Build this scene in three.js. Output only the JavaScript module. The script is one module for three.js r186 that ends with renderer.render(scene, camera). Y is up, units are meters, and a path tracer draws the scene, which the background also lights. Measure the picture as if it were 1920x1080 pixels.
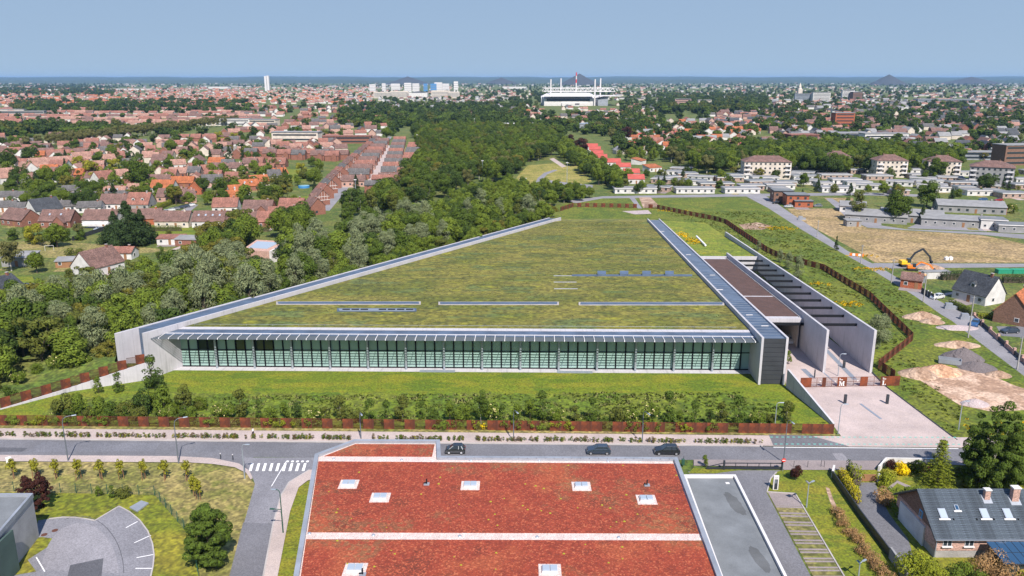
import * as THREE from 'three';
import { mergeGeometries } from 'three/addons/utils/BufferGeometryUtils.js';
import { MarchingCubes } from 'three/addons/objects/MarchingCubes.js';
import { RoundedBoxGeometry } from 'three/addons/geometries/RoundedBoxGeometry.js';
import { TextGeometry } from 'three/addons/geometries/TextGeometry.js';
import { FontLoader } from 'three/addons/loaders/FontLoader.js';

// ---------------------------------------------------------------- camera, sky, sun, exposure
const scene = new THREE.Scene();
const EYE = 64, LENS = 1500, PITCH = Math.atan(393 / LENS);            // drone 64 m up, 28 mm equivalent lens
const camera = new THREE.PerspectiveCamera(2 * Math.atan(540 / LENS) * 180 / Math.PI, 16 / 9, 1, 60000);
camera.position.set(0, EYE, 0);
camera.rotation.set(-PITCH, 0, 0);
scene.add(camera);
const renderer = new THREE.WebGLRenderer({ antialias: true });
renderer.toneMapping = THREE.LinearToneMapping;
renderer.toneMappingExposure = 1.5;
renderer.shadowMap.enabled = true;
{ // clear summer sky: paler towards the horizon all the way round
  const W = 256, Hh = 128, d = new Float32Array(W * Hh * 4);
  for (let j = 0; j < Hh; j++) {
    const el = ((j + 0.5) / Hh - 0.5) * 180, t = Math.pow(Math.min(1, Math.max(0, el / 80)), 0.55);
    const c = [0.272 + (0.070 - 0.272) * t, 0.368 + (0.155 - 0.368) * t, 0.470 + (0.39 - 0.470) * t];
    for (let i = 0; i < W; i++) d.set([c[0], c[1], c[2], 1], (j * W + i) * 4);
  }
  const sky = new THREE.DataTexture(d, W, Hh, THREE.RGBAFormat, THREE.FloatType);
  sky.mapping = THREE.EquirectangularReflectionMapping; sky.magFilter = THREE.LinearFilter; sky.needsUpdate = true;
  scene.background = sky; scene.environment = sky;
}
const SUN_EL = 48 * Math.PI / 180, SUN_AZ = 18 * Math.PI / 180;          // behind the camera, a little to its right
const sun = new THREE.DirectionalLight(new THREE.Color(1, 0.945, 0.88), 4.9);
sun.position.set(Math.sin(SUN_AZ) * Math.cos(SUN_EL) * 600, Math.sin(SUN_EL) * 600, Math.cos(SUN_AZ) * Math.cos(SUN_EL) * 600 - 200);
sun.target.position.set(0, 0, -200); sun.castShadow = true;
Object.assign(sun.shadow.camera, { left: -350, right: 350, top: 350, bottom: -350, near: 10, far: 2000 });
sun.shadow.mapSize.set(4096, 4096);
scene.add(sun, sun.target);
scene.fog = new THREE.FogExp2(new THREE.Color(0.34, 0.60, 1.0), 0.00004);

// ---------------------------------------------------------------- helpers
const rng = (s) => () => { s |= 0; s = s + 0x6D2B79F5 | 0; let t = Math.imul(s ^ s >>> 15, 1 | s); t = t + Math.imul(t ^ t >>> 7, 61 | t) ^ t; return ((t ^ t >>> 14) >>> 0) / 4294967296; };
const R0 = rng(7);
const V3 = (x, y, z) => new THREE.Vector3(x, y, z);
const CT = Math.cos(PITCH), ST = Math.sin(PITCH);
// surveyed plan: a sight line of the survey picture (1920 x 1080) brought down to height h, in metres
function G(px, py, h = 0) {
  const a = (px - 960) / LENS, b = -(py - 540) / LENS, dy = -ST + b * CT, dz = -CT - b * ST, t = (h - EYE) / dy;
  return V3(a * t, h, dz * t);
}
const GP = (l, h = 0) => l.map(([x, y]) => { const p = G(x, y, h); return [p.x, p.z]; });
const used = new Map();
function numbered(n) { const k = used.get(n) ?? 0; used.set(n, k + 1); return k ? n + '_' + String(k).padStart(3, '0') : n; }
function mesh(name, geo, mat, parent) {
  const m = new THREE.Mesh(geo, mat); m.castShadow = m.receiveShadow = true;
  if (parent) { m.name = name; parent.add(m); } else { m.name = numbered(name); scene.add(m); }
  return m;
}
function tag(o, label, category, group) { o.userData.label = label; o.userData.category = category; if (group) o.userData.group = group; return o; }
function thing(name, label, category, pos, turn = 0, group) {
  const o = new THREE.Group(); o.name = numbered(name); scene.add(o);
  if (pos) o.position.copy(pos); o.rotation.y = turn;
  return tag(o, label, category, group);
}
function struct(name, geo, mat) { const m = mesh(name, geo, mat); m.userData.kind = 'structure'; return m; }
function dup(o, pos, turn = 0, label, group) {
  const c = o.clone(); c.name = numbered(o.name.replace(/_\d\d\d$/, '')); c.userData = { ...o.userData };
  c.position.copy(pos); c.rotation.y = turn; if (label) c.userData.label = label; if (group) c.userData.group = group;
  scene.add(c); return c;
}
const merge = (l) => mergeGeometries(l.map((g) => { const n = g.index ? g.toNonIndexed() : g; for (const k of Object.keys(n.attributes)) if (!['position', 'normal', 'uv'].includes(k)) n.deleteAttribute(k); return n; }));
function boxUV(geo) { // uv in metres, by the direction a face points
  const g = geo.index ? geo.toNonIndexed() : geo; g.computeVertexNormals();
  const p = g.attributes.position, n = g.attributes.normal, uv = new Float32Array(p.count * 2);
  for (let i = 0; i < p.count; i += 3) {
    const ax = Math.abs(n.getX(i)), ay = Math.abs(n.getY(i)), az = Math.abs(n.getZ(i));
    for (let k = i; k < i + 3; k++) {
      const x = p.getX(k), y = p.getY(k), z = p.getZ(k);
      if (ay >= ax && ay >= az) { uv[2 * k] = x; uv[2 * k + 1] = -z; } else if (ax > az) { uv[2 * k] = z; uv[2 * k + 1] = y; } else { uv[2 * k] = x; uv[2 * k + 1] = y; }
    }
  }
  g.setAttribute('uv', new THREE.BufferAttribute(uv, 2)); return g;
}
function box(w, h, d, x = 0, y = 0, z = 0, ry = 0) { const g = new THREE.BoxGeometry(w, h, d); g.translate(0, h / 2, 0); if (ry) g.rotateY(ry); g.translate(x, y, z); return boxUV(g); }
// upright solid over a plan polygon [[x, z]...], bottom and top heights per corner or one for all
function solid(poly, y0, y1) {
  const n = poly.length, lo = (i) => Array.isArray(y0) ? y0[i] : y0, hi = (i) => Array.isArray(y1) ? y1[i] : y1;
  const tri = THREE.ShapeUtils.triangulateShape(poly.map(([x, z]) => new THREE.Vector2(x, -z)), []), v = [];
  const P = (i, top) => [poly[i][0], top ? hi(i) : lo(i), poly[i][1]];
  let area = 0; for (let i = 0; i < n; i++) { const [x1, z1] = poly[i], [x2, z2] = poly[(i + 1) % n]; area += x1 * -z2 - x2 * -z1; }
  const ccw = area > 0;
  for (const [a, b, c] of tri) { const s = new THREE.Vector2(poly[b][0] - poly[a][0], -(poly[b][1] - poly[a][1])).cross(new THREE.Vector2(poly[c][0] - poly[a][0], -(poly[c][1] - poly[a][1]))) > 0; const t = s ? [a, b, c] : [a, c, b]; v.push(...t.flatMap((i) => P(i, true)), ...[t[0], t[2], t[1]].flatMap((i) => P(i, false))); }
  for (let i = 0; i < n; i++) { const a = ccw ? i : (i + 1) % n, b = ccw ? (i + 1) % n : i; v.push(...P(a, 0), ...P(b, 0), ...P(b, 1), ...P(a, 0), ...P(b, 1), ...P(a, 1)); }
  const g = new THREE.BufferGeometry(); g.setAttribute('position', new THREE.Float32BufferAttribute(v, 3)); return boxUV(g);
}
function sheet(poly, y) { // flat sheet over a plan polygon, uv in metres
  const tri = THREE.ShapeUtils.triangulateShape(poly.map(([x, z]) => new THREE.Vector2(x, -z)), []), v = [];
  for (const [a, b, c] of tri) { const s = (poly[b][0] - poly[a][0]) * -(poly[c][1] - poly[a][1]) + (poly[b][1] - poly[a][1]) * (poly[c][0] - poly[a][0]); for (const i of s > 0 ? [a, b, c] : [a, c, b]) v.push(poly[i][0], y, poly[i][1]); }
  const g = new THREE.BufferGeometry(); g.setAttribute('position', new THREE.Float32BufferAttribute(v, 3)); return boxUV(g);
}
// a wall of thickness t along the line a-b, bottom y0, top heights ha, hb
function wall(a, b, t, y0, ha, hb = ha, y0b = y0) {
  const dx = b.x - a.x, dz = b.z - a.z, l = Math.hypot(dx, dz), nx = -dz / l * t / 2, nz = dx / l * t / 2;
  return solid([[a.x + nx, a.z + nz], [b.x + nx, b.z + nz], [b.x - nx, b.z - nz], [a.x - nx, a.z - nz]], [y0, y0b, y0b, y0], [ha, hb, hb, ha]);
}
function beam(a, b, w, h) { // a bar between two points
  const d = b.clone().sub(a), l = d.length(), g = new THREE.BoxGeometry(w, h, l);
  g.applyMatrix4(new THREE.Matrix4().lookAt(a, b, Math.abs(d.y) > 0.99 * l ? V3(1, 0, 0) : V3(0, 1, 0)).setPosition(a.clone().add(b).multiplyScalar(0.5)));
  return boxUV(g);
}
function rod(a, b, r1, r2 = r1, n = 6) {
  const d = b.clone().sub(a), g = new THREE.CylinderGeometry(r2, r1, d.length(), n);
  g.applyQuaternion(new THREE.Quaternion().setFromUnitVectors(V3(0, 1, 0), d.normalize())); g.translate((a.x + b.x) / 2, (a.y + b.y) / 2, (a.z + b.z) / 2); return g;
}
const inside = (poly, x, y) => { let c = false; for (let i = 0, j = poly.length - 1; i < poly.length; j = i++) if ((poly[i][1] > y) !== (poly[j][1] > y) && x < (poly[j][0] - poly[i][0]) * (y - poly[i][1]) / (poly[j][1] - poly[i][1]) + poly[i][0]) c = !c; return c; };
const ORD = ['first', 'second', 'third', 'fourth', 'fifth', 'sixth', 'seventh', 'eighth', 'ninth', 'tenth', 'eleventh', 'twelfth', 'thirteenth', 'fourteenth', 'fifteenth', 'sixteenth', 'seventeenth', 'eighteenth', 'nineteenth', 'twentieth'];
const ord = (i) => ORD[i] ?? (i + 1) + (((i + 1) % 100 > 10 && (i + 1) % 100 < 14) ? 'th' : ['th', 'st', 'nd', 'rd'][(i + 1) % 10] ?? 'th');
// labels for many of a kind: ranks by nearness in rows, then from the left within the row
function rowLabels(items, per, text) { // items: {x, d}; text(item, i-from-left, row)
  const s = [...items].sort((a, b) => a.d - b.d), rows = Math.max(1, Math.round(s.length / per));
  for (let r = 0; r < rows; r++) {
    const a = s.slice(Math.round(r * s.length / rows), Math.round((r + 1) * s.length / rows)).sort((p, q) => p.x / p.d - q.x / q.d);
    a.forEach((it, i) => text(it, i, r, rows));
  }
}

// ---------------------------------------------------------------- noise and textures
const LAT = Array.from({ length: 8 }, (_, k) => { const r = rng(100 + k), a = new Float32Array(65536); for (let i = 0; i < 65536; i++) a[i] = r(); return a; });
function vn(l, x, y, p) {
  const xi = Math.floor(x), yi = Math.floor(y), fx = x - xi, fy = y - yi, sx = fx * fx * (3 - 2 * fx), sy = fy * fy * (3 - 2 * fy);
  const x0 = xi % p, x1 = (xi + 1) % p, y0 = (yi % p) * p, y1 = ((yi + 1) % p) * p;
  const a = l[(x0 + y0) & 65535], b = l[(x1 + y0) & 65535], c = l[(x0 + y1) & 65535], d = l[(x1 + y1) & 65535];
  return a + (b - a) * sx + (c - a) * sy + (a - b - c + d) * sx * sy;
}
function fbm(u, v, p, oct, k = 0, py = p) { let s = 0, w = 0.5, t = 0; for (let i = 0; i < oct; i++) { const l = LAT[(k + i) & 7]; s += w * vn(l, u * p + 1e-6, v * py + 1e-6, p); t += w; w *= 0.55; p *= 2; py *= 2; } return s / t; }
function noise2(x, y, k = 0) { return fbm(((x % 1) + 1) % 1, ((y % 1) + 1) % 1, 8, 4, k); }
function tex(size, metres, fn, opt = {}) {
  const w = size, h = opt.h ?? size, d = new Uint8Array(w * h * 4);
  for (let j = 0; j < h; j++) for (let i = 0; i < w; i++) { const c = fn((i + 0.5) / w, (j + 0.5) / h), o = (j * w + i) * 4; d[o] = Math.max(0, Math.min(255, c[0])); d[o + 1] = Math.max(0, Math.min(255, c[1])); d[o + 2] = Math.max(0, Math.min(255, c[2])); d[o + 3] = 255; }
  const t = new THREE.DataTexture(d, w, h); t.wrapS = t.wrapT = THREE.RepeatWrapping; t.magFilter = THREE.LinearFilter; t.minFilter = THREE.LinearMipmapLinearFilter; t.generateMipmaps = true;
  t.colorSpace = opt.linear ? THREE.NoColorSpace : THREE.SRGBColorSpace;
  t.repeat.set(1 / metres, 1 / (opt.mh ?? metres)); t.needsUpdate = true; return t;
}
const mixc = (a, b, t) => [a[0] + (b[0] - a[0]) * t, a[1] + (b[1] - a[1]) * t, a[2] + (b[2] - a[2]) * t];
const cl = (t) => Math.max(0, Math.min(1, t)), ss = (a, b, x) => { const t = cl((x - a) / (b - a)); return t * t * (3 - 2 * t); };
const lin = (r, g, b) => new THREE.Color().setRGB(r, g, b);
const mat = (color, rough = 0.85, o = {}) => new THREE.MeshStandardMaterial({ color, roughness: rough, ...o });
const white = lin(1, 1, 1);
const rr = rng(55);
// ---------------------------------------------------------------- materials (sRGB texel colours = base colours)
const T = {}, M = {};
const grassy = (pal, f) => (u, v) => { // blades and tufts: three tones mixed by noise of several sizes
  const a = fbm(u, v, f, 5, 0), b = fbm(u, v, f * 3, 4, 3), c = fbm(u, v, 128, 2, 5), d = fbm(u, v, 6, 3, 2);
  let k = mixc(pal[0], pal[1], ss(0.36, 0.62, a)); k = mixc(k, pal[2], ss(0.50, 0.70, b) * 0.8); k = mixc(k, pal[3] ?? pal[0], ss(0.52, 0.68, d) * 0.55);
  const g = 0.62 + 0.76 * c; return [k[0] * g, k[1] * g, k[2] * g];
};
T.lawn = tex(1024, 60, grassy([[92, 108, 20], [106, 116, 26], [80, 98, 18], [126, 124, 38]], 12));
T.mown = tex(1024, 60, (u, v) => { const c = fbm(u, v, 256, 2, 5), a = fbm(u, v, 20, 4, 1), s = fbm(u, v, 6, 3, 3, 30), d = fbm(u, v, 9, 4, 6, 26), k = mixc(mixc([98, 112, 18], [120, 120, 28], ss(0.32, 0.68, a * 0.5 + s * 0.5)), [78, 100, 16], ss(0.52, 0.7, d) * 0.7), g = 0.70 + 0.58 * c; return [k[0] * g, k[1] * g, k[2] * g]; });
T.field = tex(1024, 70, grassy([[78, 92, 32], [92, 98, 40], [64, 82, 28], [110, 104, 52]], 10));
T.verge = tex(1024, 60, grassy([[118, 114, 56], [140, 126, 74], [104, 106, 44], [158, 138, 92]], 12));
T.straw = tex(1024, 80, grassy([[156, 134, 96], [170, 146, 104], [144, 122, 82], [134, 118, 72]], 9));
T.earth = tex(512, 26, (u, v) => { const a = fbm(u, v, 8, 5, 1), b = fbm(u, v, 64, 2, 4); const k = mixc([150, 122, 100], [186, 160, 138], ss(0.35, 0.65, a)); const g = 0.8 + 0.4 * b; return [k[0] * g, k[1] * g, k[2] * g]; });
T.asphalt = tex(1024, 32, (u, v) => { const a = fbm(u, v, 6, 5, 1), b = fbm(u, v, 256, 1, 4), c = fbm(u, v, 3, 3, 6), s = fbm(u, v, 8, 3, 2, 1); const g = (0.62 + 0.16 * a + 0.2 * b + 0.1 * c + 0.08 * s); return [128 * g, 127 * g, 131 * g]; });
T.paving = tex(1024, 24, (u, v) => { const a = fbm(u, v, 6, 5, 2), b = fbm(u, v, 256, 1, 1), c = fbm(u, v, 24, 3, 5); const g = 0.74 + 0.18 * a + 0.16 * b; return [198 * g + 6 * c, 182 * g + 4 * c, 176 * g]; });
T.concrete = tex(1024, 12, (u, v) => { // poured boards: faint upright streaks, lift lines, blotches
  const a = fbm(u, v, 5, 5, 2), s = fbm(u, v, 48, 3, 3, 2), b = fbm(u, v, 256, 1, 1), jx = Math.abs(((u * 5) % 1) - 0.5) > 0.492 ? 0.86 : 1, st = ss(0.6, 0.8, fbm(u, v, 20, 3, 6, 1));
  const g = (0.80 + 0.14 * a + 0.07 * s + 0.06 * b - 0.08 * st) * jx; return [204 * g, 201 * g, 202 * g];
});
T.sedum = tex(2048, 46, (u, v) => { // red stonecrop with sandy and olive patches
  const a = fbm(u, v, 7, 5, 0), b = fbm(u, v, 90, 3, 3), c = fbm(u, v, 5, 4, 5), d = fbm(u, v, 256, 2, 1), e = fbm(u, v, 12, 3, 6);
  let k = mixc([144, 52, 34], [130, 46, 30], ss(0.4, 0.6, b)); k = mixc(k, [158, 72, 44], ss(0.5, 0.7, a) * 0.6); k = mixc(k, [124, 92, 60], ss(0.56, 0.7, c) * ss(0.3, 0.62, b) * 0.5); k = mixc(k, [164, 88, 60], ss(0.62, 0.8, d) * 0.7); k = mixc(k, [82, 42, 28], ss(0.60, 0.74, e) * ss(0.62, 0.42, d) * 0.35);
  const g = 0.80 + 0.36 * d; return [k[0] * g, k[1] * g, k[2] * g];
});
T.roofMeadow = tex(2048, 230, (u, v) => { // one piece for the whole planted roof, mown-looking bands, bluish and yellow drifts
  const a = fbm(u, v, 16, 5, 0), b = fbm(u, v, 40, 4, 3, 110), c = fbm(u, v, 256, 2, 5), d = fbm(u, v, 12, 4, 2, 34), e = fbm(u, v, 26, 4, 6, 60), y = fbm(u, v, 30, 4, 1, 70);
  let k = mixc([98, 98, 36], [118, 110, 48], ss(0.38, 0.62, a)); k = mixc(k, [78, 82, 34], ss(0.5, 0.68, b) * 0.7); k = mixc(k, [126, 114, 58], ss(0.5, 0.68, d) * 0.55); k = mixc(k, [82, 98, 62], ss(0.60, 0.72, e) * 0.6); k = mixc(k, [138, 132, 34], ss(0.68, 0.8, y) * 0.7);
  const g = 0.66 + 0.62 * c; return [k[0] * g, k[1] * g, k[2] * g];
});
T.brown = tex(512, 16, (u, v) => { const c = fbm(u, v, 128, 2, 5), a = fbm(u, v, 8, 3, 1), g = 0.65 + 0.5 * c + 0.2 * a; return [84 * g, 62 * g, 56 * g]; });
T.zinc = tex(512, 20, (u, v) => { const a = fbm(u, v, 8, 4, 2), g = 0.78 + 0.36 * a, j = ((v * 40) % 1) < 0.1 ? 0.82 : 1; return [112 * g * j, 124 * g * j, 140 * g * j]; });
T.plain = tex(512, 14, (u, v) => { const a = fbm(u, v, 6, 5, 3), b = fbm(u, v, 128, 2, 6), g = 205 * (0.82 + 0.26 * a + 0.1 * b); return [g, g, g]; });
T.tile = tex(512, 6, (u, v) => { // pantiles: courses and stains
  const cell = LAT[2][((Math.floor(u * 20)) + Math.floor(v * 18) * 37) & 65535], a = fbm(u, v, 4, 4, 1), m = ((v * 18) % 1) < 0.16 ? 0.72 : 1, n = ((u * 20) % 1) < 0.14 ? 0.85 : 1, g = (0.72 + 0.28 * cell + 0.3 * (a - 0.5)) * m * n * 225; return [g, g, g];
});
T.brick = tex(512, 4, (u, v) => { const row = Math.floor(v * 48), x = u * 16 + (row & 1) * 0.5, cell = LAT[3][(Math.floor(x % 16) + row * 41) & 65535], j = ((v * 48) % 1) < 0.16 || (x % 1) < 0.06, g = j ? 205 : (150 + 80 * cell); return j ? [g, g * 0.97, g * 0.93] : [g, g * 0.94, g * 0.9]; });
T.corten = tex(512, 6, (u, v) => { const a = fbm(u, v, 6, 5, 1), s = fbm(u, v, 40, 3, 4, 4), b = fbm(u, v, 128, 2, 2); const k = mixc([122, 60, 30], [86, 42, 24], ss(0.35, 0.65, a)), g = 0.66 + 0.3 * s + 0.34 * b; return [k[0] * g, k[1] * g, k[2] * g]; });
T.pebble = tex(512, 8, (u, v) => { const c = fbm(u, v, 128, 2, 5), a = fbm(u, v, 8, 3, 2), g = 0.62 + 0.56 * c + 0.12 * a; return [226 * g, 204 * g, 196 * g]; });
T.wood = tex(256, 4, (u, v) => { const a = fbm(u, v, 3, 4, 1, 60), g = 0.75 + 0.5 * a; return [138 * g, 100 * g, 70 * g]; });
const tm = (t, color = white, rough = 0.9, o = {}) => new THREE.MeshStandardMaterial({ color, map: t, roughness: rough, ...o });
const bump = (t, s) => ({ bumpMap: t, bumpScale: s });
Object.assign(M, {
  ground: tm(T.field, lin(0.92, 0.95, 0.85), 1), lawn: tm(T.mown, lin(0.9, 0.92, 0.7), 1, bump(T.mown, 0.08)), lawnDry: tm(T.mown, lin(1.02, 0.9, 1.1), 1, bump(T.mown, 0.08)), verge: tm(T.verge, lin(0.85, 0.86, 0.86), 1), straw: tm(T.straw, lin(0.82, 0.8, 0.8), 1), earth: tm(T.earth, lin(0.8, 0.78, 0.78), 1, bump(T.earth, 0.1)), garden: tm(T.lawn, lin(0.70, 0.72, 0.7), 1),
  asphalt: tm(T.asphalt, lin(0.84, 0.83, 0.84), 0.85), asphaltPale: tm(T.asphalt, lin(1.3, 1.26, 1.25), 0.9), asphaltDark: tm(T.asphalt, lin(0.5, 0.5, 0.52), 0.85), paving: tm(T.paving, lin(0.84, 0.83, 0.84), 0.9), pavingGrey: tm(T.paving, lin(0.5, 0.5, 0.53), 0.9),
  concrete: tm(T.concrete, lin(0.86, 0.85, 0.88), 0.85), concreteGrey: tm(T.concrete, lin(0.62, 0.64, 0.68), 0.85), kerb: tm(T.plain, lin(0.62, 0.56, 0.53), 0.9), gravel: tm(T.pebble, lin(0.82, 0.82, 0.82), 1, bump(T.pebble, 0.05)), cinder: tm(T.pebble, lin(0.20, 0.21, 0.23), 1, bump(T.pebble, 0.08)), chipping: tm(T.pebble, lin(0.55, 0.56, 0.6), 1, bump(T.pebble, 0.05)),
  sedum: tm(T.sedum, lin(0.98, 1.25, 1.2), 1, bump(T.sedum, 0.08)), roofMeadow: tm(T.roofMeadow, lin(0.92, 0.96, 0.76), 1, bump(T.roofMeadow, 0.1)), brownRoof: tm(T.brown, white, 1, bump(T.brown, 0.05)), felt: tm(T.plain, lin(0.26, 0.275, 0.29), 0.95), feltDark: tm(T.plain, lin(0.17, 0.175, 0.18), 0.95),
  zinc: tm(T.zinc, lin(0.72, 0.78, 0.86), 0.5, { metalness: 0.3 }), metal: mat(lin(0.30, 0.33, 0.38), 0.5, { metalness: 0.4 }), darkMetal: mat(lin(0.035, 0.04, 0.05), 0.5, { metalness: 0.3 }), galv: mat(lin(0.38, 0.42, 0.47), 0.5, { metalness: 0.5 }), alu: tm(T.plain, lin(0.48, 0.51, 0.57), 0.5, { metalness: 0.2 }),
  whiteMetal: mat(lin(0.62, 0.59, 0.585), 0.6), black: new THREE.MeshPhysicalMaterial({ color: lin(0.012, 0.013, 0.016), roughness: 0.8, specularIntensity: 0.25 }), cladDark: tm(T.plain, lin(0.05, 0.055, 0.065), 0.7), slatBlue: mat(lin(0.13, 0.15, 0.18), 0.5, { metalness: 0.2 }),
  frit: new THREE.MeshPhysicalMaterial({ color: lin(0.30, 0.44, 0.40), roughness: 0.45, clearcoat: 1, clearcoatRoughness: 0.03 }), fritDark: new THREE.MeshPhysicalMaterial({ color: lin(0.02, 0.035, 0.03), roughness: 0.3, clearcoat: 1, clearcoatRoughness: 0.03 }),
  glass: new THREE.MeshPhysicalMaterial({ color: lin(0.03, 0.04, 0.05), roughness: 0.08, clearcoat: 0.6, clearcoatRoughness: 0.03 }), blueGlass: new THREE.MeshPhysicalMaterial({ color: lin(0.02, 0.06, 0.12), roughness: 0.1, clearcoat: 1, clearcoatRoughness: 0.04 }), skyGlass: new THREE.MeshPhysicalMaterial({ color: lin(0.34, 0.39, 0.45), roughness: 0.3, clearcoat: 1 }),
  corten: tm(T.corten, white, 0.85), cortenMesh: tm(T.corten, lin(0.62, 0.66, 0.5), 0.9), rail: mat(lin(0.10, 0.035, 0.02), 0.8),
  paint: mat(lin(0.76, 0.74, 0.73), 0.8), teal: mat(lin(0.12, 0.48, 0.40), 0.8), render: tm(T.plain, lin(0.95, 0.91, 0.88), 0.9), cream: tm(T.plain, lin(0.92, 0.80, 0.68), 0.9), pinkish: tm(T.brick, lin(0.80, 0.56, 0.50), 0.9), brick: tm(T.brick, lin(0.42, 0.20, 0.15), 0.9), brickBrown: tm(T.brick, lin(0.34, 0.21, 0.16), 0.9), brickOrange: tm(T.brick, lin(0.60, 0.20, 0.10), 0.9), greyWall: tm(T.plain, lin(0.42, 0.41, 0.41), 0.9), greenWall: tm(T.plain, lin(0.09, 0.15, 0.13), 0.8), stone: tm(T.plain, lin(0.50, 0.47, 0.45), 0.95, bump(T.pebble, 0.05)),
  tileRed: tm(T.tile, lin(0.46, 0.20, 0.145), 0.9), tileOrange: tm(T.tile, lin(0.64, 0.20, 0.075), 0.9), tileSalmon: tm(T.tile, lin(0.60, 0.33, 0.25), 0.9), tileBrown: tm(T.tile, lin(0.31, 0.175, 0.145), 0.9), tileGrey: tm(T.tile, lin(0.20, 0.185, 0.18), 0.9), slate: tm(T.tile, lin(0.095, 0.10, 0.11), 0.6), roofRed: tm(T.plain, lin(0.72, 0.14, 0.10), 0.7), slateBlue: tm(T.plain, lin(0.13, 0.165, 0.20), 0.5), fibre: tm(T.plain, lin(0.37, 0.365, 0.37), 0.95), paleBrick: tm(T.brick, lin(0.66, 0.53, 0.48), 0.9),
  lampGrey: mat(lin(0.16, 0.18, 0.21), 0.5, { metalness: 0.4 }), timber: tm(T.wood, white, 0.9), bark: mat(lin(0.10, 0.075, 0.055), 0.95), barkPale: mat(lin(0.36, 0.33, 0.29), 0.9), rubber: mat(lin(0.015, 0.015, 0.016), 0.85), chrome: mat(lin(0.6, 0.6, 0.62), 0.3, { metalness: 0.8 }),
  orange: mat(lin(0.80, 0.20, 0.02), 0.5), yellow: mat(lin(0.80, 0.46, 0.02), 0.5), green: mat(lin(0.02, 0.26, 0.15), 0.6), darkGreen: mat(lin(0.02, 0.075, 0.05), 0.6), blue: mat(lin(0.04, 0.20, 0.45), 0.6), redPaint: mat(lin(0.62, 0.03, 0.02), 0.5), whiteBag: mat(lin(0.78, 0.76, 0.74), 0.8),
});
const carPaint = (r, g, b) => new THREE.MeshPhysicalMaterial({ color: lin(r, g, b), roughness: 0.35, metalness: 0.25, clearcoat: 1, clearcoatRoughness: 0.05 });
// ---------------------------------------------------------------- the ground: one sheet to the horizon, then roads, pavements, lawns each a little above the one below
{
  const g = new THREE.CircleGeometry(24000, 96); g.rotateX(-Math.PI / 2); g.translate(0, 0, -2000);
  struct('ground', boxUV(g), M.ground);
}
const lay = (name, pts, y, m) => struct(name, sheet(GP(pts), y), m);
// front meadow and fields right of the building
lay('meadow', [[-200, 770], [0, 765], [135, 735], [300, 703], [345, 689], [1405, 696], [1424, 715], [1466, 715], [1500, 748], [1566, 805], [1566, 818], [0, 803], [-200, 802]], 0.012, M.lawn);
lay('field', [[1400, 372], [1440, 390], [1565, 467], [1620, 497], [1715, 555], [1785, 600], [1850, 650], [1960, 735], [2200, 850], [1960, 848], [1796, 836], [1661, 725], [1630, 690], [1352, 440], [1240, 395], [1180, 372]], 0.012, M.garden);
lay('field', [[1130, 370], [1180, 370], [1240, 395], [1352, 440], [1352, 470], [1215, 420], [1040, 415], [960, 400]], 0.016, M.garden);
{ // taller, darker rough grass between the mown strip and the fence, with a ragged upper edge
  const r = rng(12), top = []; for (let x = 120; x <= 1470; x += 9) top.push([x, (x < 330 ? 752 - (x - 120) * 0.05 : x > 1370 ? 742 + (x - 1370) * 0.25 : 742) - 9 * noise2(x / 300, 0.2, 3) + 5 * (r() - 0.5)]);
  lay('rough_meadow', [...top, [1490, 806], [60, 792], [90, 768]], 0.02, tm(T.lawn, lin(0.74, 0.8, 0.78), 1, bump(T.lawn, 0.25)));
}
// main road with pavements
const farEdge = (x) => 824 + 0.0091 * x, nearEdge = (x) => 854 + 0.0066 * x;
lay('pavement', [[-300, 803.5 - 3], [2300, 803.5 + 0.0098 * 2300], [2300, farEdge(2300)], [-300, farEdge(-300)]], 0.13, M.paving);
struct('kerb', solid(GP([[-300, farEdge(-300) - 0.9], [1430, farEdge(1430) - 0.9], [1430, farEdge(1430) + 0.3], [-300, farEdge(-300) + 0.3]]), 0, 0.15), M.kerb);
lay('verge', [[-300, 796], [1566, 813.5], [1566, 818.2], [-300, 801.5]], 0.145, M.verge);
lay('road', [[-300, farEdge(-300)], [2300, farEdge(2300)], [2300, nearEdge(2300)], [-300, nearEdge(-300)]], 0.02, M.asphalt);
lay('pavement', [[-300, nearEdge(-300)], [330, nearEdge(330)], [400, 860], [448, 870], [468, 884], [474, 898], [470, 900], [462, 888], [440, 877], [400, 871], [355, 868], [-300, 864]], 0.12, M.paving);
lay('pavement', [[1300, nearEdge(1300)], [2300, nearEdge(2300)], [2300, 888], [1650, 868.5], [1640, 882], [1545, 882], [1470, 882], [1465, 876], [1300, 874]], 0.11, M.pavingGrey);
// repaired patches of asphalt
lay('road_patch', [[-60, 838], [52, 840], [42, 847], [-60, 848]], 0.026, M.asphaltDark);
lay('road_patch', [[78, 829], [300, 831], [290, 846], [50, 848]], 0.025, tm(T.asphalt, lin(0.92, 0.92, 0.95), 0.85));
lay('road_patch', [[372, 835], [425, 836], [405, 851], [352, 850]], 0.026, tm(T.asphalt, lin(0.84, 0.84, 0.86), 0.85));
lay('road_patch', [[1560, 850], [1580, 850], [1592, 864], [1570, 864]], 0.026, M.asphaltPale);
lay('road_patch', [[1441, 816], [1520, 818], [1592, 838], [1450, 836.5]], 0.15, M.asphalt);
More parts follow.
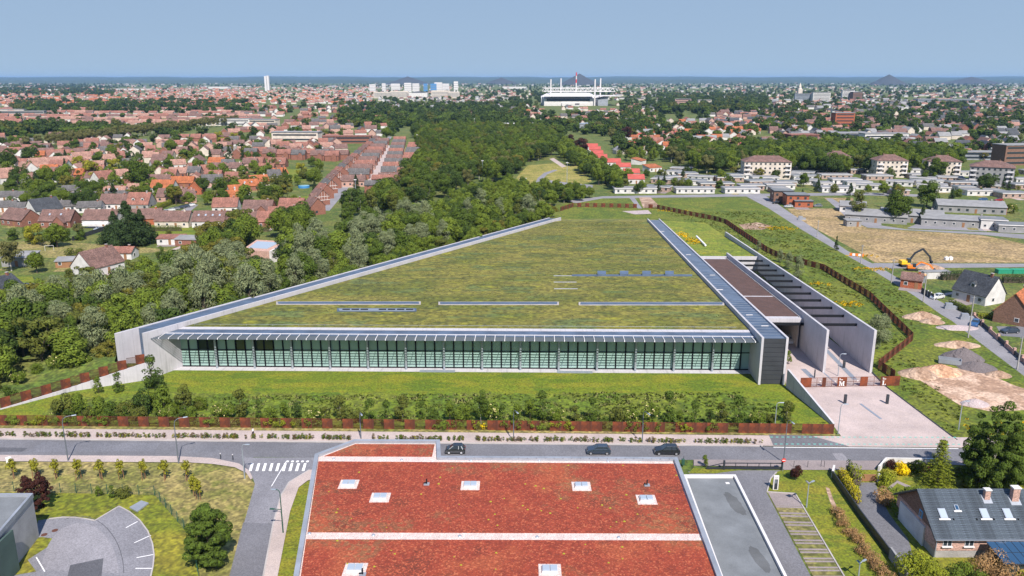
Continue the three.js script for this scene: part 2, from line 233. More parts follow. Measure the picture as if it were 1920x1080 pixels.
// side street
lay('side_street', [[455, 858], [640, 858], [600, 878], [580, 882], [542, 905], [527, 930], [512, 985], [494, 1080], [470, 1220], [395, 1220], [430, 1080], [478, 908], [474, 896], [466, 882]], 0.024, M.asphaltPale.clone());
scene.children.at(-1).material.color.set(lin(1.12, 1.1, 1.12));
lay('road_patch', [[310, 855.6], [475, 857], [478, 900], [466, 884], [448, 871], [400, 860.6]], 0.0225, M.asphalt);
lay('road_patch', [[456, 980], [512, 982], [494, 1080], [470, 1220], [395, 1220], [430, 1080]], 0.03, tm(T.asphalt, lin(0.86, 0.85, 0.87), 0.85));
lay('pavement', [[580, 882], [542, 905], [527, 930], [512, 985], [494, 1080], [470, 1220], [500, 1220], [521, 1080], [544, 960], [560, 915], [577, 902], [600, 896], [600, 880]], 0.13, M.paving);
struct('kerb', merge([[580, 882], [542, 905], [527, 930], [512, 985], [494, 1080], [470, 1220]].slice(0, -1).map(([x, y], i, a) => { const n = [[542, 905], [527, 930], [512, 985], [494, 1080], [470, 1220]][i]; return wall(G(x, y), G(n[0], n[1]), 0.22, 0, 0.145); })), M.kerb);
lay('lawn', [[577, 902], [560, 915], [544, 960], [521, 1080], [500, 1220], [700, 1220], [700, 900]], 0.02, M.lawnDry);
// left lawn: dry verge outside the fence, greener inside
lay('verge', [[-300, 864], [355, 868], [400, 871], [440, 877], [462, 888], [478, 908], [430, 1080], [395, 1220], [-300, 1220]], 0.018, M.verge);
lay('lawn', [[-300, 916], [290, 928], [357, 1005], [372, 1080], [380, 1220], [-300, 1220]], 0.024, tm(T.lawn, lin(1.12, 0.9, 1.1), 1));
const courtPts = [[72, 976], [92, 973], [118, 970], [140, 970.5], [160, 973], [178, 976.5], [223, 949.5], [243, 960], [262, 976], [277, 996], [286, 1020], [289, 1042], [287, 1062], [282, 1085], [262, 1220], [-120, 1220], [20, 1080], [68, 1072], [52, 1050], [80, 1032], [105, 1016], [98, 1010], [78, 1007], [60, 1010]];
lay('turning_court', courtPts, 0.03, tm(T.asphalt, lin(1.12, 1.1, 1.12), 0.9));
{ // paler concrete ring in the court, dark patch, painted bay lines, manholes, kerb
  const ring = []; const c = [150, 1075]; for (let i = 0; i <= 24; i++) { const a = Math.PI * (1.02 + i / 24 * 0.98); ring.push([c[0] + Math.cos(a) * 72, c[1] + Math.sin(a) * 94]); }
  lay('court_paving', ring, 0.036, tm(T.asphalt, lin(1.35, 1.3, 1.3), 0.9)); for (const [k, w] of [[1.14, 0.1]]) struct('court_joint', merge(ring.slice(k > 1 ? 9 : 0, -1).map(([x, y], i, a) => { const q = a[i + 1] ?? ring.at(-1), f = ([u, v]) => G(c[0] + (u - c[0]) * k, c[1] + (v - c[1]) * k); return wall(f([x, y]), f(q), w, 0.03, 0.045); })), M.asphaltDark);
  lay('court_patch', [[132, 1060], [194, 1047], [190, 1085], [180, 1220], [90, 1220]], 0.042, M.asphaltDark);
  for (const [a, b] of [[[236, 990], [258, 978]], [[252, 1018], [283, 1004]], [[256, 1046], [288, 1040]], [[254, 1066], [287, 1066]], [[68, 1045], [84, 1072]]]) struct('painted_line', wall(G(...a), G(...b), 0.14, 0.03, 0.042), M.paint);
  for (const [x, y] of [[83, 1003], [103, 995]]) { const q = G(x, y), g = new THREE.CylinderGeometry(0.42, 0.42, 0.02, 20); g.translate(q.x, 0.045, q.z); mesh('manhole_cover', g, M.rail); tag(scene.children.at(-1), x < 90 ? 'rusty manhole cover nearest the grey building in the court' : 'rusty manhole cover behind the other in the turning court', 'manhole', 'manhole covers in the court'); }
  const kp = courtPts.slice(1, 14); struct('kerb', merge(kp.slice(0, -1).map((p, i) => wall(G(...p), G(...kp[i + 1]), 0.18, 0, 0.10))), M.kerb);
}
// yard and loading court floor
lay('yard', [[1474, 722], [1562, 797], [1592, 838.3], [1798, 838.3], [1794, 826], [1661, 725], [1626, 690], [1460, 560], [1420, 600], [1466, 690]], 0.02, tm(T.paving, lin(0.88, 0.86, 0.88), 0.9));
struct('kerb', wall(G(1627, 691), G(1661, 725), 0.3, 0, 0.18), M.darkMetal);
struct('kerb', wall(G(1661, 725), G(1795, 826), 0.22, 0, 0.14), M.darkMetal);
for (const [a, b, w] of [[[1548, 655], [1603, 712], 1.1], [[1506, 692], [1525, 710], 1.2], [[1613, 757], [1652, 786], 0.5], [[1538, 693], [1572, 724], 0.35]]) struct('drain_strip', wall(G(...a), G(...b), w, 0, 0.05), M.metal);
// dashed turquoise cycle markings across the yard mouth
for (const [y0, x0, x1] of [[820.3, 1444, 1790], [833.4, 1452, 1800]]) { const dash = []; for (let x = x0; x < x1; x += 10.4) dash.push(sheet(GP([[x, y0 + (x - 1450) * 0.0012], [x + 5, y0 + (x - 1445) * 0.0012], [x + 5.1, y0 + 1.1 + (x - 1445) * 0.0012], [x + 0.1, y0 + 1.1 + (x - 1450) * 0.0012]]), 0.156)); struct('cycle_marking', merge(dash), M.teal); }
// white crossing and lane lines
for (let i = 0; i < 9; i++) { const x = 466 + i * 12.4; struct('crossing_stripe', sheet(GP([[x + 5, 869], [x + 9.6, 869], [x + 5.6, 883.5], [x + 0.4, 883.5]]), 0.04), M.paint); }
for (let i = 0; i < 5; i++) { const x = 536 + i * 9.4; struct('crossing_stripe', sheet(GP([[x + 1.5, 864], [x + 6, 864], [x + 4.5, 867], [x, 867]]), 0.04), M.paint); }
struct('painted_line', wall(G(537, 865), G(509, 912), 0.12, 0.02, 0.036), M.paint);
struct('painted_line', wall(G(820, 857), G(868, 857.6), 0.9, 0.02, 0.036), M.paint);
struct('painted_line', wall(G(1450, farEdge(1450) + 1.5), G(1797, farEdge(1797) + 1), 0.2, 0.02, 0.036), M.paint);
// bottom right: forecourt, parking, lawn, house plot
lay('forecourt', [[1290, 884], [1330, 882], [1466, 882], [1456, 886], [1445, 898], [1437, 923], [1520, 1080], [1600, 1260], [1400, 1260], [1300, 900]], 0.02, M.asphalt);
lay('lawn', [[1300, 878], [1400, 880], [1340, 888], [1290, 888]], 0.03, M.lawnDry);
lay('lawn', [[1456, 885], [1470, 880.5], [1537, 878.5], [1552, 884], [1566, 900], [1610, 975], [1690, 1080], [1800, 1260], [1640, 1260], [1580, 1080], [1491, 926], [1438, 923], [1445, 898]], 0.03, M.lawnDry);
lay('lawn', [[1560, 884], [1652, 866], [1935, 872], [2300, 900], [2300, 1260], [1700, 1260], [1690, 1080], [1605, 960]], 0.026, M.lawnDry);
lay('driveway', [[1612, 905], [1641, 905], [1650, 930], [1668, 965], [1702, 1010], [1718, 1060], [1700, 1120], [1680, 1060], [1608, 950]], 0.036, M.asphalt);
lay('garden_path', [[1660, 918], [1682, 901], [1708, 912], [1700, 914], [1682, 906], [1668, 920]], 0.034, M.pavingGrey);
lay('worn_path', [[1548, 913], [1555, 916], [1562, 935], [1571, 955], [1576, 960], [1564, 957], [1556, 940], [1551, 925]], 0.036, M.earth);
struct('kerb', merge([[[1456, 886], [1445, 898]], [[1445, 898], [1438, 923]], [[1438, 923], [1491, 926]], [[1491, 926], [1582, 1080]], [[1582, 1080], [1660, 1240]]].map(([a, b]) => wall(G(...a), G(...b), 0.2, 0, 0.14))), M.kerb);
{ // parking bays: pale paver bands between grass-paver strips, each its own slab
  const lay2 = (k0, k1, m, y) => { const L = (k) => [1440 + (1524 - 1440) * k, 924 + (1080 - 924) * k], Rr = (k) => [1490 + (1580 - 1490) * k, 926 + (1080 - 926) * k]; const p = GP([L(k0), Rr(k0), Rr(k1), L(k1)]); struct('parking_paver', solid(p, 0.0, y), m); };
  const gp = tm(T.verge, lin(0.62, 0.68, 0.66), 1);
  lay2(0, 0.155, M.pavingGrey, 0.05);
  for (let i = 0, k = 0.16; k < 1.5; i++) { lay2(k, k + 0.018, M.pavingGrey, 0.055); k += 0.02; lay2(k, k + 0.052, gp, 0.04); k += 0.054; lay2(k, k + 0.018, M.pavingGrey, 0.055); k += 0.022; lay2(k, k + 0.012, gp, 0.045); k += 0.0135; }
}
// right-hand road, crossroads, straw field, school street
lay('lane', [[1395, 366], [1440, 390], [1502, 430], [1565, 467], [1620, 497], [1715, 555], [1765, 590], [1785, 602], [1850, 652], [1920, 705], [2100, 830], [2100, 760], [1920, 672], [1875, 634], [1837, 601], [1790, 579], [1715, 541], [1655, 504], [1590, 471], [1470, 391], [1440, 370], [1425, 362]], 0.022, M.asphaltPale);
lay('lane', [[1640, 493.5], [1920, 494.5], [2200, 496], [2200, 503], [1920, 501], [1655, 503.5], [1618, 497]], 0.026, M.asphaltPale);
lay('straw_field', [[1477, 391], [1572, 391], [1590, 412], [1627, 428], [1840, 441], [1920, 457], [2150, 480], [2150, 492.5], [1640, 492.5], [1615, 475], [1535, 432], [1490, 408]], 0.02, M.straw);
lay('straw_field', [[1545, 371], [1600, 371], [1600, 379], [1575, 383], [1553, 378]], 0.02, M.straw);
lay('lane', [[1548, 372], [1560, 372], [1640, 421], [1700, 430], [1860, 436], [1930, 440], [2150, 450], [2150, 462], [1920, 448], [1840, 440], [1627, 427], [1590, 410]], 0.024, M.asphaltPale);
lay('schoolyard', [[1756, 404], [1806, 411], [1856, 425], [1850, 434], [1700, 428], [1730, 415]], 0.03, M.asphaltPale);
lay('schoolyard', [[1880, 420], [1960, 420], [2000, 440], [1875, 436]], 0.03, M.asphaltPale);
lay('lane', [[1060, 377], [1130, 368], [1400, 363.5], [1620, 361], [1760, 366], [1760, 370], [1620, 366], [1400, 368.5], [1130, 372], [1080, 381]], 0.024, M.asphaltPale);
lay('lane', [[1180, 371], [1190, 371], [1204, 391], [1196, 391]], 0.03, M.asphaltPale);
lay('worn_path', [[1198, 370], [1220, 370], [1238, 388], [1206, 390]], 0.03, M.earth);
lay('gravel_patch', [[1166, 396], [1215, 394], [1222, 401], [1190, 402]], 0.032, M.chipping);
lay('worn_ground', [[1385, 421], [1420, 417], [1450, 424], [1430, 431], [1395, 430]], 0.03, M.earth);
lay('driveway', [[1868, 612], [1925, 612], [1935, 634], [1878, 630]], 0.03, M.asphalt);
lay('garden_path', [[1752, 557], [1775, 549], [1803, 546], [1803, 549], [1778, 553], [1756, 562]], 0.03, M.paving);
// works site: bare sand, spoil heaps stand on it
lay('bare_sand', [[1718, 698], [1740, 690], [1790, 690], [1850, 700], [1900, 722], [1940, 735], [1940, 768], [1860, 772], [1800, 760], [1760, 735], [1720, 710]], 0.022, tm(T.earth, lin(1.05, 1.02, 1.03), 1));
// park clearing beside the wood, with its grey path
lay('park_lawn', [[990, 310], [1040, 306], [1085, 312], [1110, 340], [1090, 346], [1030, 345], [960, 345], [975, 325]], 0.016, tm(T.verge, lin(0.95, 1, 0.7), 1));
lay('park_path', [[1003, 345], [1008, 334], [1020, 324], [1040, 318], [1046, 319], [1026, 327], [1018, 336], [1060, 342], [1112, 347], [1110, 354], [1060, 349]], 0.022, M.asphaltPale);
lay('park_path', [[1030, 298], [1038, 296], [1062, 312], [1054, 314]], 0.02, M.paving);
// village street between the brick rows
lay('street', [[590, 395], [618, 395], [672, 330], [715, 290], [735, 256], [728, 256], [700, 288], [650, 335]], 0.02, M.asphaltPale);
lay('street', [[742, 352], [752, 352], [766, 300], [772, 275], [768, 275], [760, 300]], 0.02, M.asphaltPale);
lay('brick_yard', [[684, 352], [716, 348], [738, 274], [724, 272], [702, 306]], 0.018, M.paving);
lay('brick_yard', [[742, 336], [754, 336], [768, 276], [758, 276]], 0.016, M.verge);
lay('street', [[335, 397], [362, 383], [372, 384], [352, 400]], 0.02, M.asphaltPale);
lay('street', [[340, 345], [412, 343], [412, 352], [345, 354]], 0.02, M.asphaltPale);
lay('ploughed_field', [[-100, 384], [50, 383], [10, 404], [-100, 408]], 0.02, M.earth);
lay('garden_lawn', [[264, 424], [372, 424], [374, 452], [300, 456], [180, 450], [205, 432]], 0.016, M.lawn);
lay('garden_lawn', [[-100, 455], [70, 452], [230, 460], [330, 470], [120, 484], [-100, 480]], 0.014, M.verge);
lay('garden_lawn', [[-100, 520], [60, 518], [70, 536], [-100, 540]], 0.016, M.lawn);
lay('garden_lawn', [[-200, 566], [60, 564], [40, 600], [-200, 620]], 0.016, M.lawn);
lay('garden_lawn', [[530, 318], [600, 316], [590, 335], [545, 342]], 0.016, M.lawn);
lay('garden_lawn', [[470, 372], [600, 366], [590, 380], [480, 384]], 0.016, M.lawn);
lay('bank_path', [[137, 675], [150, 668], [180, 660], [208, 655], [210, 660], [185, 666], [160, 674], [140, 679]], 0.03, M.paving);
// ---------------------------------------------------------------- the long storage building with the planted, sloping roof
const A0 = G(340, 688), B0 = G(1405, 695), EX = B0.clone().sub(A0).normalize(), BK = V3(EX.z, 0, -EX.x), LEN = A0.distanceTo(B0);
const Q = (s, b, h = 0) => A0.clone().addScaledVector(EX, s).addScaledVector(BK, b).setY(h);
const SB = (p) => { const d = p.clone().sub(A0); return [d.dot(EX), d.x * BK.x + d.z * BK.z]; };
const hr = (b) => 9.1 - 0.0415 * b, ht = (b) => 10.35 - 0.0415 * b;
const [sLb, bMax] = SB(G(1040, 409, 3)), [sRb] = SB(G(1215, 409, 3));
const leanL = sLb / bMax, leanR = (sRb - LEN) / bMax;
const sl = (b, o = 0) => leanL * b + o, sr = (b, o = 0) => LEN + leanR * b + o;
function onRoof(px, py) { let h = 5; for (let i = 0; i < 12; i++) h = hr(SB(G(px, py, h))[1]); return G(px, py, h); }
const xz = (p) => [p.x, p.z];
const museum = thing('storage_building', 'long low concrete and glass building under a sloping planted roof', 'building');
const wallLine = (fs, b0, b1, t, y0, top, m, name, parent = museum, n = 1) => { // a concrete wall along a building line
  for (let i = 0; i < n; i++) { const c0 = b0 + (b1 - b0) * i / n, c1 = b0 + (b1 - b0) * (i + 1) / n; const a = Q(fs(c0), c0), b = Q(fs(c1), c1); mesh(name, wall(a, b, t, y0, top(c0), top(c1)), m, parent); }
};
{
  // shell below the planted roof
  const q = [[sl(0, 0.4), 0.35], [sr(0, -0.4), 0.35], [sr(bMax, -0.4), bMax], [sl(bMax, 0.4), bMax]];
  mesh('roof_slab', solid(q.map(([s, b]) => xz(Q(s, b))), 0, q.map(([, b]) => hr(b) - 0.02)), M.concreteGrey, museum);
  const rq = [[sl(1.3, 0.45), 1.3], [sr(1.3, -0.45), 1.3], [sr(bMax, -0.45), bMax], [sl(bMax, 0.45), bMax]];
  mesh('roof_meadow', solid(rq.map(([s, b]) => xz(Q(s, b))), rq.map(([, b]) => hr(b) - 0.01), rq.map(([, b]) => hr(b) + 0.22)), M.roofMeadow, museum);
  mesh('coping', solid([[sl(0, 0.4), -0.2], [sr(0, -0.4), -0.2], [sr(1.3, -0.4), 1.3], [sl(1.3, 0.4), 1.3]].map(([s, b]) => xz(Q(s, b))), 8.8, 9.26), M.concrete, museum);
  const wire = []; for (const h of [0.55]) wire.push(rod(Q(3, 2.4, hr(2.4) + h), Q(LEN - 3, 2.4, hr(2.4) + h), 0.03, 0.03, 4)); for (let s = 3; s < LEN - 2; s += 6) wire.push(rod(Q(s, 2.4, 8.9), Q(s, 2.4, 9.6), 0.03, 0.03, 4));
  mesh('safety_rail', merge(wire), M.galv, museum);
  // left spine: two concrete walls with a zinc gutter roof between, in a wide front and a narrower rear length
  wallLine((b) => sl(b), -8, bMax + 6, 0.5, 0, ht, M.concrete, 'spine_wall');
  wallLine((b) => sl(b, -5.6), -8.4, 27, 0.6, 0, ht, M.concrete, 'spine_wall');
  wallLine((b) => sl(b, -4.6), 27, bMax + 5, 0.55, 0, ht, M.concrete, 'spine_wall');
  const z1 = [[sl(-3.5, -5.3), -3.5], [sl(-3.5, -0.33), -3.5], [sl(27, -0.33), 27], [sl(27, -5.3), 27]];
  mesh('zinc_roof', solid(z1.map(([s, b]) => xz(Q(s, b))), 0, z1.map(([, b]) => ht(b) - 0.16)), M.zinc, museum);
  const z2 = [[sl(27, -4.3), 27.02], [sl(27, -0.33), 27.02], [sl(bMax + 3, -0.33), bMax + 3], [sl(bMax + 3, -4.3), bMax + 3]];
  mesh('zinc_roof', solid(z2.map(([s, b]) => xz(Q(s, b))), 0, z2.map(([, b]) => ht(b) - 0.14)), M.zinc, museum);
  // right spine
  wallLine((b) => sr(b), -8.6, bMax + 2, 0.5, 0, ht, M.concrete, 'spine_wall');
  wallLine((b) => sr(b, 5.2), -8.6, bMax + 2, 0.5, 0, ht, M.concrete, 'spine_wall');
  const z3 = [[sr(-8.2, 0.26), -8.2], [sr(-8.2, 4.94), -8.2], [sr(bMax, 4.94), bMax], [sr(bMax, 0.26), bMax]];
  mesh('zinc_roof', solid(z3.map(([s, b]) => xz(Q(s, b))), 0, z3.map(([, b]) => ht(b) - 0.35)), M.zinc, museum);
  for (let i = 0; i < 10; i++) { const y = 0.15 + i * 1.03; mesh('cladding_panel', solid([[sr(-8.2, 0.3), -8.35], [sr(-8.2, 4.9), -8.35], [sr(-8.2, 4.9), -8.19], [sr(-8.2, 0.3), -8.19]].map(([s, b]) => xz(Q(s, b))), y, y + 0.96), M.cladDark, museum); }
  const ridge = []; for (let b = -7; b < bMax; b += 2.4) ridge.push(beam(Q(sr(b, 0.3), b, ht(b) - 0.33), Q(sr(b, 4.9), b, ht(b) - 0.33), 0.06, 0.07));
  const seams = mesh('roof_seams', merge(ridge), M.metal, museum); seams.userData.kind = 'stuff';
  // glazing: 15 bays of four panes in two rows, black mullions, grey columns in front
  const nb = 15, bay = LEN / nb, pane = bay / 4;
  const lo = box(pane - 0.3, 3.75, 0.06), up = box(pane - 0.3, 4.5, 0.06), turn = Math.atan2(-EX.z, EX.x);
  for (let i = 0; i < nb * 4; i++) {
    const s = (i + 0.5) * pane, dark = i < 10 && (i % 4 > 1 || i > 5) && i % 3 !== 1;
    for (const [g, y, d] of [[lo, 0.35, false], [up, 4.3, dark]]) { const m = mesh('pane', g, d ? M.fritDark : M.frit, museum); m.position.copy(Q(s, 0.22, y)); m.rotation.y = turn; }
  }
  const mull = box(0.26, 8.75, 0.3);
  for (let i = 0; i <= nb * 4; i++) { const m = mesh('mullion', mull, M.black, museum); m.position.copy(Q(i * pane, 0.12, 0.1)); m.rotation.y = turn; }
  for (const y of [0.1, 4.13]) mesh('transom', wall(Q(0, 0.14), Q(LEN, 0.14), 0.2, y, y + (y < 1 ? 0.24 : 0.13)), M.black, museum);
  mesh('lintel', wall(Q(0, 0.1), Q(LEN, 0.1), 0.34, 8.82, 8.97), M.black, museum);
  const col = new THREE.CylinderGeometry(0.24, 0.24, 8.7, 12); col.translate(0, 4.35, 0);
  for (let i = 1; i < nb; i++) { const m = mesh('column', col, M.galv, museum); m.position.copy(Q(i * bay, -0.9, 0)); }
  mesh('plinth', solid([[sl(-2.2, 0.3), -2.2], [sr(-2, -0.2), -2], [LEN, 0], [0, 0]].map(([s, b]) => xz(Q(s, b))), 0, 0.1), M.concrete, museum);
  for (const [s0, s1] of [[55, 63], [86, 94]]) mesh('plinth_grating', solid([[s0, -2.4], [s1, -2.4], [s1, -1.2], [s0, -1.2]].map(([s, b]) => xz(Q(s, b))), 0, 0.13), M.metal, museum);
  // canopy: solid inner part, then eight blades carried by white ribs
  mesh('canopy_deck', solid([[sl(-4.2, 0.35), -4.2], [sr(-4.2, -0.3), -4.2], [sr(0, -0.3), -0.22], [sl(0, 0.35), -0.22]].map(([s, b]) => xz(Q(s, b))), 8.98, 9.14), M.zinc, museum);
  const deck = museum.children.at(-1);
  mesh('canopy_edge', wall(Q(sl(-3.2, 0.4), -3.2), Q(sr(-3.2, -0.3), -3.2), 0.18, 9.0, 9.24), M.whiteMetal, museum);
  for (let i = 0; i < 5; i++) { const b = -4.6 - i * 0.52; mesh('canopy_blade', wall(Q(sl(b, 0.35), b), Q(sr(b, -0.3), b), 0.08, 8.92, 9.14), M.slatBlue, museum); }
  const rib = merge([beam(V3(0, 0, 0), V3(0, 0, 3.45), 0.13, 0.1), beam(V3(0, 0.02, 3.4), V3(0, -0.28, 3.58), 0.13, 0.1)]);
  for (let s = -1.2; s < LEN - 0.5; s += bay / 4) { const m = mesh('canopy_rib', rib, M.whiteMetal, museum); m.position.copy(Q(s, -3.25, 9.22)); m.rotation.y = turn; }
  // slots and vents set in the planted roof
  const slot = (x0, y0, x1, y1, fm, pm, rim) => {
    const c = [[x0, y1], [x1, y1], [x1, y0], [x0, y0]].map(([x, y]) => onRoof(x, y)), top = c.map((p) => p.y + 0.34);
    const f = mesh('roof_light', solid(c.map(xz), c.map((p) => p.y), top), fm, museum);
    const mid = c.reduce((a, p) => a.add(p), V3(0, 0, 0)).multiplyScalar(0.25), inn = c.map((p) => { const d = p.clone().sub(mid); const k = Math.max(0, 1 - rim / Math.abs(d.x)), kz = Math.max(0.2, 1 - rim / Math.abs(d.z)); return [mid.x + d.x * k, mid.z + d.z * kz]; });
    const sg = solid(inn, c.map((p) => p.y + 0.2), c.map((p) => p.y + 0.39)); mesh('cover', sg, pm, f); return f;
  };
  slot(518, 567.5, 789, 573, M.kerb, M.zinc, 0.45); slot(822, 568, 1048, 573.5, M.kerb, M.zinc, 0.45); slot(1085, 568.5, 1358, 574.2, M.kerb, M.zinc, 0.45);
  const lv = slot(632, 580, 781, 586, M.zinc, M.metal, 0.5);
  for (let i = 0; i < 7; i++) { const x = 642 + i * 17 + (i > 2 ? 17 : 0), c = [[x, 584], [x + 14, 584], [x + 14.5, 582], [x + 0.5, 582]].map(([a, b]) => onRoof(a, b)); mesh('louvre', solid(c.map(xz), c.map((p) => p.y + 0.3), c.map((p) => p.y + 0.44)), M.black, lv); }
  slot(1072, 516.5, 1298, 519.5, M.zinc, M.zinc, 0.4);
  for (const x of [1120, 1162, 1204, 1247]) { const c = [[x, 519], [x + 16, 519], [x + 16, 515.5], [x, 515.5]].map(([a, b]) => onRoof(a, b)); mesh('vent_box', solid(c.map(xz), c.map((p) => p.y), [0.8, 0.8, 1.3, 1.3].map((h, i) => c[i].y + h)), M.zinc, museum); }
  for (const [x0, x1, y] of [[1038, 1073, 518.6], [1038, 1081, 530.5], [1039, 1083, 543]]) { const a = onRoof(x0, y), b = onRoof(x1, y); mesh('roof_sill', wall(a, b, 0.6, a.y, a.y + 0.28, b.y + 0.28), M.concreteGrey, museum); }
  const lamp = merge([1180, 1290, 1370, 1410, 1445, 1460].map((x, i) => { const b = [150, 95, 60, 40, 12, 2][i], p = Q(sr(b, 1.2 + (i % 3)), b, ht(b) - 0.3); return box(1.6, 0.12, 0.2, p.x, p.y, p.z); })); mesh('roof_fitting', lamp, M.whiteMetal, museum).userData.kind = 'stuff';
}
{ // loading court beside the building: two more walls, a brown planted deck, black cross beams
  const court = thing('loading_court', 'open loading court of tall grey concrete walls with black cross beams', 'loading dock');
  const o2 = SB(G(1537.5, 691.7))[0] - LEN, o3 = SB(G(1624, 692))[0] - LEN, top = (b) => 10.0 - 0.0415 * b;
  wallLine((b) => sr(b, o2), -1, 100, 0.55, 0, top, M.concrete, 'wall', court);
  wallLine((b) => sr(b, o3), -1, 150, 0.55, 0, top, M.concrete, 'wall', court);
  wallLine((b) => sr(b, o2 - 0.9), 16, 98, 0.16, 0, (b) => hr(b) - 0.35, M.kerb, 'deck_edge', court);
  const dk = [[sr(15, 5.5), 15], [sr(15, o2 - 0.3), 15], [sr(97, o2 - 0.3), 97], [sr(97, 5.5), 97]].map(([s, b]) => [Q(s, b), b]);
  mesh('deck', solid(dk.map(([p]) => xz(p)), dk.map(([, b]) => hr(b) - 1.6), dk.map(([, b]) => hr(b) - 0.6)), M.concrete, court);
  for (const [b0, b1] of [[17, 38], [39.5, 95]]) { const d = [[sr(b0, 6.2), b0], [sr(b0, o2 - 1.1), b0], [sr(b1, o2 - 1.1), b1], [sr(b1, 6.2), b1]].map(([s, b]) => [Q(s, b), b]); mesh('deck_planting', solid(d.map(([p]) => xz(p)), d.map(([, b]) => hr(b) - 0.7), d.map(([, b]) => hr(b) - 0.48)), M.brownRoof, court); }
  mesh('deck_beam', wall(Q(sr(14.6, 5.5), 14.6), Q(sr(14.6, o2 - 0.3), 14.6), 0.5, 6.3, 6.9), M.black, court);
  for (let i = 0; i < 11; i++) { const b = 9 + i * 8.3, y = top(b) - 1.9; mesh('beam', wall(Q(sr(b, o2 + 0.28), b), Q(sr(b, o3 - 0.28), b), 0.34, y + 0.2, y + 0.8), M.black, court); }
  mesh('end_wall', wall(Q(sr(98, 5.5), 98), Q(sr(98, o3), 98), 0.5, 0, hr(98) - 0.05), M.concrete, court);
  // grassed deck behind the court
  const gd = [[sr(98.4, 5.5), 98.4], [sr(98.4, o3 - 0.3), 98.4], [sr(150, o3 - 0.3), 150], [sr(bMax + 6, o3), bMax + 6], [sr(bMax + 6, 5.5), bMax + 6]].map(([s, b]) => [Q(s, b), b]);
  struct('grass_bank', solid(gd.map(([p]) => xz(p)), -0.3, [hr(98) - 0.2, hr(98) - 0.4, 2.0, 0.1, 1.0]), tm(T.lawn, lin(1.1, 1.05, 1.2), 1));
  const back = [[sl(bMax, 0), bMax], [sr(bMax, 5.2), bMax], [sr(bMax + 16, 5), bMax + 16], [sl(bMax + 16, -6), bMax + 16]].map(([s, b]) => xz(Q(s, b)));
  struct('grass_bank', solid(back, -0.3, [hr(bMax) + 0.1, hr(bMax) + 0.1, 0.02, 0.02]), tm(T.roofMeadow, lin(1, 1.06, 1), 1));
  // fallen pale pipe lengths on the bank
  const p0 = G(1306, 443, 4.0), p1 = G(1323, 460, 4.2); const pg = rod(p0, p1, 0.35, 0.35, 8); tag(mesh('concrete_pipe', pg, M.whiteBag), 'pale broken pipe lying in the yellow flowers behind the court', 'pipe');
}
{ // ramp wall at the left wing and the grassed bank behind it
  const wing = Q(sl(-8), -8), k1 = G(135, 733), k2 = G(0, 768);
  const ramp = thing('ramp_wall', 'pale concrete retaining wall stepping down left of the glass front', 'wall');
  mesh('wall', wall(wing, k1, 0.5, 0, 4.0, 0.9), M.concrete, ramp);
  mesh('wall_end', wall(k1, k2, 0.4, 0, 0.9, 0.15), M.concrete, ramp);
  const p = G(268, 708); mesh('door', box(2.2, 2.4, 0.3, p.x, 0.1, p.z, -1.0), M.metal, ramp);
  const wB = Q(sl(-8.4, -5.6), -8.4);
  const bank = [[wing, 3.9], [k1, 0.85], [k2, 0.1], [G(-150, 800), 0], [G(-150, 690), 0.2], [G(60, 690), 1.4], [G(150, 665), 2.6], [G(235, 640), 2.4], [wB.clone().add(V3(-2, 0, -2)), 3.6], [wB, 3.8]];
  struct('grass_bank', solid(bank.map(([q]) => xz(q)), -0.5, bank.map(([, h]) => h)), tm(T.field, lin(1.0, 1.05, 0.95), 1));
}
{ // retaining fin along the yard
  const fin = mesh('yard_wall', wall(G(1475, 726), G(1563, 799), 0.4, 0, 4.1, 0.6), M.concrete); tag(fin, 'sloping grey concrete wall dividing the lawn from the pale yard', 'wall');
}
// ---------------------------------------------------------------- red stonecrop roof building in front
const inset = (poly, d) => { // shrink a plan polygon by d metres
  const n = poly.length, out = []; let ar = 0; for (let i = 0; i < n; i++) ar += poly[i][0] * poly[(i + 1) % n][1] - poly[(i + 1) % n][0] * poly[i][1]; const sg = ar > 0 ? 1 : -1;
  for (let i = 0; i < n; i++) {
    const p = poly[(i + n - 1) % n], c = poly[i], q = poly[(i + 1) % n], l1 = Math.hypot(c[0] - p[0], c[1] - p[1]), l2 = Math.hypot(q[0] - c[0], q[1] - c[1]);
    const n1 = [-(c[1] - p[1]) / l1 * sg, (c[0] - p[0]) / l1 * sg], n2 = [-(q[1] - c[1]) / l2 * sg, (q[0] - c[0]) / l2 * sg], k = 1 + n1[0] * n2[0] + n1[1] * n2[1];
    out.push([c[0] + d * (n1[0] + n2[0]) / k, c[1] + d * (n1[1] + n2[1]) / k]);
  }
  return out;
};
function ringWall(name, outer, t, y0, y1, m, parent) { const inn = inset(outer, t); return outer.map((p, i) => { const j = (i + 1) % outer.length; return mesh(name, solid([p, outer[j], inn[j], inn[i]], y0, y1), m, parent); }); }
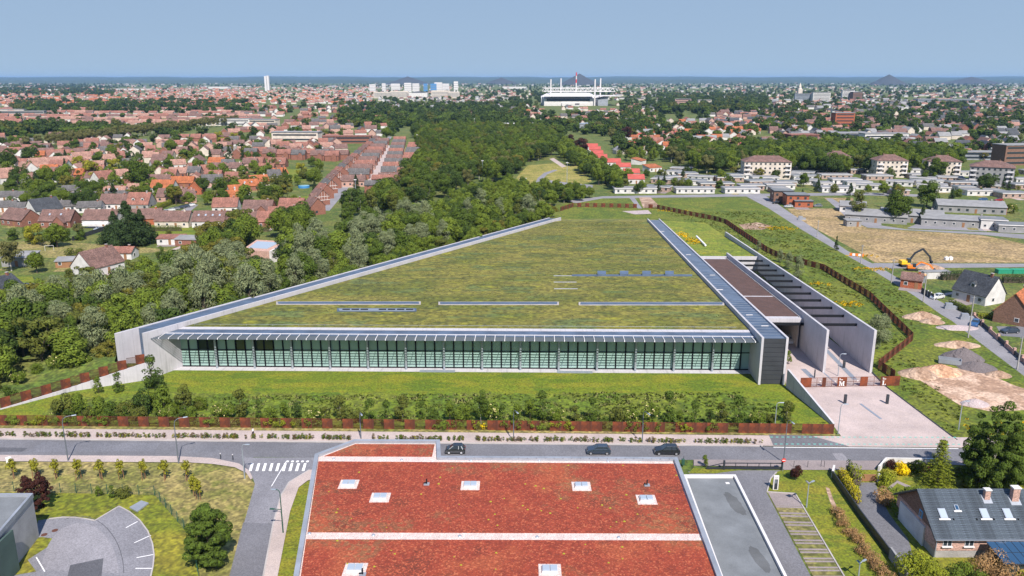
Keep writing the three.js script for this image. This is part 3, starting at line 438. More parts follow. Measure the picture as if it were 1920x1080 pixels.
{
  const H = 7.0, out = GP([[590, 851], [664, 823.5], [825, 824], [826.5, 854.5], [1270, 857], [1354, 1080], [1424, 1265], [510, 1265], [550, 1080]], H + 0.45);
  const b = thing('flat_roof_building', 'flat-roofed building with red stonecrop roof and pale gravel bands', 'building');
  mesh('wall', solid(inset(out, 0.12), 0, H - 0.15), M.greyWall, b);
  mesh('gravel', solid(inset(out, 0.6), H - 0.14, H), M.gravel, b);
  ringWall('parapet', out, 0.62, H - 0.3, H + 0.45, M.alu, b);
  const bed = (pts) => mesh('stonecrop_bed', solid(GP(pts, H + 0.06), H - 0.02, H + 0.07), M.sedum, b);
  bed([[608, 855], [666, 832.5], [815, 833], [810, 856]]); bed([[597, 865], [1263, 869.5], [1311, 1000], [577, 997.5]]); bed([[574, 1011], [1316, 1013.5], [1341, 1080], [1405, 1255], [530, 1255], [564, 1080]]);
  for (const [x, y] of [[654, 909], [713, 934], [882, 911.5], [1090, 913], [1212, 938], [666, 1069], [1031, 1071]]) {
    const p = G(x, y, H), sx = 1.36 + 0.1 * rr(); const s = mesh('skylight_bed', box(2.7, 0.06, 2.6, 0, 0, 0), M.gravel, b); s.position.set(p.x, H + 0.06, p.z); s.rotation.y = 0.02 * (rr() - 0.5);
    mesh('skylight_frame', merge([box(1.9, 0.32, 1.35)]), M.whiteMetal, s); const lid = new RoundedBoxGeometry(0.86, 0.16, 1.2, 2, 0.06); for (const d of [-0.46, 0.46]) { const q = mesh('skylight_dome', lid, M.skyGlass, s); q.position.set(d, 0.4, 0); }
  }
  for (const [x, y] of [[800, 909], [1213, 911], [680, 1079]]) { const p = G(x, y, H); const v = mesh('vent_base', box(0.8, 0.14, 0.7), M.alu, b); v.position.set(p.x, H + 0.06, p.z); const g = new THREE.CylinderGeometry(0.09, 0.09, 0.8, 8); g.translate(0, 0.5, 0); mesh('vent_pipe', merge([g, box(0.5, 0.1, 0.12, -0.2, 0.2, 0)]), M.black, v); }
  for (const [x, y] of [[626, 860.5], [753, 862.5], [883, 863.5], [1011, 864], [1140, 865], [580, 1000.5], [700, 1003.5], [862, 1005.5], [1007, 1007], [1160, 1008], [1316, 1007]]) { const p = G(x, y, H); const g = new THREE.CylinderGeometry(0.18, 0.26, 0.14, 10); const m = mesh('roof_drain', g, M.galv, b); m.position.set(p.x, H + 0.07, p.z); }
  const spot = rng(31), clump = []; for (let i = 0; i < 60; i++) { const x = 600 + spot() * 680, y = 872 + spot() * 200; if (y > 992 && y < 1014) continue; const p = G(x, y, H), g = new THREE.IcosahedronGeometry(0.1 + spot() * 0.12, 0); g.scale(1, 0.5, 1); g.translate(p.x, H + 0.08, p.z); clump.push(g.toNonIndexed ? g : g); }
  const cm = mesh('moss_clumps', merge(clump), mat(lin(0.30, 0.26, 0.02), 1), b); cm.userData.kind = 'stuff';
  const post = []; for (let i = 0; i < 26; i++) { const p = G(840 + i * 16.6, 856.2 + i * 0.1, H + 0.5); post.push(box(0.06, 0.2, 0.06, p.x, H + 0.44, p.z + 0.3)); } mesh('parapet_clips', merge(post), M.metal, b).userData.kind = 'stuff';
  // lower annex with the grey felt roof
  const a = thing('annex_building', 'low annex with grey felt roof and white-topped parapet', 'building');
  const ao = GP([[1281, 889.5], [1379.5, 889.5], [1476, 1080], [1570, 1265], [1432, 1265], [1350, 1080]], 4.4);
  mesh('wall', solid(inset(ao, 0.1), 0, 3.85), M.greyWall, a); ringWall('parapet', ao, 0.38, 3.7, 4.4, M.whiteMetal, a); mesh('felt', solid(inset(ao, 0.4), 3.86, 3.95), M.felt, a);
  const blot = (cx, cy, rx, rz, tilt, seed) => { const p = []; for (let i = 0; i < 28; i++) { const t = i / 28 * Math.PI * 2, k = 1 + 0.22 * (noise2(i * 0.13, seed * 0.37, 3) - 0.5) * 2; const x = Math.cos(t) * rx * k, z = Math.sin(t) * rz * k; p.push([x * Math.cos(tilt) - z * Math.sin(tilt), x * Math.sin(tilt) + z * Math.cos(tilt)]); } const c = G(cx, cy, 3.96); mesh('damp_felt', sheet(p.map(([x, z]) => [x + c.x, z + c.z]), 3.957), M.feltDark, a); };
  blot(1378, 944, 0.95, 3.4, -0.12, 1); blot(1424, 1048, 0.8, 3.0, -0.1, 2);
  const dr = G(1364, 906, 3.95); mesh('drain', box(0.6, 0.05, 0.5, dr.x, 3.95, dr.z), M.whiteMetal, a);
}
{ // grey box building cut by the picture's left edge
  const H = 6.9, b = thing('industrial_building', 'plain grey industrial building with white parapet beside the turning court', 'building');
  const out = [G(62, 924.5, H), G(-22, 1022, H), G(-330, 1022, H), G(-260, 924, H)].map(xz);
  mesh('wall', solid(inset(out, 0.1), 0, H - 0.6), tm(T.plain, lin(0.60, 0.58, 0.57), 0.9), b); ringWall('parapet', out, 0.34, H - 0.7, H, M.alu, b); mesh('felt', solid(inset(out, 0.36), H - 0.59, H - 0.45), M.felt, b);
  const gr = [G(20, 983, H), G(-22.3, 1022.3, H)].map((p) => p), w = wall(gr[0].clone().add(V3(0.04, 0, 0)), gr[1].clone().add(V3(0.04, 0, 0)), 0.3, 0.1, H - 0.8); mesh('green_panel', w, M.greenWall, b);
  const d = G(12, 1078); mesh('door', box(0.3, 2.4, 2.2, d.x - 0.1, 0, d.z, 0.35), M.blue, b);
}
// ---------------------------------------------------------------- house at the lower right
{
  const x0 = G(1750, 1046).x, zf = G(1750, 1046).z, zb = zf - 11.4, x1 = x0 + 14.6, zr = (zf + zb) / 2, he = 3.5, hh = 7.4;
  const h = thing('slate_roof_house', 'brick house with blue-grey slate roof, three skylights and two chimneys', 'house');
  mesh('wall', solid([[x0, zf], [x1, zf], [x1, zb], [x0, zb]], 1.15, he), M.pinkish, h);
  mesh('basement', solid([[x0 + 0.06, zf - 0.06], [x1 - 0.06, zf - 0.06], [x1 - 0.06, zb], [x0 + 0.06, zb]], 0, 1.14), M.stone, h);
  const gable = (x) => { const g = new THREE.BufferGeometry(); const v = []; for (const [a, b2] of [[x, x + 0.3]]) { const P = (xx, y, z) => [xx, y, z]; const A = P(a, he, zf), B = P(a, hh - 0.12, zr), C = P(a, he, zb), D = P(b2, he, zf), E = P(b2, hh - 0.12, zr), F = P(b2, he, zb); v.push(...A, ...B, ...C, ...D, ...F, ...E, ...A, ...D, ...E, ...A, ...E, ...B, ...B, ...E, ...F, ...B, ...F, ...C); } g.setAttribute('position', new THREE.Float32BufferAttribute(v, 3)); return boxUV(g); };
  mesh('gable', gable(x0 + 0.02), M.brickBrown, h); mesh('gable', gable(x1 - 0.34), M.brickBrown, h);
  mesh('side_wall', box(0.2, 3.0, 7.2, x0 - 0.1, 0, zr - 0.8), M.render, h);
  const run = Math.hypot(zf + 0.5 - zr, hh - he + 0.3), ang = Math.atan2(hh - he + 0.3, zf + 0.5 - zr), n = 22, slope = [tm(T.tile, lin(0.105, 0.13, 0.16), 0.5), tm(T.tile, lin(0.12, 0.15, 0.18), 0.5)];
  for (const sd of [1, -1]) {
    const roof = mesh('roof', (() => { const g = new THREE.BoxGeometry(x1 - x0 + 0.9, 0.14, run); g.translate(0, -0.1, run / 2); return boxUV(g); })(), M.slate, h); roof.position.set((x0 + x1) / 2, hh, zr); roof.rotation.order = 'YXZ'; roof.rotation.set(ang, sd > 0 ? 0 : Math.PI, 0);
    const course = (() => { const g = new THREE.BoxGeometry(x1 - x0 + 0.9, 0.045, run / n + 0.06); g.rotateX(-0.16); return boxUV(g); })();
    for (let i = 0; i < n; i++) { const c = mesh('slate_course', course, slope[i % 2], roof); c.position.set(0, 0.015 + 0.004 * (i % 3), (i + 0.5) * run / n); }
  }
  const onSlope = (px, py) => { let y = 5; for (let i = 0; i < 40; i++) { const p = G(px, py, y); y = 0.4 * (hh - (p.z - zr) * Math.tan(ang)) + 0.6 * y; } return G(px, py, y); };
  for (const [px, py, w, l] of [[1767, 964, 1.05, 1.5], [1845, 964, 1.05, 1.5], [1888.5, 964, 1.05, 1.5], [1793, 953, 0.55, 0.85]]) { const p = onSlope(px, py), s = mesh('skylight', box(w, 0.16, l), M.metal, h); s.position.copy(p).add(V3(0, 0.05, 0)); s.rotation.x = ang; const g = mesh('pane', box(w - 0.18, 0.04, l - 0.2), w > 1 ? M.skyGlass : M.blueGlass, s); g.position.set(0, 0.15, 0); const f = mesh('flashing', box(w + 0.5, 0.05, 0.22), M.whiteMetal, s); f.position.set(0, 0.06, l / 2 + 0.1); }
  for (const [px, py, w, t] of [[1849, 934, 0.75, 1.1], [1901, 936, 0.95, 1.6]]) { const p = onSlope(px, py), c = mesh('chimney', box(w, t + 1.0, w * 0.8), M.pinkish, h); c.position.set(p.x, p.y - 0.8, p.z); const k = mesh('chimney_cap', box(w + 0.2, 0.16, w * 0.8 + 0.2), M.whiteMetal, c); k.position.y = t + 1.0; const f = mesh('flashing', box(w + 0.5, 0.06, w + 0.6), M.alu, c); f.position.set(0, 0.72, 0.15); f.rotation.x = ang; }
  for (const xx of [1.6, 4.6, 9.5]) { const w = mesh('window', box(1.25, 1.25, 0.12), M.whiteMetal, h); w.position.set(x0 + xx, 1.85, zf + 0.02); for (const d of [-0.3, 0.3]) { const p = mesh('pane', box(0.48, 1.05, 0.06), M.glass, w); p.position.set(d, 0.1, 0.06); } const s = mesh('sill', box(1.5, 0.12, 0.3), M.whiteMetal, w); s.position.set(0, -0.14, 0.1); }
  { const w = mesh('window', box(0.12, 1.1, 0.9), mat(lin(0.12, 0.35, 0.6), 0.6), h); w.position.set(x0 - 0.02, 3.6, zr + 1.2); const p = mesh('pane', box(0.06, 0.8, 0.6), M.glass, w); p.position.set(-0.06, 0.15, 0); }
  mesh('gutter', box(x1 - x0 + 0.8, 0.12, 0.14, (x0 + x1) / 2, he - 0.42, zf + 0.62), M.metal, h); mesh('downpipe', box(0.1, he - 0.6, 0.1, x0 + 0.06, 0.2, zf + 0.12), M.metal, h);
  const vr = mesh('roof_vents', merge([0.22, 0.45, 0.62, 0.86].map((k) => { const xx = x0 + 14 * k, zz = zr + 3.9; return box(0.16, 0.16, 0.2, xx, hh - (zz - zr) * Math.tan(ang) + 0.05, zz); })), M.black, h); vr.userData.kind = 'stuff';
  // glazed lean-to
  const c = thing('conservatory', 'blue glass lean-to roof on a dark frame beside the slate house', 'conservatory'), cz = zf + 0.7, cx0 = x0 + 6.4, cx1 = x1 + 3, cd = 4.4;
  for (const [xx] of [[cx0 + 0.1], [cx1 - 0.1]]) mesh('post', box(0.14, 2.2, 0.14, xx, 0, cz + cd - 0.2), M.darkMetal, c);
  mesh('wall_panel', box(cx1 - cx0 - 0.4, 1.9, 0.1, (cx0 + cx1) / 2, 0, cz + cd - 0.3), M.glass, c);
  for (let i = 0; i < 10; i++) for (const r of [0, 1]) { const w = (cx1 - cx0) / 10, g = box(w - 0.1, 0.05, cd / 2 - 0.1), m = mesh('pane', g, M.blueGlass, c); m.position.set(cx0 + (i + 0.5) * w, 2.84 - r * 0.3, cz + cd * (0.25 + r * 0.5)); m.rotation.x = 0.135; }
  mesh('frame', merge([...Array.from({ length: 11 }, (_, i) => { const xx = cx0 + (cx1 - cx0) * i / 10; return beam(V3(xx, 2.96, cz), V3(xx, 2.36, cz + cd), 0.07, 0.09); }), beam(V3(cx0, 2.36, cz + cd), V3(cx1, 2.36, cz + cd), 0.14, 0.14), beam(V3(cx0, 2.66, cz + cd / 2), V3(cx1, 2.66, cz + cd / 2), 0.1, 0.08)]), M.darkMetal, c);
  const u = thing('parasol', 'square white parasol in front of the blue glass lean-to', 'parasol', G(1898, 1076)); { const g = new THREE.ConeGeometry(1.7, 0.5, 4); g.rotateY(0.9); g.translate(0, 2.3, 0); mesh('canopy', g, M.whiteBag, u); mesh('pole', rod(V3(0, 0, 0), V3(0, 2.1, 0), 0.04), M.galv, u); }
  // plot walls, drive gate
  const w1 = thing('garden_wall', 'low white rendered wall round the garden corner by the road', 'wall'); mesh('wall', wall(G(1647, 884), G(1661, 868), 0.3, 0, 1.0), M.render, w1); mesh('wall', wall(G(1661, 868), G(1760, 870), 0.3, 0, 1.0), M.render, w1);
  const w2 = thing('garden_wall', 'dark timber fence wall between drive and parking lawn', 'wall'); mesh('wall', wall(G(1560, 896), G(1563, 884), 0.3, 0, 1.2), M.render, w2); mesh('panel', wall(G(1560, 896), G(1610, 968), 0.16, 0, 1.3), M.darkMetal, w2); mesh('panel', wall(G(1610, 968), G(1668, 1046), 0.16, 0, 1.3), M.darkMetal, w2); mesh('end_block', wall(G(1668, 1046), G(1700, 1092), 0.3, 0, 1.7), M.greyWall, w2);
  const g = thing('drive_gate', 'brown timber gate with white posts closing the house drive', 'gate'); const ga = G(1614, 903), gb = G(1643, 903); for (let i = 0; i < 10; i++) { const p = ga.clone().lerp(gb, (i + 0.5) / 10); mesh('board', box(0.24, 1.15, 0.05, p.x, 0.08, p.z), M.timber, g); } for (const p of [ga, gb]) mesh('post', box(0.4, 1.4, 0.4, p.x + (p === ga ? -0.25 : 0.25), 0, p.z), M.whiteMetal, g); mesh('top_rail', wall(ga, gb, 0.09, 1.22, 1.32), M.timber, g);
}
// ---------------------------------------------------------------- rusted steel fences
const PW = 1.95, panelG = box(PW - 0.05, 2.1, 0.06), perfG = merge([...Array.from({ length: 12 }, (_, i) => box(0.06, 2.06, 0.03, -PW / 2 + 0.1 + i * 0.16, 0.02, 0)), box(PW - 0.05, 0.07, 0.05, 0, 2.03, 0), box(PW - 0.05, 0.07, 0.05, 0, 0, 0)]), postG = box(0.07, 2.14, 0.1);
function cortenFence(label, pts, hs, all = 0) {
  const f = thing('steel_fence', label, 'fence', null, 0, 'rusted steel fences'); let k = 0;
  for (let i = 0; i + 1 < pts.length; i++) {
    const a = pts[i], b = pts[i + 1], l = a.distanceTo(b), n = Math.max(1, Math.round(l / PW)), t = Math.atan2(-(b.z - a.z), b.x - a.x), sc = l / n / PW;
    for (let j = 0; j < n; j++, k++) {
      const p = a.clone().lerp(b, (j + 0.5) / n), y = hs ? hs[i] + (hs[i + 1] - hs[i]) * (j + 0.5) / n : 0, so = k % 2 === 0 || (all && k > all && k % 3 !== 0);
      const m = mesh(so ? 'panel' : 'mesh_panel', so ? panelG : perfG, so ? M.corten : M.cortenMesh, f); m.position.set(p.x, y + 0.02, p.z); m.rotation.y = t; m.scale.x = sc;
      if (so) { const q = mesh('post', postG, M.rail, m); q.position.x = PW / 2; }
    }
  }
  return f;
}
const fy = (x) => 797.5 + 0.0112 * x;
cortenFence('long rusted steel fence along the road below the meadow', [G(-80, fy(-80)), G(1562, fy(1562))], null, 52);
cortenFence('rusted steel fence climbing the ramp wall left of the glass front', [Q(sl(-8, -0.2), -8), G(135, 733), G(2, 767)], [4.0, 0.9, 0.15]);
cortenFence('zigzag rusted steel fence across the meadow right of the loading court', [[1677, 712], [1646, 691], [1711, 639], [1630, 559], [1590, 535], [1545, 507], [1490, 492], [1457, 482], [1438, 473], [1417, 458], [1383, 435], [1362, 420], [1338, 413], [1287, 403], [1232, 391.5], [1208, 390]].map(([x, y]) => G(x, y)));
cortenFence('rusted steel fence behind the upper end of the planted roof', [G(1194, 390), G(1150, 389), G(1075, 388), G(1050, 396)]);
const fontS = await new FontLoader().loadAsync('fonts/droid/droid_serif_bold.typeface.json');
{
  const gt = thing('yard_gate', 'rusted steel gates with white letters M and L across the yard', 'gate');
  const ga = G(1503, 726.5), gb = G(1686, 723), at = (x) => ga.clone().lerp(gb, (x - 1503) / 183), ang = Math.atan2(-(gb.z - ga.z), gb.x - ga.x);
  for (const [x0, x1] of [[1500, 1520], [1541, 1547], [1569.5, 1586], [1612, 1625], [1650, 1686]]) mesh('panel', wall(at(x0), at(x1), 0.09, 0.02, 2.2), M.corten, gt);
  for (const [x0, x1] of [[1520.3, 1540.7], [1547.3, 1569.2], [1586.3, 1611.7], [1625.3, 1649.7]]) {
    const a = at(x0), b = at(x1), bars = []; for (const h of [0.1, 1.1, 2.1]) bars.push(wall(a, b, 0.05, h, h + 0.07)); for (let k = 0; k <= 2; k++) { const p = a.clone().lerp(b, k / 2); bars.push(box(0.07, 2.1, 0.06, p.x, 0.06, p.z)); } for (let k = 1; k < 16; k++) { const p = a.clone().lerp(b, k / 16); bars.push(box(0.022, 2.0, 0.022, p.x, 0.1, p.z)); }
    mesh('gate_leaf', merge(bars), M.corten, gt); const p = a.clone().lerp(b, 0.8); if (x0 < 1600) mesh('lock_plate', box(0.36, 0.2, 0.04, p.x, 1.2, p.z + 0.06), M.whiteMetal, gt);
  }
  for (const [ch, x] of [['M', 1571.5], ['L', 1652.5]]) { const g = new TextGeometry(ch, { font: fontS, size: 1.0, depth: 0.03, curveSegments: 3 }); const m = mesh('letter', g, M.paint, gt); const p = at(x); m.position.set(p.x, 0.24, p.z + 0.06); m.rotation.y = ang; const q = mesh('name_strip', merge([box(0.75, 0.12, 0.02, 0.45, 1.5, 0), box(0.3, 0.09, 0.02, 0.2, 1.76, 0)]), M.paint, gt); q.position.set(p.x, 0.05, p.z + 0.06); q.rotation.y = ang; }
}
// ---------------------------------------------------------------- street furniture
function lampPost(label, pos, turn, h = 8, arm = 1.6, m = M.lampGrey, group = 'street lamps along the road') {
  const o = thing('street_lamp', label, 'street lamp', pos, turn, group);
  mesh('pole', rod(V3(0, 0, 0), V3(0, h * 0.88, 0), 0.11, 0.07, 8), m, o);
  const c = new THREE.CatmullRomCurve3([V3(0, h * 0.86, 0), V3(0.08 * arm, h * 0.95, 0), V3(0.4 * arm, h * 0.995, 0), V3(arm, h, 0)]); mesh('arm', new THREE.TubeGeometry(c, 8, 0.055, 6), m, o);
  const hd = new RoundedBoxGeometry(0.75, 0.14, 0.3, 2, 0.05); hd.translate(arm + 0.25, h, 0); mesh('lamp_head', hd, M.galv, o); return o;
}
for (const [x, y, t, l, h] of [
  [128, 865, 0.5, 'street lamp on the near pavement at the far left', 8.2], [335, 869, 0.5, 'street lamp on the near pavement, by the last young tree before the junction', 8.2],
  [677, 823.5, -1.2, 'street lamp on the far pavement, behind the corner of the red roof', 5.6], [963, 828, -1.2, 'street lamp on the far pavement between the small car and the blue hatchback', 6.4],
  [1204, 830.5, -1.2, 'street lamp on the far pavement between the two dark hatchbacks', 6.4], [1469, 867.5, -1.4, 'street lamp by the sliding gate opposite the pale yard', 8.2],
]) lampPost(l, G(x, y), t, h);
for (const [x, y, t, l, h, m] of [[1571, 814, 0, 'slim grey lamp post at the corner of the pale yard', 6, M.galv], [1571, 705, 0, 'slim grey lamp post behind the letter M gate', 5.2, M.galv], [1797, 806, 0, 'grey lamp post on the grass right of the yard', 5.8, M.galv], [1453, 797, 0, 'grey lamp post inside the fence near its right end', 4.6, M.galv], [531, 1000, 3.0, 'dark green double lamp post beside the side street', 7, M.darkGreen], [459, 898, 0, 'pale blue lamp post on the street corner', 6.2, M.galv], [1512, 952, 0.6, 'solar lamp post on the lawn beside the parking bays', 4.2, M.galv], [1609, 1085, 0.6, 'solar lamp post at the bottom of the parking lawn', 2.4, M.galv]]) {
  const o = lampPost(l, G(x, y), t, h, 0.7, m); if (/solar/.test(l)) { const s = mesh('solar_panel', box(1.0, 0.05, 0.6), M.blueGlass, o); s.position.set(-0.3, h + 0.2, 0); s.rotation.set(0.5, 0, -0.5); } if (/double/.test(l)) { const a = mesh('second_arm', beam(V3(0, h * 0.55, 0), V3(1.2, h * 0.55, 0), 0.08, 0.08), m, o); const hd = new RoundedBoxGeometry(0.7, 0.14, 0.3, 2, 0.05); hd.translate(1.4, h * 0.55, 0); mesh('lamp_head', hd, m, o); }
}
const poleLbl = ['by the dry field', 'beside the orange barrier', 'on the corner of the works site', 'in front of the brick shed', 'nearest the white house', 'beside the parked blue car', 'by the last garden wall'];
[[1532, 444, 7], [1614, 495, 7], [1671, 531, 8], [1731, 566, 9], [1815, 633, 11], [1907, 693, 8]].forEach(([x, y, h], i) => { const o = thing('utility_pole', 'grey concrete utility pole ' + poleLbl[i], 'utility pole', G(x, y), 0, 'utility poles along the lane'); mesh('pole', rod(V3(0, 0, 0), V3(0, h, 0), 0.2, 0.12, 6), M.stone, o); mesh('crossbar', box(1.1, 0.1, 0.1, 0, h - 0.5, 0), M.metal, o); });
for (const [x, y, h, l] of [[1584, 757, 2.0, 'dark control pillar behind the lamp post in the pale yard'], [1663, 757, 2.0, 'dark control pillar nearest the letter L in the pale yard'], [1527, 708, 1.9, 'thin dark pillar beside the drain behind the first gate'], [1582, 690, 1.9, 'dark pillar on the drain strip inside the court']]) { const p = G(x, y), o = thing('control_pillar', l, 'pillar', p, 0, 'control pillars'); const w = x === 1527 ? 0.24 : 0.5; mesh('body', new RoundedBoxGeometry(w, h, w * 0.8, 2, 0.03).translate(0, h / 2, 0), M.darkMetal, o); mesh('screen', box(w * 0.6, 0.3, 0.02, 0, h * 0.7, w * 0.4 + 0.005), M.glass, o); }
{ const g = sheet(GP([[243, 953], [265, 940.5], [279, 945], [257, 961]]), 0.075), h = mesh('ground_hatch', solid(GP([[243, 953], [265, 940.5], [279, 945], [257, 961]]), 0, 0.22), M.alu); tag(h, 'pale blue-grey slab cover on the lawn above the turning court', 'hatch'); g.dispose(); for (const [x, y, l] of [[414, 861, 'left'], [437, 863, 'right']]) { const o = thing('bollard', 'dark bollard with white top on the street corner, ' + l + ' of two', 'bollard', G(x, y), 0, 'corner bollards'); mesh('post', rod(V3(0, 0, 0), V3(0, 1.0, 0), 0.08), M.darkMetal, o); mesh('cap', rod(V3(0, 1.0, 0), V3(0, 1.15, 0), 0.09), M.whiteMetal, o); } const wb = thing('white_bin', 'white plastic barrel on the near verge at the left edge', 'barrel', G(17, 868)); mesh('barrel', new THREE.CylinderGeometry(0.42, 0.4, 0.9, 14).translate(0, 0.45, 0), M.whiteBag, wb); mesh('lid', new THREE.CylinderGeometry(0.45, 0.45, 0.08, 14).translate(0, 0.94, 0), M.whiteBag, wb); }
{ // totem sign on the lawn
  const p = G(1453.5, 918), s = thing('totem_sign', 'white totem sign with a dark panel on the forecourt lawn', 'sign', p, 0); mesh('body', new RoundedBoxGeometry(0.85, 2.5, 0.25, 2, 0.03).translate(0, 1.25, 0), M.whiteMetal, s); mesh('panel', box(0.52, 1.75, 0.03, 0, 0.12, 0.13), M.darkMetal, s); mesh('panel_print', merge([0, 1, 2].flatMap((i) => [box(0.2, 0.12, 0.01, -0.1, 1.62 - i * 0.2, 0.15), box(0.12, 0.06, 0.01, 0.1, 1.66 - i * 0.2, 0.15)])), M.galv, s); const lg = new THREE.TorusGeometry(0.14, 0.03, 6, 16); lg.translate(0, 2.2, 0.13); mesh('emblem', lg, M.metal, s);
}
{ // sliding gate, its rail fence and stop sign
  const g = thing('sliding_gate', 'dark steel sliding gate across the forecourt entrance', 'gate'); const a = G(1357, 880.5), b = G(1466, 881), c = G(1324, 880.5); const bars = [0.12, 1.15].map((h) => wall(a, b, 0.12, h, h + (h < 1 ? 0.35 : 0.13))); for (let i = 0; i <= 5; i++) { const p = a.clone().lerp(b, i / 5); bars.push(box(0.09, 1.1, 0.1, p.x, 0.2, p.z)); } mesh('leaf', merge(bars), M.darkMetal, g); mesh('counterweight', merge([wall(c, a, 0.12, 0.12, 0.47), beam(c.clone().setY(0.5), a.clone().setY(1.25), 0.1, 0.1)]), M.darkMetal, g); for (const p of [a, b]) mesh('gate_post', box(0.28, 1.7, 0.3, p.x, 0, p.z), M.darkMetal, g);
  const s = thing('stop_sign', 'round red and white sign on a post by the sliding gate', 'sign', G(1467.5, 884)); const d = new THREE.CylinderGeometry(0.36, 0.36, 0.04, 20); d.rotateX(Math.PI / 2); d.translate(0, 2.1, 0.06); mesh('disc', d, M.redPaint, s); mesh('bar', box(0.5, 0.13, 0.02, 0, 2.035, 0.09), M.paint, s); mesh('post', rod(V3(0, 0, 0), V3(0, 2.4, 0), 0.04), M.galv, s);
  const f = thing('wire_fence', 'thin dark wire fence along the near pavement by the gate', 'fence'); for (const [x, y] of [[1280, 876], [1300, 876], [1325, 876.5], [1488, 877], [1514, 877], [1539, 876], [1545, 877], [1555, 892]]) { const p = G(x, y); mesh('post', box(0.06, 1.3, 0.06, p.x, 0, p.z), M.darkMetal, f); }
  const bn = thing('waste_bin', 'dark green bin on a post behind the corner of the red roof', 'bin', G(1280, 875)); mesh('post', rod(V3(0, 0, 0), V3(0.1, 2.0, 0), 0.04), M.darkMetal, bn); mesh('body', new RoundedBoxGeometry(0.5, 1.1, 0.4, 2, 0.06).translate(0, 0.95, 0.1), M.darkGreen, bn);
}
{ // green welded-wire fence round the left lawn
  const f = thing('garden_fence', 'green wire mesh fence round the lawn by the turning court', 'fence'); const pts = [[-60, 919], [290, 929], [357, 1006], [374, 1090]].map(([x, y]) => G(x, y));
  for (let i = 0; i < 3; i++) { const a = pts[i], b = pts[i + 1], l = a.distanceTo(b), n = Math.round(l / 2.5); for (let j = 0; j < n; j++) { const p = a.clone().lerp(b, j / n), q = a.clone().lerp(b, (j + 1) / n); mesh('post', box(0.08, 1.75, 0.08, p.x, 0, p.z), M.darkGreen, f); mesh('wire_panel', merge([0.15, 0.5, 0.85, 1.2, 1.55].map((h) => wall(p, q, 0.012, h, h + 0.014)).concat(Array.from({ length: 10 }, (_, k) => { const r = p.clone().lerp(q, k / 10); return box(0.012, 1.6, 0.012, r.x, 0.05, r.z); }))), M.darkGreen, f); } }
}
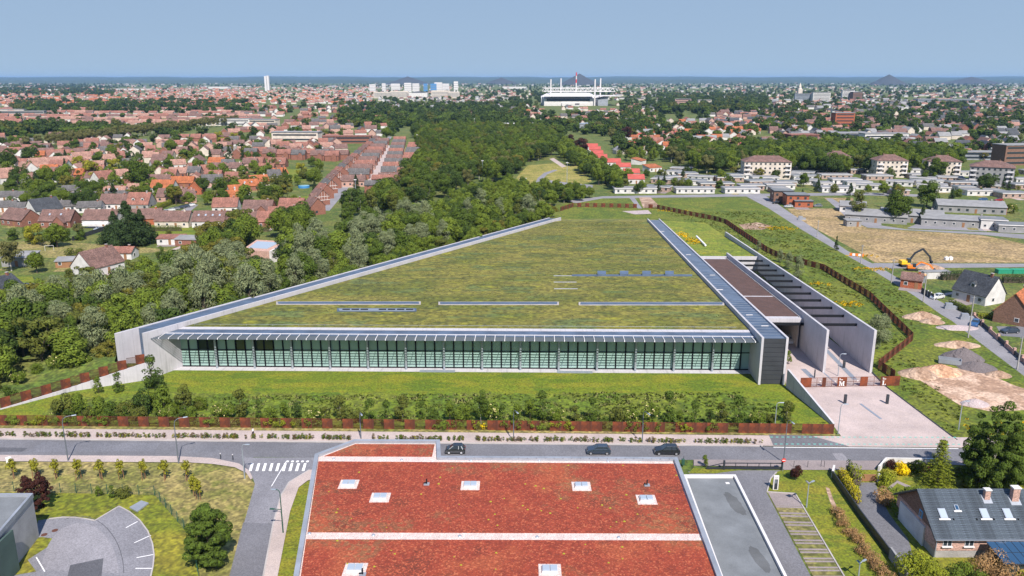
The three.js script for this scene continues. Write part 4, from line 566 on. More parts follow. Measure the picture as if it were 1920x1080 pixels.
// ---------------------------------------------------------------- vehicles
function makeCar(name, label, o) { // local x = length, front at -x
  const c = thing(name, label, 'car'), L = o.l, H = o.h, W = o.w;
  const body = new THREE.Shape(); body.moveTo(-L / 2, 0.32); body.lineTo(-L / 2 + 0.02, 0.55); body.quadraticCurveTo(-L / 2 + 0.06, 0.78, -L / 2 + o.hood * 0.5, 0.86); body.lineTo(-L / 2 + o.hood, 0.98); body.lineTo(L / 2 - 0.3, 1.02); body.quadraticCurveTo(L / 2, 0.98, L / 2, 0.7); body.lineTo(L / 2 - 0.03, 0.32); body.closePath();
  const bg = new THREE.ExtrudeGeometry(body, { depth: W - 0.24, bevelEnabled: true, bevelThickness: 0.12, bevelSize: 0.1, bevelSegments: 3 }); bg.translate(0, 0, -(W - 0.24) / 2); mesh('body', bg, o.paint, c);
  const cab = (t, k, m, nm) => { const s = new THREE.Shape(); const x0 = -L / 2 + o.hood, x1 = L / 2 - 0.12; s.moveTo(x0 - 0.05 + k, 0.95); s.lineTo(x0 + o.rake, H - 0.06); s.quadraticCurveTo(x0 + o.rake + 0.5, H, x0 + o.rake + 0.9, H - 0.005); s.lineTo(x1 - 0.5, H - 0.08); s.quadraticCurveTo(x1 - 0.2, H - 0.16, x1 - k, 0.98); s.closePath(); const g = new THREE.ExtrudeGeometry(s, { depth: t, bevelEnabled: true, bevelThickness: 0.14, bevelSize: 0.05, bevelSegments: 3 }); g.translate(0, 0, -t / 2); const p = g.attributes.position; for (let i = 0; i < p.count; i++) p.setZ(i, p.getZ(i) * (1 - 0.2 * Math.max(0, (p.getY(i) - 0.95) / (H - 0.95)))); g.computeVertexNormals(); return mesh(nm, g, m, c); };
  cab(W - 0.36, 0, M.glass, 'windows');
  { const s = new RoundedBoxGeometry(L - o.hood - o.rake - 0.55, 0.07, W - 0.42, 2, 0.03); s.translate((-L / 2 + o.hood + o.rake + L / 2 - 0.45) / 2, H + 0.02, 0); mesh('roof', s, o.paint, c); }
  for (const sd of [-1, 1]) { const x0 = -L / 2 + o.hood, mid = x0 + o.rake + 0.95, z0 = sd * (W / 2 - 0.02), z1 = sd * (W / 2 - 0.17); for (const g of [beam(V3(x0 + 0.02, 0.98, z0), V3(x0 + o.rake, H, z1), 0.07, 0.07), beam(V3(mid, 0.98, z0), V3(mid, H, z1), 0.09, 0.06), beam(V3(L / 2 - 0.3, 0.98, z0), V3(L / 2 - 0.62, H - 0.04, z1), 0.2, 0.07)]) mesh('pillar', g, o.pillar ?? o.paint, c); const mi = new RoundedBoxGeometry(0.12, 0.12, 0.2, 1, 0.03); mi.translate(x0 + 0.22, 1.03, sd * (W / 2 + 0.08)); mesh('mirror', mi, o.paint, c); }
  const tg = new THREE.CylinderGeometry(0.31, 0.31, 0.2, 20); tg.rotateX(Math.PI / 2); const rg = new THREE.CylinderGeometry(0.2, 0.2, 0.22, 10); rg.rotateX(Math.PI / 2);
  for (const x of [-L / 2 + 0.62, L / 2 - 0.6]) for (const z of [-W / 2 + 0.06, W / 2 - 0.06]) { const t = mesh('wheel', tg, M.rubber, c); t.position.set(x, 0.31, z); mesh('rim', rg, M.chrome, t); }
  for (const z of [-W / 2 + 0.3, W / 2 - 0.3]) { const g = new RoundedBoxGeometry(0.28, 0.16, 0.34, 2, 0.06); g.translate(-L / 2 + 0.1, 0.68, z); mesh('headlight', g, M.chrome, c); const r = new RoundedBoxGeometry(0.12, 0.28, 0.26, 2, 0.05); r.translate(L / 2 - 0.02, 0.86, z); mesh('tail_light', r, M.redPaint, c); }
  return c;
}
const road = (x, y) => G(x, y).setY(0.024), rt = -0.018;
const CN = carPaint(0.035, 0.05, 0.075), CB = carPaint(0.015, 0.017, 0.022), CS = carPaint(0.5, 0.51, 0.53), CW = carPaint(0.72, 0.72, 0.72), CG = carPaint(0.2, 0.21, 0.22), CL = carPaint(0.03, 0.10, 0.24), CR = carPaint(0.35, 0.02, 0.02);
const small = makeCar('small_car', 'small black two-tone car with silver pillars on the road', { l: 3.4, h: 1.55, w: 1.66, hood: 0.62, rake: 0.75, paint: CB, pillar: CS }); small.position.copy(road(854, 848.5)); small.rotation.y = rt;
const hatch = makeCar('hatchback', 'dark blue hatchback on the road, middle one of three', { l: 4.05, h: 1.48, w: 1.74, hood: 1.02, rake: 0.8, paint: CN }); hatch.position.copy(road(1122, 849.5)); hatch.rotation.y = rt;
const suv = makeCar('hatchback', 'black hatchback on the road nearest the sliding gate', { l: 4.25, h: 1.55, w: 1.8, hood: 1.1, rake: 0.8, paint: CB }); suv.position.copy(road(1250, 850)); suv.rotation.y = rt;
const cars = (paint) => { const o = makeCar('parked_car', '', { l: 4.2, h: 1.48, w: 1.76, hood: 1.08, rake: 0.8, paint }); o.userData.group = 'parked cars'; return o; };
for (const [x, y, t, pt, l] of [
  [1477, 641, 1.6, CW, 'white car in the shade at the mouth of the loading court'], [1828, 610, 0.9, CL, 'blue car parked on the lane by the garden wall'], [1893, 624, 0.1, CN, 'dark blue car parked in the drive behind the garden wall'],
  [637, 472, 0.3, CW, 'white car among the trees left of the planted roof'], [309, 399, 0.5, CS, 'silver car leftmost in the row beside the clipped hedge'], [320, 396, 0.5, CW, 'white car second in the row beside the clipped hedge'], [329, 393.5, 0.5, CG, 'grey car third in the row beside the clipped hedge'], [339, 391, 0.5, CN, 'dark blue car fourth in the row beside the clipped hedge'], [348, 389, 0.5, CN, 'dark car fifth in the row beside the clipped hedge'], [358, 386.5, 0.5, CW, 'white car rightmost in the row beside the clipped hedge'],
  [1478, 389, 0.1, CS, 'silver car parked in front of the red cladding house'], [1456, 382, 0.1, CB, 'black car parked left of the red cladding house'], [1533, 388, 0.1, CG, 'grey car parked right of the red cladding house'], [1843, 376, 0, CL, 'blue car parked by the farthest grey school roof'], [1872, 377, 0, CR, 'dark red car parked by the farthest grey school roof'], [186, 432, 0.9, CS, 'silver car beside the dark fence near the big conifer'], [1757, 560, 0.4, CW, 'white car under a blue cover in the white house garden'],
]) { const c = cars(pt); c.position.copy(G(x, y).setY(0.03)); c.rotation.y = t; c.userData.label = l; }
// ---------------------------------------------------------------- person walking on the far pavement
{
  const S = 2.0, n = 64, mc = new MarchingCubes(n, new THREE.MeshBasicMaterial(), false, false, 60000); mc.isolation = 0;
  const J = { head: [0, 1.62, 0], neck: [0, 1.46, 0], chest: [0, 1.3, 0], hip: [0, 0.95, 0], sl: [0, 1.4, 0.19], sr: [0, 1.4, -0.19], el: [0.12, 1.12, 0.25], er: [-0.14, 1.12, -0.25], hl: [-0.02, 0.9, 0.26], hrr: [-0.3, 0.95, -0.22], ll: [0, 0.93, 0.1], lr: [0, 0.93, -0.1], kl: [-0.16, 0.52, 0.1], kr: [0.12, 0.5, -0.1], fl: [-0.3, 0.08, 0.1], fr: [0.38, 0.12, -0.1], tl: [-0.5, 0.05, 0.1], tr: [0.22, 0.04, -0.1] };
  const bones = [['head', 'head', 0.115, 0.11], ['head', 'neck', 0.07, 0.06], ['neck', 'chest', 0.09, 0.16], ['chest', 'hip', 0.17, 0.15], ['sl', 'sr', 0.08, 0.08], ['sl', 'el', 0.06, 0.05], ['el', 'hl', 0.045, 0.04], ['sr', 'er', 0.06, 0.05], ['er', 'hrr', 0.045, 0.04], ['ll', 'kl', 0.1, 0.065], ['kl', 'fl', 0.06, 0.045], ['fl', 'tl', 0.05, 0.04], ['lr', 'kr', 0.1, 0.065], ['kr', 'fr', 0.06, 0.045], ['fr', 'tr', 0.05, 0.04], ['ll', 'lr', 0.12, 0.12]];
  for (let k = 0; k < n; k++) for (let j = 0; j < n; j++) for (let i = 0; i < n; i++) {
    const x = (i / n - 0.5) * S, y = (j / n - 0.5) * S + 0.9, z = (k / n - 0.5) * S; let s = 9;
    for (const [a, b, ra, rb] of bones) { const A = J[a], B = J[b], bx = B[0] - A[0], by = B[1] - A[1], bz = B[2] - A[2], q = bx * bx + by * by + bz * bz, t = q ? cl(((x - A[0]) * bx + (y - A[1]) * by + (z - A[2]) * bz) / q) : 0, d = Math.hypot(x - A[0] - bx * t, y - A[1] - by * t, z - A[2] - bz * t) - (ra + (rb - ra) * t), h = cl(0.5 + 0.5 * (s - d) / 0.04); s = s + (d - s) * h - 0.04 * h * (1 - h); }
    mc.field[i + j * n + k * n * n] = -s;
  }
  mc.update(); const cnt = mc.count, pos = mc.positionArray.slice(0, cnt * 3), nor = mc.normalArray.slice(0, cnt * 3), g = new THREE.BufferGeometry(), col = new Float32Array(cnt * 3);
  for (let i = 0; i < cnt; i++) { pos[3 * i] *= S / 2; pos[3 * i + 1] = pos[3 * i + 1] * S / 2 + 0.9; pos[3 * i + 2] *= S / 2; const x = pos[3 * i], y = pos[3 * i + 1], z = pos[3 * i + 2]; const arm = Math.abs(z) > 0.21 && y < 1.2; col.set(y > 1.66 || (y > 1.56 && x > 0.03) ? [0.02, 0.015, 0.01] : y > 1.45 || (arm && y < 1.14) ? [0.45, 0.27, 0.18] : y > 0.97 ? [0.72, 0.72, 0.74] : y > 0.5 ? [0.02, 0.02, 0.025] : y > 0.1 ? [0.4, 0.25, 0.17] : [0.05, 0.05, 0.05], 3 * i); }
  g.setAttribute('position', new THREE.BufferAttribute(pos, 3)); g.setAttribute('normal', new THREE.BufferAttribute(nor, 3)); g.setAttribute('color', new THREE.BufferAttribute(col, 3));
  const m = mesh('person', g, new THREE.MeshStandardMaterial({ vertexColors: true, roughness: 0.9 })); m.position.copy(G(475, 818.5)).setY(0.13); tag(m, 'person in white shirt and dark shorts walking along the far pavement', 'person');
}
// ---------------------------------------------------------------- vegetation
const LEAF = (r, g, b, tr = 0.3) => new THREE.MeshPhysicalMaterial({ color: lin(r * 1.42, g * 1.36, b * 0.95), vertexColors: true, roughness: 1, specularIntensity: 0.15, transmission: tr, thickness: 0, side: THREE.DoubleSide });
const FOL = { dark: LEAF(0.040, 0.066, 0.020), mid: LEAF(0.062, 0.096, 0.022), bright: LEAF(0.105, 0.145, 0.028), olive: LEAF(0.084, 0.098, 0.028), robinia: LEAF(0.122, 0.118, 0.030), silver: LEAF(0.15, 0.178, 0.13), conifer: LEAF(0.026, 0.044, 0.022, 0.1), bluish: LEAF(0.09, 0.12, 0.11, 0.1), copper: LEAF(0.042, 0.016, 0.018), yellow: LEAF(0.21, 0.21, 0.035), plane: LEAF(0.110, 0.112, 0.055), gold: LEAF(0.55, 0.42, 0.01), golden: LEAF(0.26, 0.23, 0.02), brownish: LEAF(0.24, 0.15, 0.10), cream: LEAF(0.62, 0.58, 0.42), thuja: LEAF(0.13, 0.15, 0.02, 0.15), hedge: LEAF(0.085, 0.12, 0.022) };
// leaves on the surfaces of many overlapping clumps
function leaves(seed, clumps, per, size, o = {}) {
  const r = rng(seed), pos = [], nor = [], col = [], g = () => (r() + r() + r() - 1.5) * 0.8;
  for (const [cx, cy, cz, cr, cs = 1] of clumps) {
    const n = Math.round(per * cr * cr), tint = 0.88 + 0.24 * r();
    for (let i = 0; i < n; i++) {
      let x = g(), y = g(), z = g(); const l = Math.hypot(x, y, z) || 1; x /= l; y /= l; z /= l; if (y < -0.55 && r() < 0.6) y = -y;
      const k = cr * (0.72 + 0.36 * Math.sqrt(r())), px = cx + x * k, py = cy + y * k * cs, pz = cz + z * k;
      let nx = x * 0.9 + g() * 0.8, ny = y * 0.9 + 0.25 + g() * 0.8, nz = z * 0.9 + g() * 0.8; const nl = Math.hypot(nx, ny, nz) || 1; nx /= nl; ny /= nl; nz /= nl;
      let tx = ny - nz * 0.3, ty = nz * 0.7 - nx, tz = nx * 0.3 - ny * 0.7 + 0.2; const d = tx * nx + ty * ny + tz * nz; tx -= d * nx; ty -= d * ny; tz -= d * nz; const tl = Math.hypot(tx, ty, tz) || 1; tx /= tl; ty /= tl; tz /= tl;
      const bx = ny * tz - nz * ty, by = nz * tx - nx * tz, bz = nx * ty - ny * tx, s = size * (0.6 + 0.8 * r()), w = s * (o.thin ?? 0.7);
      const P = (a, b) => [px + tx * a * s + bx * b * w, py + ty * a * s + by * b * w - (o.droop ?? 0) * Math.abs(a) * s, pz + tz * a * s + bz * b * w];
      const A = P(-0.5, 0), B = P(0.1, -0.5), C = P(0.6, 0), D = P(0.1, 0.5); pos.push(...A, ...B, ...C, ...A, ...C, ...D);
      const hx = nx * 0.6 + x * 0.4, hy = ny * 0.6 + y * 0.4, hz = nz * 0.6 + z * 0.4; for (let q = 0; q < 6; q++) nor.push(hx, hy, hz);
      const t = tint * (0.72 + 0.56 * r()), w2 = 0.94 + 0.12 * r(); for (let q = 0; q < 6; q++) col.push(t * w2, t, t * (2 - w2) * 0.96);
    }
  }
  const ge = new THREE.BufferGeometry(); ge.setAttribute('position', new THREE.Float32BufferAttribute(pos, 3)); ge.setAttribute('normal', new THREE.Float32BufferAttribute(nor, 3)); ge.setAttribute('color', new THREE.Float32BufferAttribute(col, 3)); return ge;
}
function trunkGeo(seed, h, r0, top, clumps, n = 6) {
  const r = rng(seed), l = [rod(V3(0, -0.3, 0), V3((r() - 0.5) * 0.3, h, (r() - 0.5) * 0.3), r0, r0 * 0.6, 7)], a = V3(0, h * 0.96, 0);
  for (let i = 0; i < n; i++) { const c = clumps[Math.floor(r() * clumps.length)]; l.push(rod(a.clone().setY(h * (0.7 + 0.3 * r())), V3(c[0], c[1], c[2]), r0 * 0.45, r0 * 0.12, 5)); }
  if (top > h) l.push(rod(V3(0, h - 0.1, 0), V3(0, top, 0), r0 * 0.6, r0 * 0.15, 6));
  return merge(l);
}
const ball = (seed, n, cy, rx, ry, cr, o = {}) => { const r = rng(seed), l = []; for (let i = 0; i < n; i++) { const a = r() * 6.283, v = 2 * r() - 1, q = Math.sqrt(1 - v * v) * (o.taper ? (1 - o.taper * (v + 1) / 2) : 1), k = (0.45 + 0.5 * Math.sqrt(r())) * (0.85 + 0.3 * r()); l.push([Math.cos(a) * q * rx * k, cy + v * ry * k * 1.1, Math.sin(a) * q * rx * k, cr * (0.65 + 0.7 * r()), o.flat ?? 0.85]); } return l; };
const KIND = {}; // name -> {words, crown, trunk, mat, bark, h}
function kind(name, words, h, clumps, per, size, m, bark, th, r0, o = {}) { const s = [...name].reduce((a, c) => a * 31 + c.charCodeAt(0) | 0, 7); (KIND[name] ??= []).push({ words, h, crown: leaves(s + KIND[name]?.length * 13, clumps, per, size, o), trunk: trunkGeo(s + 5, th, r0, o.top ?? 0, clumps), mat: m, bark }); }
for (const [i, m] of [[1, 'dark'], [2, 'mid'], [3, 'hedge']]) kind('broad', ['dark green broadleaf tree', 'green broadleaf tree', 'full green broadleaf tree'][i - 1], 10, ball(i * 17, 30, 6.0, 3.9, 3.6, 1.5), 78, 0.52, FOL[m], M.bark, 3, 0.3);
kind('broadNear', 'round green tree', 10, ball(117, 130, 5.0, 3.9, 4.4, 0.66, { taper: 0.4, flat: 0.7 }), 330, 0.3, FOL.mid, M.bark, 1.6, 0.26);
kind('copperNear', 'dark purple tree', 10, ball(179, 120, 5.0, 4.3, 4.3, 0.64, { flat: 0.7 }), 330, 0.3, FOL.copper, M.bark, 1.6, 0.26);
kind('birchNear', 'drooping birch', 12, ball(129, 140, 6.4, 4.6, 5.4, 0.55, { taper: 0.3, flat: 0.8 }), 420, 0.24, FOL.mid, M.barkPale, 6, 0.16, { top: 10, droop: 0.4 });
for (const i of [1, 2]) kind('bright', 'fresh green leafy tree', 9, ball(i * 23, 26, 5.4, 3.4, 3.4, 1.35), 90, 0.48, FOL.bright, M.bark, 2.6, 0.24);
for (const i of [1, 2, 3]) kind('birch', ['slender olive green tree with pale trunk', 'loose olive green tree with pale trunk', 'slim dull green tree with pale trunk'][i - 1], 12, ball(i * 29, 26, 7.6, 2.5, 4.4, 1.0, { taper: 0.45 }), 110, 0.40, i === 2 ? FOL.mid : FOL.olive, M.barkPale, 6, 0.16, { top: 10, droop: 0.3 });
for (const i of [1, 2]) kind('silver', 'silver grey willow', 9, ball(i * 37, 34, 4.9, 2.5, 4.1, 0.95, { taper: 0.6 }), 150, 0.34, FOL.silver, M.bark, 2.5, 0.2, { thin: 0.4 });
for (const i of [1, 2, 3]) kind('robinia', ['olive tree with open crown', 'yellowish olive tree with spreading crown', 'dull olive spreading tree'][i - 1], 10, ball(i * 41, 24, 6.6, 4.4, 3.0, 1.25, { flat: 0.6 }), 88, 0.46, i === 3 ? FOL.olive : FOL.robinia, M.bark, 3.4, 0.24);
kind('plane', 'pale olive avenue tree', 11, ball(77, 24, 7.2, 3.2, 3.6, 1.3), 90, 0.5, FOL.plane, M.barkPale, 4, 0.28);
kind('copper', 'dark purple-leaved tree', 10, ball(79, 28, 5.8, 3.9, 3.8, 1.4), 80, 0.5, FOL.copper, M.bark, 2.6, 0.28);
kind('yellow', 'yellow-green weeping tree', 9, ball(83, 26, 5.0, 3.6, 3.8, 1.3), 95, 0.46, FOL.yellow, M.bark, 2.2, 0.26, { droop: 0.5 });
const cone = (seed, n, h, rb, y0 = 0.8, cr = 0.8) => { const r = rng(seed), l = []; for (let i = 0; i < n; i++) { const t = Math.pow(r(), 0.8), a = r() * 6.283, q = rb * (1 - t) * (0.55 + 0.45 * r()); l.push([Math.cos(a) * q, y0 + t * (h - y0 - 0.3), Math.sin(a) * q, cr * (1.1 - 0.75 * t), 0.7]); } l.push([0, h - 0.3, 0, 0.3, 1.4]); return l; };
kind('conifer', 'dense dark conifer', 12, cone(91, 60, 12, 3.6, 1.2, 1.3), 105, 0.42, FOL.conifer, M.bark, 2, 0.3, { top: 11, thin: 0.5 });
kind('conifer', 'dark shaggy conifer', 12, cone(92, 54, 12, 2.8, 1.0, 1.15), 115, 0.40, FOL.conifer, M.bark, 2, 0.3, { top: 11, thin: 0.5 });
kind('cedar', 'huge dense dark conifer', 12, cone(94, 90, 12, 5.6, 1.0, 1.7), 70, 0.5, FOL.conifer, M.bark, 2, 0.4, { top: 11, thin: 0.5 });
kind('column', 'tall narrow dark conifer', 12, cone(93, 60, 12, 1.7, 0.8, 1.0), 130, 0.36, FOL.conifer, M.bark, 1.5, 0.25, { top: 11, thin: 0.5 });
{ // spruce: whorls of flat boughs
  const l = [], r = rng(17); for (let k = 0; k < 15; k++) { const y = 0.9 + k * 0.62, q = 2.9 * (1 - k / 16.5), n = Math.max(4, Math.round(q * 4)); for (let i = 0; i < n; i++) { const a = i / n * 6.283 + k * 0.7; for (const f of [0.35, 0.7, 1]) l.push([Math.cos(a) * q * f, y - 0.28 * f * q, Math.sin(a) * q * f, 0.42 - 0.1 * f + 0.05 * r(), 0.35]); } } l.push([0, 10.1, 0, 0.2, 2]);
  kind('spruce', 'layered yellow-green spruce', 10.2, l, 150, 0.30, LEAF(0.12, 0.145, 0.022, 0.15), M.bark, 1, 0.2, { top: 10, thin: 0.35 });
}
for (const [i, m, w] of [[1, 'mid', 'rounded green bush'], [2, 'hedge', 'leafy green shrub'], [3, 'olive', 'dull olive shrub']]) kind('shrub', w, 3, ball(i * 47, 16, 1.45, 1.3, 1.3, 0.62), 230, 0.26, FOL[m], M.bark, 0.6, 0.08);
for (const [i, m, w] of [[1, 'mid', 'bushy young tree'], [2, 'dark', 'dark bushy young tree'], [3, 'olive', 'thin grey-green young tree'], [4, 'hedge', 'upright leafy young tree']]) kind('sapling', w, 4.2, ball(i * 53, 18, 2.3, 1.15, 1.9, 0.5, { taper: 0.5 }), 260, 0.24, FOL[m], i === 3 ? M.barkPale : M.bark, 1, 0.06, { top: 3.6 });
kind('elder', 'elder bush with creamy white flowers', 3, ball(61, 16, 1.4, 1.5, 1.2, 0.6), 230, 0.26, FOL.hedge, M.bark, 0.6, 0.08);
kind('young', 'small staked street tree', 3.2, ball(67, 12, 2.25, 0.55, 1.0, 0.3, { taper: 0.5 }), 600, 0.2, LEAF(0.17, 0.17, 0.025), M.bark, 1.5, 0.05, { top: 2.8 });
// every tree is listed first; the ones that show largest stand as things, the rest as one woodland mass
const trees = [];
const keepOut = [[[465, 452], [538, 452], [530, 532], [472, 532]], [[612, 452], [656, 452], [656, 492], [612, 492]]].map((l) => GP(l));
function plant(k, p, h, zone, label) { if (!label && keepOut.some((q) => inside(q, p.x, p.z))) return; const v = KIND[k], i = Math.floor(R0() * v.length); trees.push({ k, v: v[i], p, h, zone, label, x: p.x, d: Math.max(10, -p.z), turn: R0() * 6.28, sx: 0.88 + 0.24 * R0() }); }
const pick = (r, w) => { let t = r * w.reduce((a, b) => a + b[1], 0); for (const [k, q] of w) { t -= q; if (t <= 0) return k; } return w[0][0]; };
function wood(polyPx, spacing, mixW, h0, h1, zone, seed, avoid = []) {
  const poly = GP(polyPx), r = rng(seed), av = avoid.map((a) => GP(a)); let x0 = 1e9, x1 = -1e9, z0 = 1e9, z1 = -1e9; for (const [x, z] of poly) { x0 = Math.min(x0, x); x1 = Math.max(x1, x); z0 = Math.min(z0, z); z1 = Math.max(z1, z); }
  for (let x = x0; x < x1; x += spacing) for (let z = z0; z < z1; z += spacing) { const a = x + (r() - 0.5) * spacing * 0.9, b = z + (r() - 0.5) * spacing * 0.9, q = r(), hh = h0 + (h1 - h0) * r(); if (!inside(poly, a, b) || av.some((p) => inside(p, a, b))) continue; const n = noise2(a / 260, b / 260, 2); plant(pick(cl(q * 0.75 + (n - 0.37) * 0.9), mixW), V3(a, 0, b), hh, zone); }
}
// thicket at the left
wood([[-200, 800], [-200, 598], [40, 602], [110, 585], [235, 575], [300, 540], [420, 500], [470, 480], [500, 470], [560, 475], [480, 530], [400, 570], [250, 604], [214, 645], [205, 652], [140, 666], [60, 712], [0, 742]], 7.6, [['robinia', 5], ['broad', 2], ['birch', 1.2], ['bright', 1]], 9, 13, 'the thicket at the left edge', 3, [[[120, 690], [215, 660], [215, 645], [120, 660]]]);
wood([[380, 470], [470, 440], [560, 430], [600, 440], [560, 470], [500, 465], [440, 490], [400, 500]], 9.5, [['robinia', 3], ['broad', 3], ['birch', 1]], 9, 13, 'the trees above the thicket', 4);
// strip along the left spine: low dark growth at the wall, silver willows, then taller wood
{ const r = rng(41); for (let b = -2; b < bMax + 22; b += 5.2) for (let o = -9; o > -64; o -= 6.2) { const bb = b + (r() - 0.5) * 4, oo = o + (r() - 0.5) * 4, q = r(); if (oo < -34 && bb < 12) continue; if (oo < -24 && oo > -36 && q < 0.6) continue; const near = oo > -16; const k = near ? pick(q, [['broad', 4], ['bright', 2], ['robinia', 1]]) : pick(q, [['silver', bb < 10 ? 1.5 : bb < 130 ? 8 : 1.5], ['broad', 2.5], ['bright', 1.5], ['birch', 1]]); plant(k, Q(sl(bb, oo), bb), near ? 5.5 + 2.5 * r() : (k === 'silver' ? 10 + 5 * r() : 8 + 4 * r()), 'the trees along the planted roof'); } }
wood([[60, 560], [110, 545], [150, 535], [260, 520], [300, 500], [380, 480], [430, 472], [440, 500], [300, 545], [230, 575], [110, 585], [60, 590]], 11, [['robinia', 5], ['bright', 2], ['birch', 1]], 6, 9.5, 'the upper edge of the thicket', 14);
wood([[600, 436], [690, 396], [750, 372], [768, 330], [790, 300], [780, 262], [770, 250], [860, 246], [1000, 250], [1040, 258], [1045, 285], [1028, 294], [985, 312], [950, 340], [880, 352], [850, 372], [760, 408], [690, 425]], 9.5, [['birch', 6], ['broad', 4], ['plane', 1], ['robinia', 1]], 11, 15, 'the wood beyond the planted roof', 5);
wood([[850, 378], [950, 349], [1000, 356], [1060, 361], [1118, 366], [1095, 380], [1045, 387], [960, 392], [880, 400]], 7, [['broad', 3], ['bright', 3], ['birch', 1]], 5.5, 8, 'the trees behind the upper roof end', 16);
wood([[1046, 268], [1068, 282], [1110, 315], [1165, 345], [1160, 358], [1135, 356], [1090, 325], [1050, 295]], 8, [['bright', 4], ['broad', 4]], 8, 11, 'the belt beside the park path', 6);
for (const [x, y, k, h] of [[1050, 262, 'broad', 14], [1090, 292, 'copper', 14], [1175, 262, 'copper', 13], [1070, 270, 'copper', 9], [1120, 250, 'plane', 15], [1145, 265, 'plane', 14], [1160, 245, 'broad', 15], [1200, 300, 'bright', 10], [1225, 302, 'bright', 10], [1250, 300, 'bright', 10], [1185, 302, 'bright', 10], [1275, 318, 'plane', 14], [1310, 325, 'broad', 13], [1350, 322, 'broad', 14], [1280, 336, 'conifer', 7], [1234, 352, 'conifer', 7], [1235, 362, 'conifer', 7], [1245, 345, 'conifer', 6]]) plant(k, G(x, y), h, 'the gardens right of the wood');
wood([[1235, 300], [1330, 328], [1400, 322], [1400, 300], [1330, 285]], 12, [['broad', 4], ['plane', 1], ['bright', 1]], 11, 14, 'the tree belt left of the apartment blocks', 7);
wood([[1395, 308], [1430, 322], [1500, 330], [1600, 334], [1720, 320], [1800, 316], [1790, 302], [1640, 288], [1500, 285], [1400, 288]], 11, [['broad', 6], ['bright', 1.5], ['robinia', 1]], 11, 15, 'the tree belt behind the apartment blocks', 8);
for (const [x, y, k, h, l] of [[1605, 413, 'birch', 15, 'tall loose birch beside the small grey shed by the dry field'], [1684, 418, 'broad', 13, 'round dark tree in front of the grey school roofs'], [1671, 392, 'column', 14, 'narrow dark cypress behind the round tree by the school'], [1728, 419, 'conifer', 9, 'ragged conifer against the orange brick end of the school'], [1737, 388, 'broad', 12, 'broad dark tree behind the school roofs'], [1782, 390, 'conifer', 10, 'dark spreading pine between the school roofs'], [1585, 386, 'shrub', 4.5, 'clipped bush left of the tall birch'], [1897, 400, 'elder', 5, 'pale flowering bush at the corner of the far school block'], [1480, 325, 'birch', 12, 'tree in front of the leftmost apartment block'], [1550, 330, 'broad', 14, 'big tree between the two left apartment blocks'], [1640, 330, 'conifer', 12, 'dark conifer left of the second apartment block'], [1740, 333, 'broad', 12, 'round tree right of the second apartment block'], [1756, 335, 'broad', 12, 'round tree left of the third apartment block'], [1700, 330, 'bright', 8, 'small round tree before the second apartment block'], [1783, 338, 'column', 8, 'small cypress before the third apartment block'], [1850, 360, 'broad', 11, 'leafy tree right of the bungalows'], [1890, 360, 'column', 9, 'narrow cypress at the far right of the bungalows'], [1880, 355, 'column', 8, 'smaller cypress beside the one at the far right']]) plant(k, G(x, y), h, 'the school grounds', l);
// suburb trees, left
for (const [x, y, k, h, l] of [[243, 462, 'cedar', 18, 'huge dark conifer in the middle of the gardens at left'], [218, 456, 'cedar', 13, 'dark conifer crowding the left side of the huge one'], [268, 458, 'cedar', 14, 'dark conifer crowding the right side of the huge one'], [66, 458, 'yellow', 8, 'yellow-green bush tree in the garden left of the huge conifer'], [108, 464, 'broad', 9, 'low spreading tree left of the huge conifer'], [150, 448, 'plane', 7, 'pale olive tree beside the dark garden fence'], [22, 508, 'plane', 11, 'bare-looking olive tree by the sheds at far left'], [70, 512, 'broad', 7, 'green tree right of the sheds at far left'], [140, 486, 'shrub', 5, 'round bush beside the white gable house'], [262, 352, 'broad', 16, 'tall dark oval tree among the red roofs'], [175, 340, 'yellow', 13, 'large yellow weeping tree among the red roofs'], [217, 325, 'yellow', 10, 'second yellow weeping tree, right of the large one'], [125, 352, 'bright', 13, 'rounded green tree before the white gables at left'], [88, 350, 'broad', 12, 'dark tree left of the rounded green one'], [40, 346, 'broad', 12, 'dark spreading tree near the left edge of the roofs'], [125, 310, 'conifer', 12, 'dark conifer behind the salmon roofs'], [12, 325, 'broad', 16, 'tall tree at the left edge of the suburb'], [60, 310, 'broad', 15, 'broad tree behind the left salmon roofs'], [150, 395, 'broad', 10, 'tree between the white bungalows at left'], [97, 380, 'shrub', 6, 'conical shrub among the white bungalows'], [390, 385, 'bright', 7, 'round tree behind the parked cars'], [380, 348, 'bright', 6, 'small round tree in the yard of the orange roofs'], [430, 300, 'conifer', 12, 'conifer right of the orange roof'], [455, 300, 'column', 12, 'narrow conifer right of the orange roof'], [322, 290, 'broad', 13, 'dark round tree above the middle roofs'], [212, 343, 'conifer', 6, 'small bluish conifer beside the white gable'], [440, 268, 'yellow', 10, 'bright yellow tree by the cemetery wall'], [412, 265, 'yellow', 10, 'yellow tree left of the cemetery wall'], [30, 398, 'shrub', 4, 'garden shrub by the white bungalows'], [590, 350, 'broad', 11, 'dark tree beside the timbered street'], [520, 390, 'shrub', 6, 'shrub beside the blue pool'], [668, 355, 'conifer', 9, 'conifer between the brick rows'], [790, 330, 'broad', 17, 'big round tree at the end of the brick rows'], [600, 290, 'bluish', 10, ''], [725, 262, 'broad', 13, 'round tree at the top of the timbered street']]) plant(KIND[k] ? k : 'conifer', G(x, y), h, 'the gardens among the red roofs', l || undefined);
